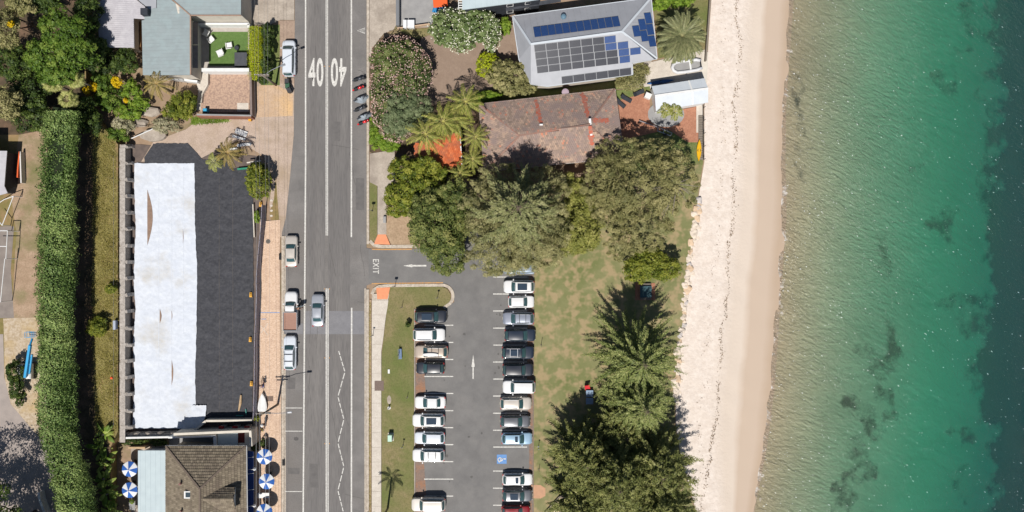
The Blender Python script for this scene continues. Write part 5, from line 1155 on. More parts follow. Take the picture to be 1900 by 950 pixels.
# ================================================================ vehicles
M['carglass'] = plain('car_glass', A(62, 92, 96), .06, 0, .8); M['tyre'] = plain('tyre_rubber', A(46, 46, 48), .85); M['rim'] = plain('alloy_rim', A(170, 172, 176), .35, .7)
M['lampclear'] = plain('headlamp_lens', A(214, 220, 224), .1, 0, .8); M['lampred'] = plain('tail_lamp_lens', A(196, 44, 36), .2); M['trim'] = plain('black_trim', A(40, 42, 44), .6); M['plate'] = plain('number_plate', A(230, 226, 196), .5)
M['sunroof'] = plain('sunroof_glass', A(58, 72, 88), .08, 0, .7); M['rail'] = plain('roof_rail', A(196, 198, 202), .35, .6)
def paint(name, c, metal=.0, rough=.32): return plain(name, c, rough, metal, .5, .6)
PAINT = {'white': paint('paint_white', A(238, 238, 238)), 'cream': paint('paint_cream', A(230, 224, 214)), 'black': paint('paint_black', A(44, 48, 58)), 'navy': paint('paint_blue_black', A(40, 50, 66)), 'grey': paint('paint_dark_grey', A(108, 110, 116), .3), 'silver': paint('paint_silver', A(186, 190, 198), .3), 'bluegrey': paint('paint_blue_grey', A(158, 164, 178), .3), 'beige': paint('paint_beige', A(200, 184, 168), .2), 'champagne': paint('paint_champagne', A(214, 206, 196), .2), 'lightblue': paint('paint_light_blue', A(160, 192, 216), .2), 'red': paint('paint_red', A(140, 24, 34)), 'icewhite': paint('paint_ice_white', A(224, 230, 238)), 'steelblue': paint('paint_steel_blue', A(150, 164, 180), .3)}
def patch(A_, B_, C_, D_, nu, nv, bul, inset=(0, 0), off=0.0, N=None):
    A_, B_, C_, D_ = map(Vector, (A_, B_, C_, D_)); bul = Vector(bul); N = Vector(N) if N is not None else Vector((0, 0, 0))
    iu, iv = inset
    def f(u, v):
        u = iu + (1 - 2 * iu) * u; v = iv + (1 - 2 * iv) * v
        return A_ * (1 - u) * (1 - v) + B_ * u * (1 - v) + C_ * u * v + D_ * (1 - u) * v + bul * (4 * u * (1 - u)) * (.35 + .65 * (4 * v * (1 - v))) + N * off
    return MB().grid(f, nu, nv)
TYPES = {  # length, width, body height(belt), roof height, cabin: front base, front top, rear top, rear base (fractions of length from the front), hood drop, deck drop
    'hatch': (4.15, 1.76, .92, 1.48, .27, .42, .86, .965, .16, .05), 'sedan': (4.75, 1.84, .92, 1.44, .28, .43, .71, .84, .17, .10), 'suv': (4.68, 1.90, 1.05, 1.70, .26, .39, .88, .975, .14, .04),
    'wagon': (4.85, 1.86, .96, 1.52, .27, .41, .87, .97, .17, .05), 'bigsuv': (4.95, 1.96, 1.15, 1.86, .25, .36, .90, .975, .12, .04), 'ute': (5.15, 1.88, 1.08, 1.74, .26, .37, .50, .53, .14, .10), 'van': (5.0, 1.94, 1.1, 1.85, .17, .30, .93, .985, .14, .03)}
CARMESH = {}
def car_meshes(kind):
    if kind in CARMESH: return CARMESH[kind]
    Lc, W, hb, hr, f0, f1, f2, f3, hd, dd = TYPES[kind]; X = lambda f: Lc * (.5 - f)
    # lower body: rounded outline, crowned bonnet and deck
    fs = [0, .006, .02, .05, .1, .18, f0, .36, .5, .64, .76, f3 - .04 if f3 < .9 else .88, .93, .965, .99, 1.0]; fs = sorted(set(fs)); st = []
    for f in fs:
        e = min(f, 1 - f); wid = W / 2 * (1 - .36 * max(0, 1 - e / .11) ** 2.4); 
        if f < f0: top = hb - hd * ((f0 - f) / f0) ** 1.3 - (.20 * max(0, 1 - f / .05) ** 2)
        elif f > f3: top = hb - dd * ((f - f3) / max(.01, 1 - f3)) - .16 * max(0, 1 - (1 - f) / .03) ** 2
        else: top = hb
        x = X(f); sec = []
        prof = [(0.80, .22), (.97, .30), (1.0, .52), (.985, .70), (.93, 1.0), (.80, 1.04), (.45, 1.075), (0, 1.085)]
        row = []
        for wy, hz in prof:
            z = .22 + (top - .22) * ((hz - .22) / (1.0 - .22)) if hz <= 1 else top + (hz - 1.0) * .6
            row.append((wid * wy, z))
        st.append([(x, y, z) for y, z in row] + [(x, -y, z) for y, z in row[-2::-1]])
    n = len(st[0]); b = MB(); b.add([p for r in st for p in r], [(i * n + k, i * n + k + 1, (i + 1) * n + k + 1, (i + 1) * n + k) for i in range(len(st) - 1) for k in range(n - 1)] + [tuple(range(n))[::-1], tuple((len(st) - 1) * n + k for k in range(n))])
    wb, wr = W / 2 * .90, W / 2 * .70; z0, z1 = hb + .02, hr
    fb = [(X(f0), wb * .92, z0 - .02), (X(f0), -wb * .92, z0 - .02)]; ft = [(X(f1), wr, z1 - .06), (X(f1), -wr, z1 - .06)]; rt = [(X(f2), wr * .96, z1 - .05), (X(f2), -wr * .96, z1 - .05)]; rb = [(X(f3), wb * .86, z0 - .02), (X(f3), -wb * .86, z0 - .02)]
    cab = [patch(ft[0], ft[1], rt[1], rt[0], 8, 6, (0, 0, .06)), patch(fb[1], fb[0], ft[0], ft[1], 8, 3, (.16, 0, .02)), patch(rb[0], rb[1], rt[1], rt[0], 8, 3, (-.10, 0, .02)), patch(fb[0], rb[0], rt[0], ft[0], 6, 3, (0, .07, 0)), patch(rb[1], fb[1], ft[1], rt[1], 6, 3, (0, -.07, 0))]
    for c in cab: b.add(c.v, c.f)
    out = {'body': b.mesh('body', True)}
    out['windscreen'] = patch(fb[1], fb[0], ft[0], ft[1], 8, 3, (.16, 0, .02), (.05, .04), .012, Vector((1, 0, .8)).normalized()).mesh('windscreen', True)
    out['rear_window'] = patch(rb[0], rb[1], rt[1], rt[0], 8, 3, (-.10, 0, .02), (.07, .10), .012, Vector((-1, 0, .6)).normalized()).mesh('rear_window', True)
    out['sideL'] = patch(fb[0], rb[0], rt[0], ft[0], 6, 3, (0, .07, 0), (.05, .12), .012, Vector((0, 1, .3)).normalized()).mesh('side_window', True)
    out['sideR'] = patch(rb[1], fb[1], ft[1], rt[1], 6, 3, (0, -.07, 0), (.05, .12), .012, Vector((0, -1, .3)).normalized()).mesh('side_window', True)
    out['tyre'] = MB().lathe([(.16, -.10), (.30, -.11), (.33, -.07), (.33, .07), (.30, .11), (.16, .10)], (0, 0, 0), 18, 'y').mesh('wheel'); out['rim'] = MB().lathe([(.20, -.115), (.20, .115), (.05, .118)], (0, 0, 0), 12, 'y').mesh('rim')
    out['head'] = MB().box((0, 0, 0), (.34, .30, .14), bev=.04).mesh('headlight'); out['tail'] = MB().box((0, 0, 0), (.14, .28, .2), bev=.03).mesh('tail_light')
    out['mirror'] = MB().box((0, 0, 0), (.16, .22, .14), bev=.03).mesh('mirror'); out['plate'] = MB().box((0, 0, 0), (.02, .38, .11)).mesh('number_plate'); out['bumper'] = MB().box((0, 0, 0), (.12, W * .62, .22), bev=.04).mesh('bumper')
    out['rail'] = MB().bar((X(f1 + .04), 0, 0), (X(f2 - .03), 0, 0), .05, .05).mesh('roof_rail'); out['cross'] = MB().bar((0, -wr * .95, 0), (0, wr * .95, 0), .07, .04).mesh('cross_bar')
    out['handle'] = MB().box((0, 0, 0), (.2, .03, .03)).mesh('door_handle')
    for k, mm in (('windscreen', 'carglass'), ('rear_window', 'carglass'), ('sideL', 'carglass'), ('sideR', 'carglass'), ('tyre', 'tyre'), ('rim', 'rim'), ('head', 'lampclear'), ('tail', 'lampred'), ('plate', 'plate'), ('bumper', 'trim'), ('rail', 'rail'), ('cross', 'trim'), ('handle', 'trim')): out[k].materials.append(M[mm])
    for k in ('body', 'mirror'): out[k].materials.append(PAINT['white'])
    CARMESH[kind] = out; return out
def car(px, py, hdg, kind, col, label, roof=None, group=None, z=.02, length=None):
    Lc, W, hb, hr, f0, f1, f2, f3, hd, dd = TYPES[kind]; cm = car_meshes(kind); p = P(px, py, .9)
    t = thing('parked_car' if kind != 'ute' else 'utility_truck', label, 'car' if kind not in ('ute', 'van') else ('ute' if kind == 'ute' else 'van'), (p.x, p.y, z), R(hdg), group)
    if length: s = length / Lc; t.scale = (s, 1, 1)
    X = lambda f: Lc * (.5 - f)
    def part(name, key, loc=(0, 0, 0), rot=None, own=None, parent=t):
        o = bpy.data.objects.new(name, cm[key]); COL.objects.link(o); o.parent = parent; o.location = loc
        if rot: o.rotation_euler = rot
        if own: o.material_slots[0].link = 'OBJECT'; o.material_slots[0].material = own
        return o
    pm = PAINT[col]
    part('body', 'body', own=pm); part('windscreen', 'windscreen'); part('rear_window', 'rear_window'); part('side_window', 'sideL'); part('side_window', 'sideR')
    for sx in (.17, .80):
        for sy in (-1, 1):
            w = part('wheel', 'tyre', (X(sx), sy * (W / 2 - .10), .33 - .002)); part('rim', 'rim', parent=w)
    for sy in (-1, 1):
        part('headlight', 'head', (X(.048), sy * W * .33, .64 * hb / .95), (0, 0, -sy * .5)); part('tail_light', 'tail', (X(.978), sy * W * .36, .80 * hb / .95)); part('mirror', 'mirror', (X(f0 + .06), sy * (W / 2 + .08), hb + .05), own=pm)
        for f in (.48, .66): 
            if f < f3: part('door_handle', 'handle', (X(f), sy * (W / 2 - .02), hb - .12))
    part('bumper', 'bumper', (X(.012), 0, .36)); part('bumper', 'bumper', (X(.988), 0, .38)); part('number_plate', 'plate', (X(-.004), 0, .45)); part('number_plate', 'plate', (X(1.004), 0, .62))
    wr = W / 2 * .66
    def sun_(fa, fb_, w, nm='sunroof'): MB().box((X((fa + fb_) / 2), 0, hr + .035), ((fb_ - fa) * Lc, w, .03), bev=.012).build(nm, M['sunroof'], t, local=True)
    if roof == 'sunroof': sun_(f1 + .06, f2 - .12, W * .50)
    if roof == 'small': sun_(f1 + .05, f1 + .14, W * .46)
    if roof in ('rails', 'railsun', 'cross'):
        for sy in (-1, 1): part('roof_rail', 'rail', (0, sy * wr, hr + .05))
    if roof == 'railsun': sun_(f1 + .08, f2 - .14, W * .44)
    if roof in ('cross', 'railsun', 'bars'):
        for f in (f1 + .12, f2 - .14): part('cross_bar', 'cross', (X(f), 0, hr + .10), own=M['rail'] if roof == 'railsun' else None)
    return t
LG = 'cars in the left row of the car park'; RG = 'cars in the right row of the car park'
car(799, 587, 0, 'suv', 'black', 'black car with sunroof beside the curved kerb, top of the left row', 'sunroof', LG)
car(796, 621, 0, 'suv', 'white', 'white car below the black sunroof car in the left row', 'rails', LG)
w3 = car(800, 653, 180, 'wagon', 'beige', 'beige wagon carrying a white surfboard on its roof', 'cross', LG)
car(798, 683, 180, 'hatch', 'black', 'small black hatchback directly below the beige wagon', None, LG)
car(798, 747, 180, 'sedan', 'white', 'white sedan parked first below the empty bay in the left row', None, LG, length=4.5)
car(795, 780, 180, 'suv', 'white', 'white car with large sunroof in the left row', 'sunroof', LG)
car(797, 813, 180, 'hatch', 'icewhite', 'icy white hatchback between two longer white cars in the left row', None, LG, length=4.45)
car(795, 845, 180, 'suv', 'white', 'white car with roof bars, above two empty bays', 'cross', LG)
car(795, 936, 180, 'bigsuv', 'cream', 'large cream four wheel drive at the bottom of the left row', 'rails', LG)
car(963, 532, 180, 'suv', 'white', 'white car with big dark sunroof at the tree edge of the right row', 'sunroof', RG, length=4.5)
car(967, 560, 0, 'hatch', 'white', 'short white hatchback second in the right row', None, RG, length=3.8)
car(962, 591, 180, 'wagon', 'bluegrey', 'blue grey wagon with dark roof bars in the right row', 'cross', RG, length=4.6)
car(965, 622, 0, 'wagon', 'navy', 'blue black car without roof rails below the blue grey wagon', None, RG, length=4.55)
car(961, 654, 0, 'suv', 'navy', 'blue black car with silver roof rack in the right row', 'railsun', RG)
car(961, 686, 0, 'suv', 'black', 'plain black car directly above a white one in the right row', None, RG, length=4.5)
car(963, 718, 180, 'bigsuv', 'white', 'white four wheel drive between black and cream cars in the right row', None, RG, length=4.75)
car(957, 749, 0, 'wagon', 'champagne', 'champagne wagon above the dark grey car in the right row', 'rails', RG, length=4.6)
car(956, 782, 0, 'hatch', 'grey', 'dark grey hatchback above the light blue one', None, RG, length=4.4)
car(959, 814, 0, 'hatch', 'lightblue', 'light blue hatchback next to the disabled bay', 'small', RG, length=4.5)
car(960, 890, 0, 'hatch', 'white', 'white hatchback first below the disabled bay', 'small', RG, length=4.4)
car(960, 920, 0, 'hatch', 'grey', 'dark grey car with sunroof beside the terracotta ramp', 'sunroof', RG, length=4.4)
car(957, 950, 0, 'hatch', 'red', 'dark red car cut by the bottom edge in the right row', None, RG, length=4.2)
car(964, 497, 180, 'wagon', 'steelblue', 'pale blue grey car mostly hidden under the olive tree', None, RG)
sb = MB().grid(lambda u, v: (1.15 - 2.3 * u, .30 + (v - .5) * .52 * math.sin(math.pi * min(1, max(.02, .06 + .9 * u))) ** .6, 1.66 + .05 * (2 * u - 1) ** 2), 14, 4)
sb2 = sb.mesh('surfboard', True); o = link('surfboard', sb2, M['white']); md = o.modifiers.new('thick', 'SOLIDIFY'); md.thickness = .06
o.location = w3.location; o.rotation_euler = (0, 0, R(180)); tag(o, 'white surfboard tied on the roof of the beige wagon', 'surfboard')
SG = 'vehicles along the road'
car(540, 466, 90, 'sedan', 'champagne', 'champagne sedan parked alone at the kerb above the open doored truck', None, SG, length=4.6)
car(589, 576, 90, 'sedan', 'silver', 'silver sedan driving in the lane beside the truck', None, SG, z=.005)
car(537.5, 655, 90, 'wagon', 'icewhite', 'long white wagon parked at the kerb below the truck', 'cross', SG, length=5.0)
car(536, 108, 90, 'van', 'icewhite', 'pale van parked on the verge beside the upper power pole', None, SG, length=5.3)
# truck with timber tray and open door
ut = car(540, 577, 90, 'ute', 'white', 'white utility truck with brown timber tray and open driver door', None, SG, length=5.7)
MB().box((-1.35, 0, 1.2), (2.45, 1.98, .10)).build('tray', mat('tray_timber', A(176, 138, 122), A(156, 120, 106), 3, .8, stretch=(1, 8, 1)), ut, local=True)
for c, d in (((-1.35, .97, 1.36), (2.45, .05, .28)), ((-1.35, -.97, 1.36), (2.45, .05, .28)), ((-2.56, 0, 1.36), (.05, 1.98, .28)), ((-.15, 0, 1.5), (.05, 1.98, .6))): MB().box(c, d).build('tray_side', M['rail'], ut, local=True)
dr = MB().box((.62, -1.45, .85), (.12, 1.0, .75), .25, .03).build('open_door', PAINT['white'], ut, local=True); MB().box((.60, -1.47, 1.38), (.05, .8, .32), .25).build('door_window', M['carglass'], dr, local=True)
# ---- motorbikes
def motorbike(px, py, hdg, label, col, covered=None):
    p = P(px, py, .5); t = thing('motorbike', label, 'motorbike', (p.x, p.y, .003), R(hdg), 'motorbikes parked under the oleander')
    for x in (-.68, .70):
        w = MB().lathe([(.20, -.06), (.28, -.07), (.31, -.03), (.31, .03), (.28, .07), (.20, .06)], (x, 0, .31), 16, 'y').build('wheel', M['tyre'], t, local=True); MB().lathe([(.2, -.02), (.2, .02)], (x, 0, .31), 10, 'y').build('rim', M['rim'], w, local=True)
    MB().tube([(.70, 0, .35), (.5, 0, .85), (.42, 0, 1.0)], [.05, .05, .04], 6).build('fork', M['steel'], t, local=True)
    MB().tube([(.36, -.42, 1.05), (.44, -.2, 1.02), (.44, .2, 1.02), (.36, .42, 1.05)], .025, 6).build('handlebar', M['blackmetal'], t, local=True)
    MB().lathe([(.03, -.32), (.17, -.22), (.22, 0), (.20, .2), (.06, .34)], (.12, 0, .82), 10, 'x').build('fuel_tank', col, t, True, True)
    MB().box((-.42, 0, .78), (.75, .28, .12), 0, .04).build('seat', M['trim'], t, local=True); MB().box((.02, 0, .45), (.5, .30, .38), 0, .06).build('engine', M['steel'], t, local=True)
    MB().lathe([(.05, -.1), (.2, 0), (.12, .14)], (.62, 0, .95), 10, 'x').build('fairing', col, t, True, True); MB().box((-.86, 0, .68), (.4, .22, .07), 0, .03).build('tail_piece', col, t, local=True)
    MB().tube([(.1, -.16, .3), (-.75, -.2, .38)], .05, 6).build('exhaust', M['rim'], t, local=True)
    if covered:
        def f(u, v):
            a = 2 * math.pi * u; r = .10 + .9 * v; top = 1.16 * (1 - v) ** 1.0 + .12
            return (1.12 * r * math.cos(a) + .1, (.52 + .16 * math.sin(3 * a)) * r * math.sin(a), max(.06, 1.14 - 1.06 * v ** 1.5 + .05 * math.sin(7 * a) * v))
        c = MB().grid(f, 28, 8).build('cover', covered, t, True, True)
    return t
M['silvercover'] = mat('silver_cover', A(168, 178, 186), A(146, 156, 166), 3, .5); RED = paint('paint_bike_red', A(220, 26, 34)); DK = paint('paint_bike_dark', A(70, 74, 82))
motorbike(667, 147, 14, 'dark motorbike at the top of the row by the oleander', DK); motorbike(667, 164, 18, 'red motorbike second from the top of the row', RED); motorbike(669, 183, 20, 'motorbike under a grey cover in the middle of the row', DK, M['silvercover']); motorbike(669, 202, 20, 'dark motorbike between the two covered ones', DK)
motorbike(675, 216, 22, 'motorbike under a grey cover at the lower end of the row', DK, M['silvercover']); motorbike(676, 227, 20, 'red motorbike at the bottom of the row', RED)
# ================================================================ building site
def wavy(u0, u1, n, f): return [(u0 + (u1 - u0) * k / n, f(k / n)) for k in range(n + 1)]
wt = thing('ground_cover', 'long white fabric sheet laid over the building site', 'sheet', P(308, 550, .05))
RUM = {}
def cloth_z(key, x, y):
    z, amp, ph = RUM[key]
    return z + amp + amp * .8 * (fbm(x * .9 + ph[0], y * .9 + ph[1]) * 1.5 + fbm(x * 2.6 + ph[2], y * 2.6) * .8 + fbm(x * 6 + ph[3], y * 5) * .35)
def rumple(poly_l, poly_r, y0, y1, z, nx, ny, key, amp=.06):
    """cloth sheet between two photo edges, unevenly rumpled"""
    RUM[key] = (z, amp, np.random.default_rng(key).uniform(0, 60, 4))
    def f(u, v):
        y = y0 + (y1 - y0) * u; xl, xr = interp(poly_l, y), interp(poly_r, y); wob = .9 * fbm(y * .09, key * 7.) * (1 if v in (0, 1) else 0)
        p = P(xl + (xr - xl) * v + wob, y + (1.1 * fbm(v * 14, key * 3.) if u in (0, 1) else 0), z); p.z = cloth_z(key, p.x, p.y); return p
    return MB().grid(f, ny, nx)
def on_cloth(name, pts, key, m, par, dz=.03):
    """flat patch or seam that follows the cloth: outline points lifted just clear of it"""
    q = [P(x, y, .1) for x, y in pts]; n_ = len(q) // 2
    for p in q: p.z = cloth_z(key, p.x, p.y) + dz
    b = MB(); b.add(q, [(k, k + 1, len(q) - 2 - k, len(q) - 1 - k) for k in range(n_ - 1)]); return b.build(name, m, par)
M['whitecloth'] = mat('white_geotextile', A(224, 229, 237), A(211, 217, 228), .9, .9, .4, 5, grain=A(204, 210, 219), gscale=2.2, gamt=.4, patch=A(202, 200, 196), pscale=.22, pth=.62)
M['blackcloth'] = mat('black_sheeting', A(68, 69, 75), A(58, 59, 64), .9, .7, .9, 3.5, grain=A(88, 88, 92), gscale=3, gamt=.35)
LW = [(250, 303), (249, 340), (252, 420), (248, 520), (252, 575), (247, 640), (250, 700), (246, 795)]; RW = [(361, 303), (362, 420), (366, 500), (365, 600), (362, 700), (363, 745), (362, 795)]
rumple(LW, RW, 303, 795, .15, 80, 300, 3, .032).build('cloth', M['whitecloth'], wt, True)
rumple([(357, 752), (345, 772), (338, 796)], [(383, 752), (382, 772), (372, 796)], 752, 796, .30, 14, 22, 8, .06).build('folded_end', M['whitecloth'], wt, True)
def lens2(cx, y0, y1, w): return [(cx, y0 + (y1 - y0) * k / 24) for k in range(25)] + [(cx + w * math.sin(math.pi * k / 24) + .05, y0 + (y1 - y0) * k / 24) for k in range(24, -1, -1)]
def lens(cx, y0, y1, w, bend): return [(cx + bend * math.sin(math.pi * k / 12), y0 + (y1 - y0) * k / 12) for k in range(13)] + [(cx + (bend + w) * math.sin(math.pi * k / 12), y0 + (y1 - y0) * k / 12) for k in range(11, 0, -1)]
M['tear'] = mat('bare_soil_tear', A(160, 134, 116), A(138, 116, 102), 2, .95)
for cx, y0, y1, w, bd in ((274, 352, 455, 10, 0), (297, 573, 600, 3.5, 0), (319, 668, 715, 3, 0), (319, 576, 594, 1.2, 0), (340, 425, 452, 1, 0)):
    on_cloth('soil_tear', lens2(cx, y0, y1, w), 3, M['tear'], wt)
M['seam'] = mat('seam', A(222, 228, 237), A(206, 212, 223), 2, .9)
def seamline(x, y0, y1, w): n_ = 60; c = [(x + .5 * fbm(x, k * .2), y0 + (y1 - y0) * k / n_) for k in range(n_ + 1)]; return [(a - w / 2, b) for a, b in c] + [(a + w / 2, b) for a, b in c[::-1]]
for x, y0, y1 in ((295, 310, 760), (319, 330, 740), (341, 310, 620)): on_cloth('seam', seamline(x, y0, y1, .9), 3, M['seam'], wt, .014)
bk = thing('ground_cover', 'black plastic sheeting covering the right half of the site', 'sheet', P(420, 550, .04))
rumple([(356, 305), (356, 795)], [(470, 345), (470, 420), (471, 600), (468, 780)], 312, 778, .055, 80, 260, 5, .055).build('sheeting', M['blackcloth'], bk, True)
rumple([(284, 268), (268, 292), (268, 306)], [(345, 262), (366, 284), (385, 306)], 266, 318, .045, 40, 24, 6, .045).build('sheeting_flap', M['blackcloth'], bk, True)
rumple([(360, 300), (366, 322)], [(400, 280), (470, 350)], 296, 326, .05, 40, 16, 7, .04).build('sheeting_flap', M['blackcloth'], bk, True)
M['dusty'] = mat('dusty_seam', A(104, 98, 94), A(84, 82, 82), 2, .9)
for x in (407, 432): on_cloth('seam', seamline(x, 330, 760, .8), 5, M['dusty'], bk, .014)
# retaining wall: capping stones and raking buttresses
rw = thing('retaining_wall', 'concrete retaining wall with raking buttresses left of the white sheet', 'wall', P(228, 540))
MB().bar(P(227, 268, TZ) - Vector((0, 0, .98)), P(227, 800, TZ) - Vector((0, 0, .98)), .80, 1.9).build('wall_face', M['old_concrete'], rw)
M['wallgrey'] = mat('grey_wall_stone', A(196, 188, 180), A(168, 160, 152), 2, .9, .3, 12, grain=A(140, 132, 124), gscale=4, gamt=.4)
for k, y in enumerate(np.arange(272, 798, 30.6)):
    a = P(227.5, y + 2.5, TZ - .02); c = P(227.5, y + 28.5 + random.uniform(-1.5, 1), TZ - .02); MB().bar(a, c, .82 + random.uniform(-.05, .05), .16).build('capping', M['wallgrey'], rw)
    p = P(224, y, TZ + .02); p2 = P(234, y, TZ - .1); q = P(243 + random.uniform(-1.5, 1), y + random.uniform(-1.5, 1.5), .75); MB().bar(p, p2, .42, .2).bar(p2, q, .5, .34).bar(q, Vector((q.x + .12, q.y, .0)), .5, .4).build('buttress', M['wallgrey'], rw)
wf = thing('wire_fence', 'thin wire fence along the top of the retaining wall', 'fence', P(211, 530, TZ))
for y in np.arange(290, 800, 42): p = P(210.5, y, TZ); MB().tube([p, p + Vector((0, 0, 1.1))], .03, 6).build('post', M['timber'], wf)
for z in (.5, 1.0): MB().tube([P(210.5, 290, TZ + z), P(210.5, 790, TZ + z)], .012, 4).build('wire', M['steel'], wf)
tag(MB().box(P(214, 603, TZ + .35), (.35, 1.3, .7)).build('notice_board', mat('pale_blue_board', A(186, 196, 214), A(176, 186, 204), 3, .6)), 'pale blue board at the edge of the terrace grass', 'sign')
tag(MB().lathe([(.2, 0), (.18, .25), (.06, .3)], P(208, 701, TZ), 8).build('marker', mat('orange_plastic', A(240, 96, 50), A(230, 86, 44), 2, .5)), 'small orange marker in the terrace grass', 'marker')
# temporary fence wrapped in shade cloth on the street side
FX = [(486, 380), (484, 420), (479, 470), (475, 520), (476, 545), (474, 600), (472, 640), (472, 700), (471, 740), (469.5, 779)]
sf = thing('site_fence', 'mauve grey shade cloth fence between the site and the pink footpath', 'fence', P(475, 600))
M['shade'] = mat('mauve_shadecloth', A(166, 162, 174), A(150, 146, 158), 1.2, .9, .3, 6)
for k in range(30):
    y0, y1 = 380 + k * 13.3, 380 + (k + 1) * 13.3
    a, c = P(interp(FX, y0), y0, 1.8), P(interp(FX, y1), y1, 1.8); a.z = c.z = .98; MB().bar(a, c + (a - c) * .03, .07, 1.75).build('panel', M['shade'], sf)
    a = a + Vector((.02, 0, -.95)); MB().tube([a, a + Vector((0, 0, 1.95))], .035, 6).build('post', M['steel'], sf)
MB().bar(P(467.5, 780, 1.5) - Vector((0, 0, .7)), P(382, 781, 1.5) - Vector((0, 0, .7)), .3, 1.5).build('end_wall', M['cream'], sf); MB().bar(P(382, 781, 1.5) - Vector((0, 0, .7)), P(359, 800, 1.5) - Vector((0, 0, .7)), .3, 1.5).build('end_wall', M['cream'], sf)
MB().bar(P(469, 379, .6) - Vector((0, 0, .3)), P(471.5, 440, .6) - Vector((0, 0, .3)), .14, .6).build('inner_wall', M['cream'], sf)
M['ybox'] = plain('yellow_plastic', A(236, 178, 62), .6)
for lab, x, y in (('yellow barrier block at the site fence, upper', 465, 547), ('yellow barrier block at the site fence, middle', 464, 630), ('yellow barrier block at the site fence beside the cyclist', 466, 712), ('yellow barrier block under the corner shrub', 483, 379)):
    p = P(x, y, .4); tag(MB().prism([(p.x - .2, p.y - .35), (p.x + .2, p.y - .35), (p.x + .14, p.y + .35), (p.x - .14, p.y + .35)], .05, .4).box((p.x, p.y, .5), (.16, .4, .22), 0, .04).build('barrier_block', M['ybox']), lab, 'barrier', 'yellow barrier blocks')
lg = thing('plank', 'broken pale branch lying on the black sheeting near the annexe', 'branch', P(446, 745)); MB().tube([P(447, 733, .3), P(446, 748, .3), P(443, 762, .25)], [.12, .2, .1], 7).build('wood', mat('raw_wood', A(206, 178, 142), A(186, 158, 124), 3, .9), lg)
tl = MB().bar(P(456, 759, .3), P(457, 770, .3), .12, .1).bar(P(438, 771, .3), P(452, 771, .3), .14, .1).build('pipes', mat('teal_pipe', A(70, 150, 140), A(60, 136, 128), 2, .5)); tag(tl, 'teal pipe lengths in the shade of the site end wall', 'pipe')
rd = [('red planter box nearest the annexe corner', 411), ('second red planter box along the annexe wall', 436), ('red planter box nearest the footpath', 458)]
for lab, x in rd:
    t = thing('planter', lab, 'planter', P(x, 793, 0)); p = P(x, 793, 1.6); MB().box((p.x, p.y, 1.6), (.7, .35, .35)).build('box', mat('red_box' + str(x), A(170, 40, 44), A(150, 34, 38), 3, .6), t); MB().box((p.x, p.y, .72), (.6, .3, 1.45)).build('stand', M['cream'], t)
# ================================================================ poles and wires
poles = []
def pole(bx, by, h, label, armdir, n=1):
    b = P(bx, by); t = thing('power_pole', label, 'pole', b); top = Vector((b.x, b.y, h))
    MB().tube([b, b.lerp(top, .5), top], [.17, .15, .12], 10).build('post', M['timber'], t, True)
    MB().box(top + Vector((0, 0, -.35)), (2.1, .12, .12)).build('crossarm', M['timber'], t); MB().box(top + Vector((0, 0, -1.1)), (1.6, .12, .12)).build('crossarm', M['timber'], t)
    for dx in (-.9, -.4, .4, .9): MB().lathe([(.03, 0), (.07, .05), (.07, .12), (.03, .18)], top + Vector((dx, 0, -.28)), 8).build('insulator', M['white'], t)
    e = top + Vector((armdir[0], armdir[1], .35)); MB().tube([top + Vector((0, 0, -1.0)), top.lerp(e, .5) + Vector((0, 0, -.15)), e], .045, 6).build('lamp_arm', M['rail'], t)
    MB().box(e + Vector((.25, .06, 0)), (.65, .28, .16), math.atan2(armdir[1], armdir[0]), .05).build('lamp_head', M['rail'], t); return top
tp1 = pole(512.5, 158, 7.0, 'timber power pole with street lamp arm beside the parked pale van', (2.9, 1.1)); tp2 = pole(516, 750, 7.2, 'timber power pole with street lamp arm on the pink footpath', (3.6, .25))
pl0, pl3 = Vector((tp1.x - .3, 75, 7.3)), Vector((tp2.x - .5, -70, 7.2))
def wires(a, c, label):
    t = thing('power_line', label, 'cable', Vector((a.x, a.y, a.z)))
    for dx in (-.9, -.4, .4, .9):
        n_ = 16; MB().tube([a.lerp(c, k / n_) + Vector((dx, 0, -.1 - .5 * math.sin(math.pi * k / n_))) for k in range(n_ + 1)], .014, 4).build('cable', M['steel'], t)
wires(pl0, tp1, 'overhead cables running from the top edge to the upper pole'); wires(tp1, tp2, 'overhead cables between the two power poles along the footpath'); wires(tp2, pl3, 'overhead cables running from the lower pole past the restaurant')
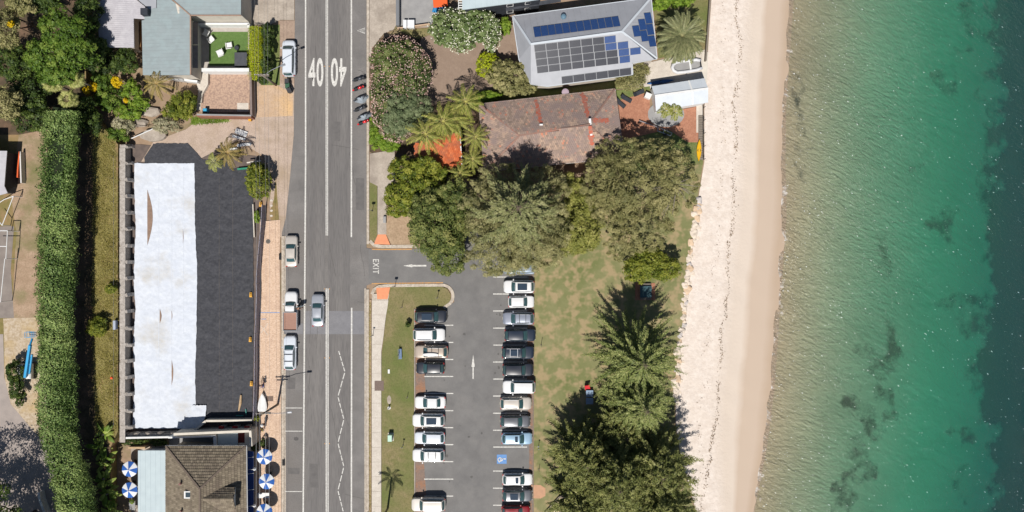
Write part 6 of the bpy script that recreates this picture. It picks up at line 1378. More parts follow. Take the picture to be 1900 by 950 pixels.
# ================================================================ parasols, tables
M['pblue'] = mat('blue_canvas', A(52, 104, 184), A(44, 92, 170), 2, .8); M['pwhite'] = mat('white_canvas', A(238, 240, 242), A(226, 228, 232), 2, .8)
def parasol(px, py, label, h=2.6, r=1.15, rz=.2):
    c = P(px, py, h); t = thing('parasol', label, 'parasol', (c.x, c.y, .1), rz, 'blue and white parasols of the restaurant')
    MB().tube([(0, 0, 0), (0, 0, h - .1)], .03, 8).build('pole', M['white'], t, True, True); MB().lathe([(.3, 0), (.3, .08), (.06, .14)], (0, 0, 0), 14).build('base', M['greydrive'], t, local=True)
    for k in range(8):
        a0, a1 = k * math.pi / 4, (k + 1) * math.pi / 4; q = [(0, 0, h - .1), (r * math.cos(a0), r * math.sin(a0), h - .52), (r * .97 * math.cos((a0 + a1) / 2), r * .97 * math.sin((a0 + a1) / 2), h - .50), (r * math.cos(a1), r * math.sin(a1), h - .52)]
        e = [(x * 1.0, y * 1.0, z - .14) for x, y, z in q[1:]]
        MB().add(q + e, [(0, 1, 2), (0, 2, 3), (1, 4, 5, 2), (2, 5, 6, 3)]).build('panel', M['pblue' if k % 2 else 'pwhite'], t, local=True)
    MB().lathe([(.05, h - .12), (.06, h - .04), (.02, h + .02)], (0, 0, 0), 8).build('finial', M['white'], t, local=True)
    tb = thing('cafe_table', 'small table under ' + label, 'table', (c.x, c.y, .1), rz, 'tables under the parasols')
    MB().lathe([(.42, .70), (.42, .74), (.40, .75)], (0, 0, 0), 16).build('table_top', M['white'], tb, local=True)
    for k in range(3): a = k * 2.1; MB().bar((.06 * math.cos(a), .06 * math.sin(a), .68), (.34 * math.cos(a), .34 * math.sin(a), 0), .03, .03).build('leg', M['blackmetal'], tb, local=True)
    for k in range(2):
        a = rz + 1.2 + k * 3.1; cc = thing('cafe_chair', ('dark chair on the upper side of the table under ' if k == 0 else 'dark chair on the lower side of the table under ') + label, 'chair', (c.x + .75 * math.cos(a), c.y + .75 * math.sin(a), .1), a, 'chairs under the parasols')
        MB().box((0, 0, .45), (.42, .42, .05)).build('seat', M['blackmetal'], cc, local=True); MB().box((.2, 0, .7), (.04, .42, .4)).build('backrest', M['blackmetal'], cc, local=True)
        for sx in (-.18, .18):
            for sy in (-.18, .18): MB().bar((sx, sy, .43), (sx, sy, 0), .03, .03).build('leg', M['blackmetal'], cc, local=True)
parasol(238, 872, 'upper rear parasol'); parasol(238, 911, 'lower rear parasol', rz=.5); parasol(489, 849, 'upper street parasol'); parasol(493, 895, 'middle street parasol', rz=.35); parasol(489, 951, 'lowest street parasol', rz=.6)
for o in list(bpy.data.objects):
    if o.get('category') == 'parasol': o['label'] = o['label'].replace('rear parasol', 'blue and white parasol behind the flat roofed lean-to').replace('street parasol', 'blue and white parasol on the street side')
p = P(489, 919, .8); st = thing('serving_table', 'white rectangular table between the street parasols', 'table', (p.x, p.y, .1)); MB().box((0, 0, .78), (1.7, .75, .06)).build('table_top', M['white'], st, local=True)
for sx in (-.75, .75):
    for sy in (-.3, .3): MB().bar((sx, sy, .76), (sx, sy, 0), .05, .05).build('leg', M['steel'], st, local=True)
p = P(245, 938, .8); st = thing('serving_table', 'pale grey table below the lower rear parasol', 'table', (p.x, p.y, .03)); MB().box((0, 0, .74), (.9, 1.3, .06)).build('table_top', M['greydrive'], st, local=True)
for sx in (-.4, .4):
    for sy in (-.6, .6): MB().bar((sx, sy, .72), (sx, sy, 0), .05, .05).build('leg', M['steel'], st, local=True)
tree('pot_plant', 'small leafy plant on the pale grey table', 'plant', [lobe(245, 931, 1.15, 4, 4, .3)], 260, .16, 'bright', trunk=.03, bz=.8)
tree('pot_plant', 'green pot plant beside the upper street parasol', 'plant', [lobe(488, 822, 1.0, 6, 8, .7), lobe(472, 828, .8, 8, 9, .6)], 1600, .2, 'jungle', trunk=.04, bz=.1)
tree('pot_plant', 'yellowish plant at the foot of the site fence end', 'plant', [lobe(476, 776, 1.0, 5, 5, .6)], 700, .2, 'mango', trunk=.04, bz=.1)
# ================================================================ people
SK = plain('skin', A(206, 158, 130), .6); HAIR = plain('dark_hair', A(60, 46, 38), .7)
def skinned(name, V, E, rad, m, parent, root=0):
    me = bpy.data.meshes.new(name); me.from_pydata(V, E, []); o = link(name, me, m, parent)
    o.modifiers.new('skin', 'SKIN').use_smooth_shade = True; s = o.modifiers.new('sub', 'SUBSURF'); s.levels = s.render_levels = 1
    for i, r in enumerate(rad): me.skin_vertices[0].data[i].radius = (r, r)
    me.skin_vertices[0].data[root].use_root = True; return o
def person(px, py, hdg, label, shirt, shorts, pose='stand', z=.1, hat=None):
    p = P(px, py, 1.0); t = thing('person', label, 'person', (p.x, p.y, z), R(hdg))
    sit = pose == 'ride'; bend = .45 if pose == 'bend' else (.35 if sit else .05); hip = Vector((0, 0, .95)); 
    def up(d, side=0, f=0): return hip + Vector((math.sin(bend) * d + f, side, math.cos(bend) * d))
    V = [hip, up(.28), up(.50), up(.60), up(.72, 0, .02)]; rad = [.13, .13, .14, .055, .095]; E = [(0, 1), (1, 2), (2, 3), (3, 4)]
    def chain(start, pts, rs):
        k = start
        for q, r in zip(pts, rs): V.append(Vector(q)); rad.append(r); E.append((k, len(V) - 1)); k = len(V) - 1
        return k
    legs = []; arms = []
    for s in (-1, 1):
        if sit: q = [hip + Vector((.02, s * .10, -.05)), hip + Vector((.40 - .1 * s, s * .13, -.25 + .08 * s)), hip + Vector((.28 - .12 * s, s * .13, -.66 + .12 * s)), hip + Vector((.42 - .12 * s, s * .13, -.68 + .12 * s))]
        else: q = [hip + Vector((0, s * .10, -.06)), hip + Vector((.03 + .05 * s, s * .11, -.48)), hip + Vector((-.02 + .06 * s, s * .12, -.87)), hip + Vector((.15 + .06 * s, s * .13, -.91))]
        chain(0, q, (.09, .065, .042, .04)); legs.append(q)
        a0 = up(.48, s * .19); a1 = a0 + (Vector((.20, s * .06, -.20)) if pose != 'stand' else Vector((.02, s * .05, -.27))); a2 = a1 + (Vector((.24, -.0, -.04)) if pose != 'stand' else Vector((.08, s * .01, -.24))); dr = (a2 - a1).normalized(); a3 = a2 + dr * .08
        k = chain(2, [a0, a1, a2, a3], (.055, .042, .03, .035)); arms.append((a0, a1, a2))
        sd = Vector((0, 1, 0))
        for j, (o_, ln) in enumerate(((-.03, .07), (-.01, .085), (.01, .08), (.03, .065))): m_ = a3 + sd * o_ + dr * ln * .6; chain(k, [m_, m_ + dr * ln * .4 + Vector((0, 0, -.02))], (.009, .008))
        th = a2 + dr * .03 - sd * s * .04; chain(k - 0, [th, th + dr * .04], (.010, .009))
    b = skinned('body', V, E, rad, SK, t)
    Vs = [hip + Vector((0, 0, .02)), up(.28), up(.50)]; Es = [(0, 1), (1, 2)]; rs = [.15, .15, .16]
    for a0, a1, a2 in arms: Vs += [a0, a0.lerp(a1, .8)]; rs += [.075, .065]; Es += [(2, len(Vs) - 2), (len(Vs) - 2, len(Vs) - 1)]
    skinned('shirt', Vs, Es, rs, shirt, t)
    Vs = [hip + Vector((0, 0, .04))]; Es = []; rs = [.15]
    for q in legs: Vs += [q[0], q[0].lerp(q[1], .85)]; rs += [.11, .09]; Es += [(0, len(Vs) - 2), (len(Vs) - 2, len(Vs) - 1)]
    skinned('shorts', Vs, Es, rs, shorts, t)
    hc = up(.78, 0, .0); MB().lathe([(.09, -.02), (.112, .03), (.10, .09), (.05, .125), (.01, .13)], hc, 12).build('hair', HAIR, t, True, True)
    MB().lathe([(.012, -.01), (.02, .02), (.008, .05)], up(.70, 0, .10), 6).build('nose', SK, t, True, True)
    for s in (-1, 1): MB().lathe([(.006, -.008), (.014, 0), (.006, .008)], up(.735, s * .035, .085), 6).build('eye', M['trim'], t, True, True); MB().lathe([(.01, -.03), (.02, 0), (.01, .03)], up(.72, s * .095, 0), 6).build('ear', SK, t, True, True)
    if hat: MB().lathe([(.21, .02), (.20, .04), (.11, .05), (.10, .14), (.03, .16)], hc, 14).build('hat', hat, t, True, True)
    return t
CL = {k: plain('cloth_' + k, A(*v), .9) for k, v in dict(blue=(70, 96, 170), black=(44, 44, 50), yellow=(226, 206, 50), teal=(60, 150, 170), grey=(150, 150, 152), white=(230, 230, 228), tan=(196, 170, 140)).items()}
person(557, 573, 150, 'person in dark clothes leaning in at the open truck door', CL['black'], CL['grey'], 'bend', 0)
person(487, 797, 30, 'person in yellow top and teal shorts standing beside the lower power pole', CL['yellow'], CL['teal'], 'stand', .1)
person(489, 788, 80, 'person in grey clothes with a pale hat next to the one in yellow', CL['grey'], CL['black'], 'stand', .1, CL['white'])
cy = person(487, 717, 100, 'cyclist in blue top riding up the pink footpath', CL['black'], CL['blue'], 'ride', .16)
p = P(487, 712, .5); bk_ = thing('bicycle', 'dark bicycle ridden up the pink footpath beside the white dinghy', 'bicycle', (p.x, p.y, .106), R(100))
for x in (-.52, .52):
    w = bpy.data.meshes.new('wheel'); bm = bmesh.new(); n_ = 24
    tyre = MB().tube([(x + .33 * math.cos(2 * math.pi * k / n_), 0, .345 + .33 * math.sin(2 * math.pi * k / n_)) for k in range(n_ + 1)], .022, 6, False).build('wheel', M['tyre'], bk_, local=True)
    sp = MB(); [sp.bar((x, 0, .345), (x + .32 * math.cos(k * .628), 0, .345 + .32 * math.sin(k * .628)), .008, .008) for k in range(10)]; sp.build('spokes', M['rim'], tyre, local=True, kind='stuff')
MB().tube([(-.52, 0, .345), (-.1, 0, .34), (-.22, 0, .85)], .02, 6).tube([(-.1, 0, .34), (.36, 0, .88), (-.2, 0, .8), (-.52, 0, .345)], .018, 6).tube([(.52, 0, .345), (.36, 0, .95)], .02, 6).build('frame', M['blackmetal'], bk_, local=True)
MB().tube([(.36, -.28, 1.0), (.38, 0, .98), (.36, .28, 1.0)], .015, 6).build('handlebar', M['blackmetal'], bk_, local=True); MB().box((-.24, 0, .88), (.26, .14, .05), 0, .02).build('saddle', M['trim'], bk_, local=True)
bm.free()
# ================================================================ boats
def hull(px, py, hdg, name, label, cat, Lh, Wh, hh, m, inner=None, z=.1, pointy=2):
    p = P(px, py, hh); t = thing(name, label, cat, (p.x, p.y, z), R(hdg))
    def prof(u):
        if pointy == 2: return math.sin(math.pi * (.02 + .96 * u)) ** .8
        return (1 - u ** 2.6) * (.85 + .15 * min(1, u * 6))
    def f(u, v):
        a = math.pi * v; w = Wh / 2 * prof(u); return (Lh * (u - .5), w * math.cos(a), hh * (1 - math.sin(a) ** .7) + .18 * hh * (2 * u - 1) ** 2)
    MB().grid(f, 18, 10).build('hull', m, t, True, True)
    if inner == 'deck': MB().grid(lambda u, v: (Lh * (u - .5), Wh / 2 * prof(u) * (1 - 2 * v), hh + .18 * hh * (2 * u - 1) ** 2 + .10 * math.sin(math.pi * v) + .004), 18, 6).build('deck', m, t, True, True)
    return t
wb_ = hull(487, 746, 90, 'dinghy', 'white upturned dinghy standing on the pink footpath', 'boat', 2.7, 1.35, .55, M['white'], 'deck', pointy=1); MB().box((-1.15, 0, .45), (.25, .8, .3)).build('transom', mat('teal_boat', A(150, 190, 200), A(130, 176, 188), 3, .6), wb_, local=True)
ky = hull(1297, 279, 88, 'kayak', 'bright yellow kayak lying beside the grey timber deck', 'kayak', 3.1, .68, .32, plain('kayak_yellow', A(240, 184, 20), .4), 'deck', z=.07); MB().lathe([(.26, .36), (.24, .42), (.18, .40)], (0, 0, 0), 14).build('cockpit', M['trim'], ky, local=True)
kb = hull(1226, 152, 8, 'kayak', 'blue kayak along the top wall of the boat shed', 'kayak', 4.0, .6, .3, plain('kayak_blue', A(44, 96, 160), .4), 'deck', z=.06); MB().lathe([(.26, .34), (.24, .40), (.18, .38)], (0, 0, 0), 14).build('cockpit', M['trim'], kb, local=True)
p = P(1278, 122, .4); ib = thing('inflatable_boat', 'pale inflatable boat below the date palm', 'boat', (p.x, p.y, .06), R(8))
pts = [(1.9, .5, .3), (1.2, .75, .3), (-.6, .8, .3), (-1.8, .75, .3), (-2.3, .4, .36), (-2.45, 0, .4), (-2.3, -.4, .36), (-1.8, -.75, .3), (-.6, -.8, .3), (1.2, -.75, .3), (1.9, -.5, .3)]
MB().tube(pts, .24, 10).build('tube', mat('pale_rubber', A(226, 226, 228), A(212, 213, 216), 2, .5), ib, True, True); MB().box((-.2, 0, .18), (3.8, 1.2, .06)).build('floor', M['greydrive'], ib, local=True); MB().box((.2, 0, .42), (.25, 1.3, .05)).build('thwart', M['white'], ib, local=True); MB().box((1.75, 0, .4), (.08, 1.0, .5)).build('transom', M['charcoal'], ib, local=True)
# ================================================================ beach edge
M['rocktone'] = [mat('rock_' + str(k), A(*a), A(*b), 2.5, .9, .5, 8) for k, (a, b) in enumerate((((236, 222, 206), (214, 198, 180)), ((228, 202, 174), (206, 178, 148)), ((212, 204, 200), (186, 178, 174))))]
rm = []
for k in range(6):
    bm = bmesh.new(); bmesh.ops.create_icosphere(bm, subdivisions=2, radius=1)
    for v in bm.verts: q = v.co; s = 1 + .22 * math.sin(q.x * 3 + k) * math.sin(q.y * 4 + k * 2) + random.uniform(-.09, .09); v.co = Vector((q.x * s, q.y * s, max(-.5, min(.62, q.z)) * s))
    me = bpy.data.meshes.new('rock'); bm.to_mesh(me); bm.free(); me.materials.append(M['rocktone'][0]); rm.append(me)
sw = thing('seawall', 'line of pale boulders between the lawn and the sand', 'rock wall', P(1275, 540, -.2))
y = 368.0; k = 0
while y < 745:
    s = random.uniform(.32, .66); x = interp(WALL, y) + random.uniform(-2, 4); p = P(x, y, 0)
    o = link('rock', rm[k % 6], None, sw, Vector((p.x, p.y, -.12 + random.uniform(-.08, .05))) - root_loc(sw), (random.uniform(-.3, .3), random.uniform(-.3, .3), random.uniform(0, 6))); o.scale = (s * random.uniform(.8, 1.2), s * random.uniform(.8, 1.25), s * .75)
    o.material_slots[0].link = 'OBJECT'; o.material_slots[0].material = M['rocktone'][random.choice((0, 0, 0, 1, 2))]
    y += s * 12.0; k += 1
    if k % 3 == 0:
        p = P(x + 7, y - 4, -.35); s2 = s * .6; o = link('rock', rm[(k + 2) % 6], None, sw, Vector((p.x, p.y, -.38)) - root_loc(sw), (0, 0, k)); o.scale = (s2, s2, s2 * .8)
bw = thing('boundary_wall', 'low wall and fence between the top gardens and the sand', 'wall', P(1312, 60)); wallrun([(1318, -60), (1318, 0), (1310, 112)], .22, -.6, .9, M['timber'], bw, 'fence_panel'); wallrun([(1309, 96), (1306, 152)], .9, -.6, .12, M['cream'], bw, 'wall')
dk = thing('timber_deck', 'narrow grey timber walkway along the sand below the boat shed', 'deck', P(1299, 250))
for k in range(19): y = 216 + k * 4.35; MB().box(P(1300.5, y, .22) - Vector((0, 0, .03)), (.72, .30, .06)).build('plank', M['timber'], dk)
for x in (1297.5, 1303.8): MB().bar(P(x, 214, .1), P(x, 298, .1), .1, .14).build('joist', M['timber'], dk)
for y in (200, 224, 248, 272, 296): p = P(1305.5, y, 0); MB().tube([(p.x, p.y, -.7), (p.x, p.y, 1.1)], .05, 6).build('post', M['blackmetal'], dk)
for z in (.6, 1.05): MB().bar(P(1305.5, 197, z), P(1305.5, 297, z), .05, .06).build('rail', M['blackmetal'], dk)
sheet('deck_path', [(1292, 196), (1304, 195), (1304, 216), (1297, 218), (1296, 246), (1292, 246)], .1, M['concrete'], thick=.15)
# wrack: seaweed litter in two wavering lines
def wrack(name, label, tab, n, spread, size):
    c = []; 
    for k in range(n):
        y = random.uniform(-20, 960); 
        if math.sin(y * .08) + math.sin(y * .031 + 1) < -1.1 and random.random() < .7: continue
        x = interp(tab, y) + 7 * fbm(y / 60, n * .1) + 3 * fbm(y / 17, n * .3) + random.gauss(0, spread); z = beach_z(x, y) + .06; p = P(x, y, z); c.append(tuple(p))
    c = np.array(c); n_ = len(c); o = link(name, leaf_mesh(name, c, np.tile((0, 0, 1.), (n_, 1)) + rng.normal(size=(n_, 3)) * .35, size * rng.uniform(.4, 1.8, n_), .5, rng.random(n_)), L_WR, kind='stuff'); tag(o, label, 'seaweed', kind='stuff')
L_WR = leafmat('dried_seaweed', A(112, 94, 76), A(146, 124, 102), A(178, 156, 132), .05)
W1 = [(1366, -20), (1371, 60), (1370, 130), (1363, 200), (1362, 300), (1358, 400), (1352, 500), (1342, 600), (1333, 680), (1328, 760), (1318, 850), (1300, 960)]; W2 = [(1342, -20), (1343, 100), (1340, 200), (1340, 300), (1334, 400), (1325, 500), (1316, 600), (1308, 700), (1300, 760), (1300, 960)]
wrack('seaweed_line', 'main dark line of dried seaweed along the beach', W1, 1300, 2.2, .15); wrack('seaweed_line', 'fainter upper line of dried seaweed scraps on the dry sand', W2, 260, 3.5, .14)
# ================================================================ park things
pit = thing('picnic_table', 'dark table set on a square brick apron in the pine shadow', 'table', P(1197, 541, .06)); c = P(1197, 541, .1)
MB().box((c.x, c.y, .09), (2.9, 2.5, .08)).build('brick_apron', M['brickpave'], pit); MB().box((c.x, c.y, .78), (1.7, 1.7, .08)).build('table_top', mat('teal_top', A(64, 96, 104), A(52, 84, 92), 3, .5), pit)
for sx in (-.6, .6):
    for sy in (-.6, .6): MB().bar((c.x + sx, c.y + sy, .13), (c.x + sx, c.y + sy, .76), .08, .08).build('leg', M['steel'], pit)
for sy in (-1.05, 1.05): MB().box((c.x, c.y + sy, .48), (1.6, .28, .06)).build('bench', M['timber'], pit)
def post(px, py, h, label, m='steel', head=None, r=.035, name='sign_post', cat='post'):
    b = P(px, py, .1); t = thing(name, label, cat, b); MB().tube([b, b + Vector((0, 0, h))], r, 8).lathe([(r * 3, .0), (r * 3, .04)], b, 8).build('post', M[m], t)
    if head: MB().box(b + Vector((0, 0, h - head[1] / 2)), (head[0], .03, head[1])).build('sign_plate', M['steel'], t)
post(733, 531, 2.2, 'sign post at the kerb corner of the exit', 'blackmetal', (.45, .6)); post(692, 622, 2.0, 'thin sign post on the footpath edge', 'blackmetal', (.3, .3)); post(746, 570, 1.8, 'thin stake on the verge beside the top black car', 'timber'); post(812, 552, 1.9, 'thin stake with pale foot on the curved verge', 'timber', (.3, .4)); post(741, 657, 2.3, 'post at the head of the blue bench', 'blackmetal'); post(756, 737, 1.3, 'short stake on the verge beside the empty bay', 'timber'); post(748, 826, 1.6, 'dark post on the verge above the palm shadow', 'blackmetal', (.3, .3)); post(1004, 640, 1.9, 'thin stake on the park lawn beside the black cars', 'timber'); post(999, 829, 1.7, 'thin stake on the park lawn beside the light blue car', 'steel', (.2, .3)); post(1000, 871, 1.3, 'short stake on the park lawn beside the disabled bay', 'timber'); post(691, 391, 2.2, 'sign post on the narrow upper verge', 'blackmetal', (.5, .6)); post(722, 757, .9, 'white bollard with dark head on the verge', 'white', (.3, .2), .08, 'bollard', 'bollard')
bn = thing('bench', 'blue grey bench standing on the verge lawn', 'bench', P(743.5, 656, .1), R(92))
for k in range(3): MB().box((0, -.14 + k * .14, .45), (1.5, .11, .04)).build('slat', mat('bench_blue' + str(k), A(126, 150, 186), A(112, 136, 172), 3, .5), bn, local=True)
MB().box((0, .24, .72), (1.5, .04, .3)).build('backrest', M['steel'], bn, local=True)
for sx in (-.6, .6): MB().box((sx, 0, .22), (.06, .4, .44)).build('leg', M['steel'], bn, local=True)
eb = thing('electrical_cabinet', 'pale green electrical cabinet on the verge lawn', 'cabinet', P(724, 813, .1)); c = P(723.5, 813, 1.0); MB().box((c.x, c.y, .65), (.62, .95, 1.1), 0, .04).build('cabinet', plain('pale_green', A(184, 220, 200), .5), eb); MB().box((c.x, c.y, .13), (.85, 1.2, .1)).build('plinth', M['concrete'], eb); MB().box((c.x + .33, c.y, .7), (.02, .3, .6)).build('door', M['greydrive'], eb)
tag(MB().box(P(721.5, 689, .15), (.3, .62, .12), 0, .03).build('valve_cover', M['white']), 'small white valve cover in the verge lawn', 'cover'); tag(sheet('concrete_pad', blob(722, 742, 4, 8, 14, .08, 4), .115, M['old_concrete'], kind=None), 'oval concrete pad by the white bollard', 'pad')
tag(MB().box(P(714, 407.5, .3), (.42, .95, .5), 0, .03).build('pit_box', M['greydrive']), 'grey service box beside the upper footpath', 'box')
tree('small_sapling', 'small dark sapling on the verge near the top of the left row', 'plant', [lobe(757, 602, .9, 5, 5, .5)], 420, .2, 'jungle', trunk=.03, bz=.1)
rc = thing('camp_chair', 'red camp chair in the pine shade beside the blue trailer', 'chair', P(1090, 719, .06)); c = P(1090, 719, .5)
MB().box((c.x, c.y, .45), (.75, .7, .06), .2).build('seat', plain('chair_red', A(214, 30, 44), .8), rc); MB().box((c.x, c.y + .36, .75), (.75, .06, .6), .2).build('backrest', plain('chair_red_back', A(214, 30, 44), .8), rc)
for sx in (-.3, .3):
    for sy in (-.28, .28): MB().tube([(c.x + sx, c.y + sy, .06), (c.x + sx, c.y + sy, .45)], .02, 6).build('leg', M['steel'], rc)
b2 = thing('park_bench', 'blue grey table with two slabs under the pines', 'table', P(1094, 737, .06)); c = P(1094, 737, .7)
for dy in (-.55, .55): MB().box((c.x, c.y + dy, .72), (1.05, .95, .07), 0, .02).build('table_top', mat('bluegrey_top' + str(dy), A(150, 172, 196), A(130, 152, 178), 3, .5), b2)
for dy in (-.8, .8): MB().box((c.x, c.y + dy, .39), (.8, .1, .62)).build('leg', M['steel'], b2)
# ================================================================ yards
def armchair(px, py, rz, label, m, cat='chair'):
    p = P(px, py, .5); t = thing('garden_chair', label, cat, (p.x, p.y, .06), R(rz)); MB().box((0, 0, .38), (.85, .8, .12), 0, .05).build('seat', m, t, local=True); MB().bar((-.42, 0, .4), (-.62, 0, .95), .8, .08).build('backrest', m, t, local=True)
    for s in (-1, 1): MB().box((0, s * .42, .5), (.8, .1, .3), 0, .03).build('armrest', m, t, local=True); MB().box((.3, s * .3, .17), (.06, .06, .34)).build('leg', m, t, local=True); MB().box((-.3, s * .3, .17), (.06, .06, .34)).build('leg', m, t, local=True)
armchair(425, 84, 100, 'white armchair in the middle of the small green lawn', M['white']); armchair(408, 99, 205, 'white armchair at the lower left of the small green lawn', M['white']); armchair(391, 73, 130, 'white armchair on the paving at the corner of the lawn', M['white']); armchair(382, 61, 150, 'white armchair in the shade of the courtyard wall', M['white'])
tag(MB().lathe([(.3, 0), (.34, .5), (.2, .52)], P(441, 90, .06), 10).build('planter', M['charcoal']), 'round dark planter above the spa cover', 'planter')
tag(MB().box(P(382, 205, .5), (.55, .5, .9), 0, .04).build('blue_tub', plain('tub_blue', A(60, 170, 214), .5)), 'bright blue tub in the corner of the mottled yard', 'tub')
def bin_(px, py, label, col, lid, rz=0, z=.09):
    p = P(px, py, 1.0); t = thing('wheelie_bin', label, 'bin', (p.x, p.y, z), R(rz)); MB().add([(-.24, -.28, 0), (.24, -.28, 0), (.24, .28, 0), (-.24, .28, 0), (-.29, -.36, .95), (.29, -.36, .95), (.29, .36, .95), (-.29, .36, .95)], [(3, 2, 1, 0), (4, 5, 6, 7), (0, 1, 5, 4), (1, 2, 6, 5), (2, 3, 7, 6), (3, 0, 4, 7)]).build('bin_body', col, t, local=True); MB().box((0, .02, 1.0), (.62, .78, .08), 0, .03).build('lid', lid, t, local=True)
    for s in (-1, 1): MB().lathe([(.1, -.03), (.1, .03)], (s * .26, .30, .1), 10, 'x').build('wheel', M['tyre'], t, local=True)
BG = plain('bin_green', A(52, 96, 70), .6); BK = plain('bin_black', A(60, 60, 64), .6)
bin_(532, 151, 'black lidded bin behind the pale van', BK, BK, 0, .04); bin_(533, 159, 'green bin behind the pale van', BG, BG, 0, .04); bin_(536, 167, 'dark bin lowest of the three behind the pale van', BK, BK, 25, .04)
for lab, x, w in (('left white crate at the top driveway', 752, .45), ('right white crate at the top driveway', 763, .95)):
    p = P(x, 46, .5); t = thing('crate', lab, 'crate', (p.x, p.y, .085)); MB().box((0, 0, .45), (w, 1.1, .8), 0, .03).build('crate_body', M['white'], t, local=True); MB().box((0, 0, .88), (w + .06, 1.16, .06)).build('lid', M['pwhite'], t, local=True)
dg_ = thing('driveway_wall', 'grey wall dividing the two driveways at the top', 'wall', P(738, 20)); wallrun([(737, -60), (737.5, 47)], .45, 0, 1.5, M['steel'], dg_); wallrun([(737, 52), (797, 44)], .15, 0, .8, mat('tan_wall', A(214, 186, 158), A(196, 168, 140), 2, .9), dg_, 'low_wall')
tag(MB().box(P(817, 4, 1.2), (2.1, 1.4, .3), .1, .08).build('tarpaulin', plain('tarp_orange', A(240, 100, 36), .7)), 'bright orange tarpaulin bundle at the top edge', 'tarpaulin'); tag(MB().box(P(813, 17, .8), (1.5, 1.2, .3), -.3, .1).build('tarpaulin', plain('tarp_blue', A(40, 140, 200), .7)), 'blue tarpaulin heap partly under the frangipani', 'tarpaulin')
for lab, x, y, rz in (('black sun lounger on the brick yard, lower', 1152, 193, -40), ('black sun lounger on the brick yard, upper', 1163, 184, -28), ('black sun lounger nearest the shed bush', 1186, 172, 25)):
    p = P(x, y, .3); t = thing('sun_lounger', lab, 'sun lounger', (p.x, p.y, .07), R(rz), 'loungers on the brick yard'); MB().box((.15, 0, .3), (1.2, .6, .08), 0, .02).build('mattress', M['charcoal'], t, local=True); MB().bar((-.45, 0, .3), (-.95, 0, .62), .6, .08).build('backrest', M['charcoal'], t, local=True)
    for sx in (-.4, .65):
        for sy in (-.25, .25): MB().box((sx, sy, .13), (.05, .05, .26)).build('leg', M['blackmetal'], t, local=True)
p = P(1202, 178, .5); tag(MB().box((p.x, p.y, .5), (.9, .8, .85), -.4, .05).build('storage_box', M['white']), 'white storage box at the shed corner', 'box')
ln = thing('boat_trailer', 'silver boat trailer with long drawbar on the shaded lawn', 'trailer', P(1232, 240)); MB().bar(P(1186, 224, .5), P(1226, 238, .5), .1, .1).build('drawbar', M['rail'], ln)
for a, c in (((1221, 236), (1247, 247)), ((1220, 243), (1244, 252)), ((1221, 236), (1220, 243)), ((1247, 247), (1244, 252)), ((1232, 240), (1231, 247))): MB().bar(P(*a, .5), P(*c, .5), .09, .1).build('frame_rail', M['rail'], ln)
for x, y in ((1238, 242), (1234, 250)): MB().lathe([(.15, -.1), (.28, -.1), (.3, 0), (.28, .1), (.15, .1)], P(x, y, .36), 14, 'y').build('wheel', M['tyre'], ln)
pg = thing('building_materials', 'pile of white boards under the dry tipped palm', 'boards', P(440, 250, .03))
for k, (x0, y0, x1, y1, w) in enumerate(((437, 242, 458, 250, .8), (431, 252, 455, 259, .35), (440, 270, 466, 267, .4), (424, 277, 440, 276, .3))): MB().bar(P(x0, y0, .25 + .05 * k), P(x1, y1, .25 + .05 * k), w, .05).build('board', M['white'], pg)
MB().bar(P(441, 314, .4), P(462, 312, .4), .25, .3).build('green_pipe', mat('green_pipe', A(60, 150, 120), A(50, 136, 108), 3, .5), pg); MB().bar(P(458, 302, 1.2), P(484, 298, 1.2), .18, .1).build('board', M['cream'], pg)
bl = thing('boulder_slab', 'pale sandstone slab above the building site', 'rock', P(285, 250, 0)); MB().prism([tuple(P(x, y, 1.0)[:2]) for x, y in blob(282, 251, 24, 11, 14, .12, 9)], 0, .7).build('slab', M['old_concrete'], bl); MB().bar(P(244, 257, .9), P(284, 239, .9), .12, .08).build('pipe', M['white'], bl)
for k, (lab, x, y, rx, ry) in enumerate((('grey boulder beside the green shrub in the garden', 280, 208, 18, 10), ('grey boulder below the first garden boulder', 262, 228, 14, 9))):
    o = link('boulder', rm[k], None); o.location = P(x, y, .1); o.scale = (rx / S, ry / S, .7); o.material_slots[0].link = 'OBJECT'; o.material_slots[0].material = M['old_concrete']; tag(o, lab, 'rock')
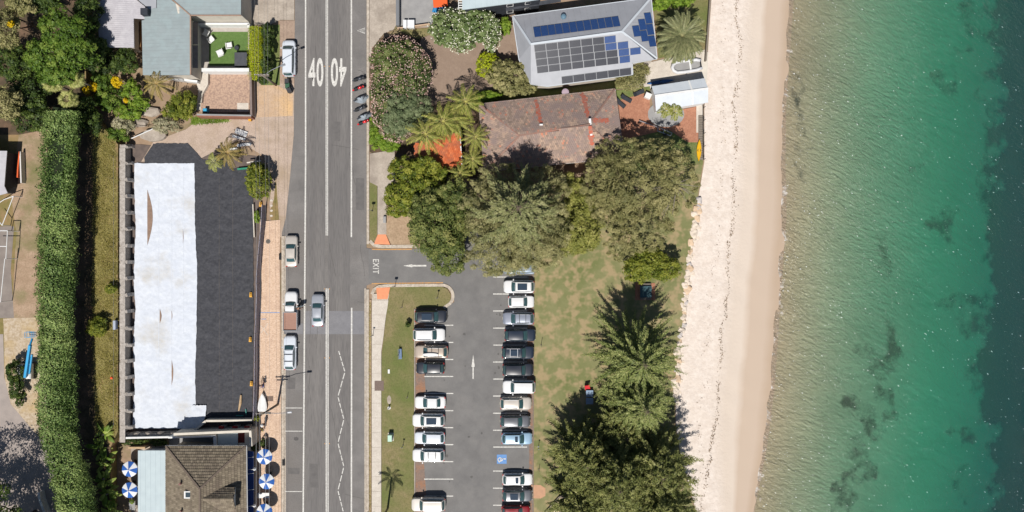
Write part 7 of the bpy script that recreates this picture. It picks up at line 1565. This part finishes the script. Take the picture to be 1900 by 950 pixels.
# ================================================================ boom lift and railings at the far left
bo = thing('boom_lift', 'blue boom lift with white base beside the tall hedge', 'boom lift', P(50, 684, TZ)); c = P(50, 688, TZ + .8); BL = plain('lift_blue', A(50, 160, 214), .5)
MB().box((c.x, c.y, TZ + .75), (1.5, 2.0, .6), 0, .1).build('chassis', BL, bo); 
for s in (-1, 1): MB().box((c.x + s * .62, c.y, TZ + 1.25), (.75, 2.1, .7), 0, .15).build('counterweight', M['white'], bo)
for sx in (-.8, .8):
    for sy in (-.8, .8): MB().lathe([(.2, -.15), (.4, -.16), (.42, 0), (.4, .16), (.2, .15)], (c.x + sx, c.y + sy, TZ + .42), 14, 'x').build('wheel', M['tyre'], bo)
j0, j1, j2 = P(47, 700, TZ + 1.9), P(56, 640, TZ + 3.6), P(60, 628, TZ + 3.2)
MB().bar(j0, j1, .34, .36).build('boom', BL, bo); MB().bar(j0.lerp(j1, .1) + Vector((.35, 0, -.3)), j0.lerp(j1, .7) + Vector((.3, 0, -.3)), .2, .22).build('lower_boom', BL, bo); MB().bar(j1, j2, .2, .2).build('jib', BL, bo)
k = MB(); p = P(60, 620, TZ + 3.2)
bkt = MB().box((p.x, p.y, p.z - .1), (1.0, .75, .06)).build('basket_floor', M['greydrive'], bo)
for z in (.45, .9):
    for a, c2 in (((-.5, -.37), (.5, -.37)), ((.5, -.37), (.5, .37)), ((.5, .37), (-.5, .37)), ((-.5, .37), (-.5, -.37))): MB().bar((p.x + a[0], p.y + a[1], p.z + z), (p.x + c2[0], p.y + c2[1], p.z + z), .05, .05).build('basket_rail', BL, bo)
rl = thing('railing', 'white pipe goal frames on the grey court at the left edge', 'frame', P(8, 440, TZ))
for pts, z in ((((0, 428), (14, 428), (11, 480)), 2.6), (((-20, 457), (12, 457)), 2.6), (((25, 364), (4, 418), (-10, 400)), 1.9), (((25, 364), (8, 370), (-20, 388)), 1.9), (((9, 480), (1, 560)), 2.6)):
    for a, c2 in zip(pts[:-1], pts[1:]): MB().tube([P(*a, TZ + z), P(*c2, TZ + z)], .06, 6).build('pipe', M['white'], rl)
for x, y, z in ((14, 428, 2.6), (0, 428, 2.6), (25, 364, 1.9), (4, 418, 1.9), (1, 560, 2.6), (11, 480, 2.6)): p = P(x, y, TZ + z); MB().tube([(p.x, p.y, TZ), p], .06, 6).build('post', M['white'], rl)
sf2 = thing('safety_fence', 'orange and white safety mesh beside the site cabin', 'fence', P(40, 310, TZ))
for k, (x0, y0, x1, y1) in enumerate(((40, 282, 37, 312), (41, 282, 43, 340), (37, 312, 36, 330))): a, c2 = P(x0, y0, TZ + .5), P(x1, y1, TZ + .5); MB().bar(a, c2, .18, 1.0).build('mesh_panel', plain('mesh' + str(k), A(240, 104, 50) if k != 1 else A(228, 224, 220), .8), sf2)
wl_ = thing('court_wall', 'pale curved wall in the bottom left shade', 'wall', P(78, 925, TZ)); wallrun([(71, 914), (74, 930), (84, 955)], .35, TZ, TZ + 1.2, M['white'], wl_)
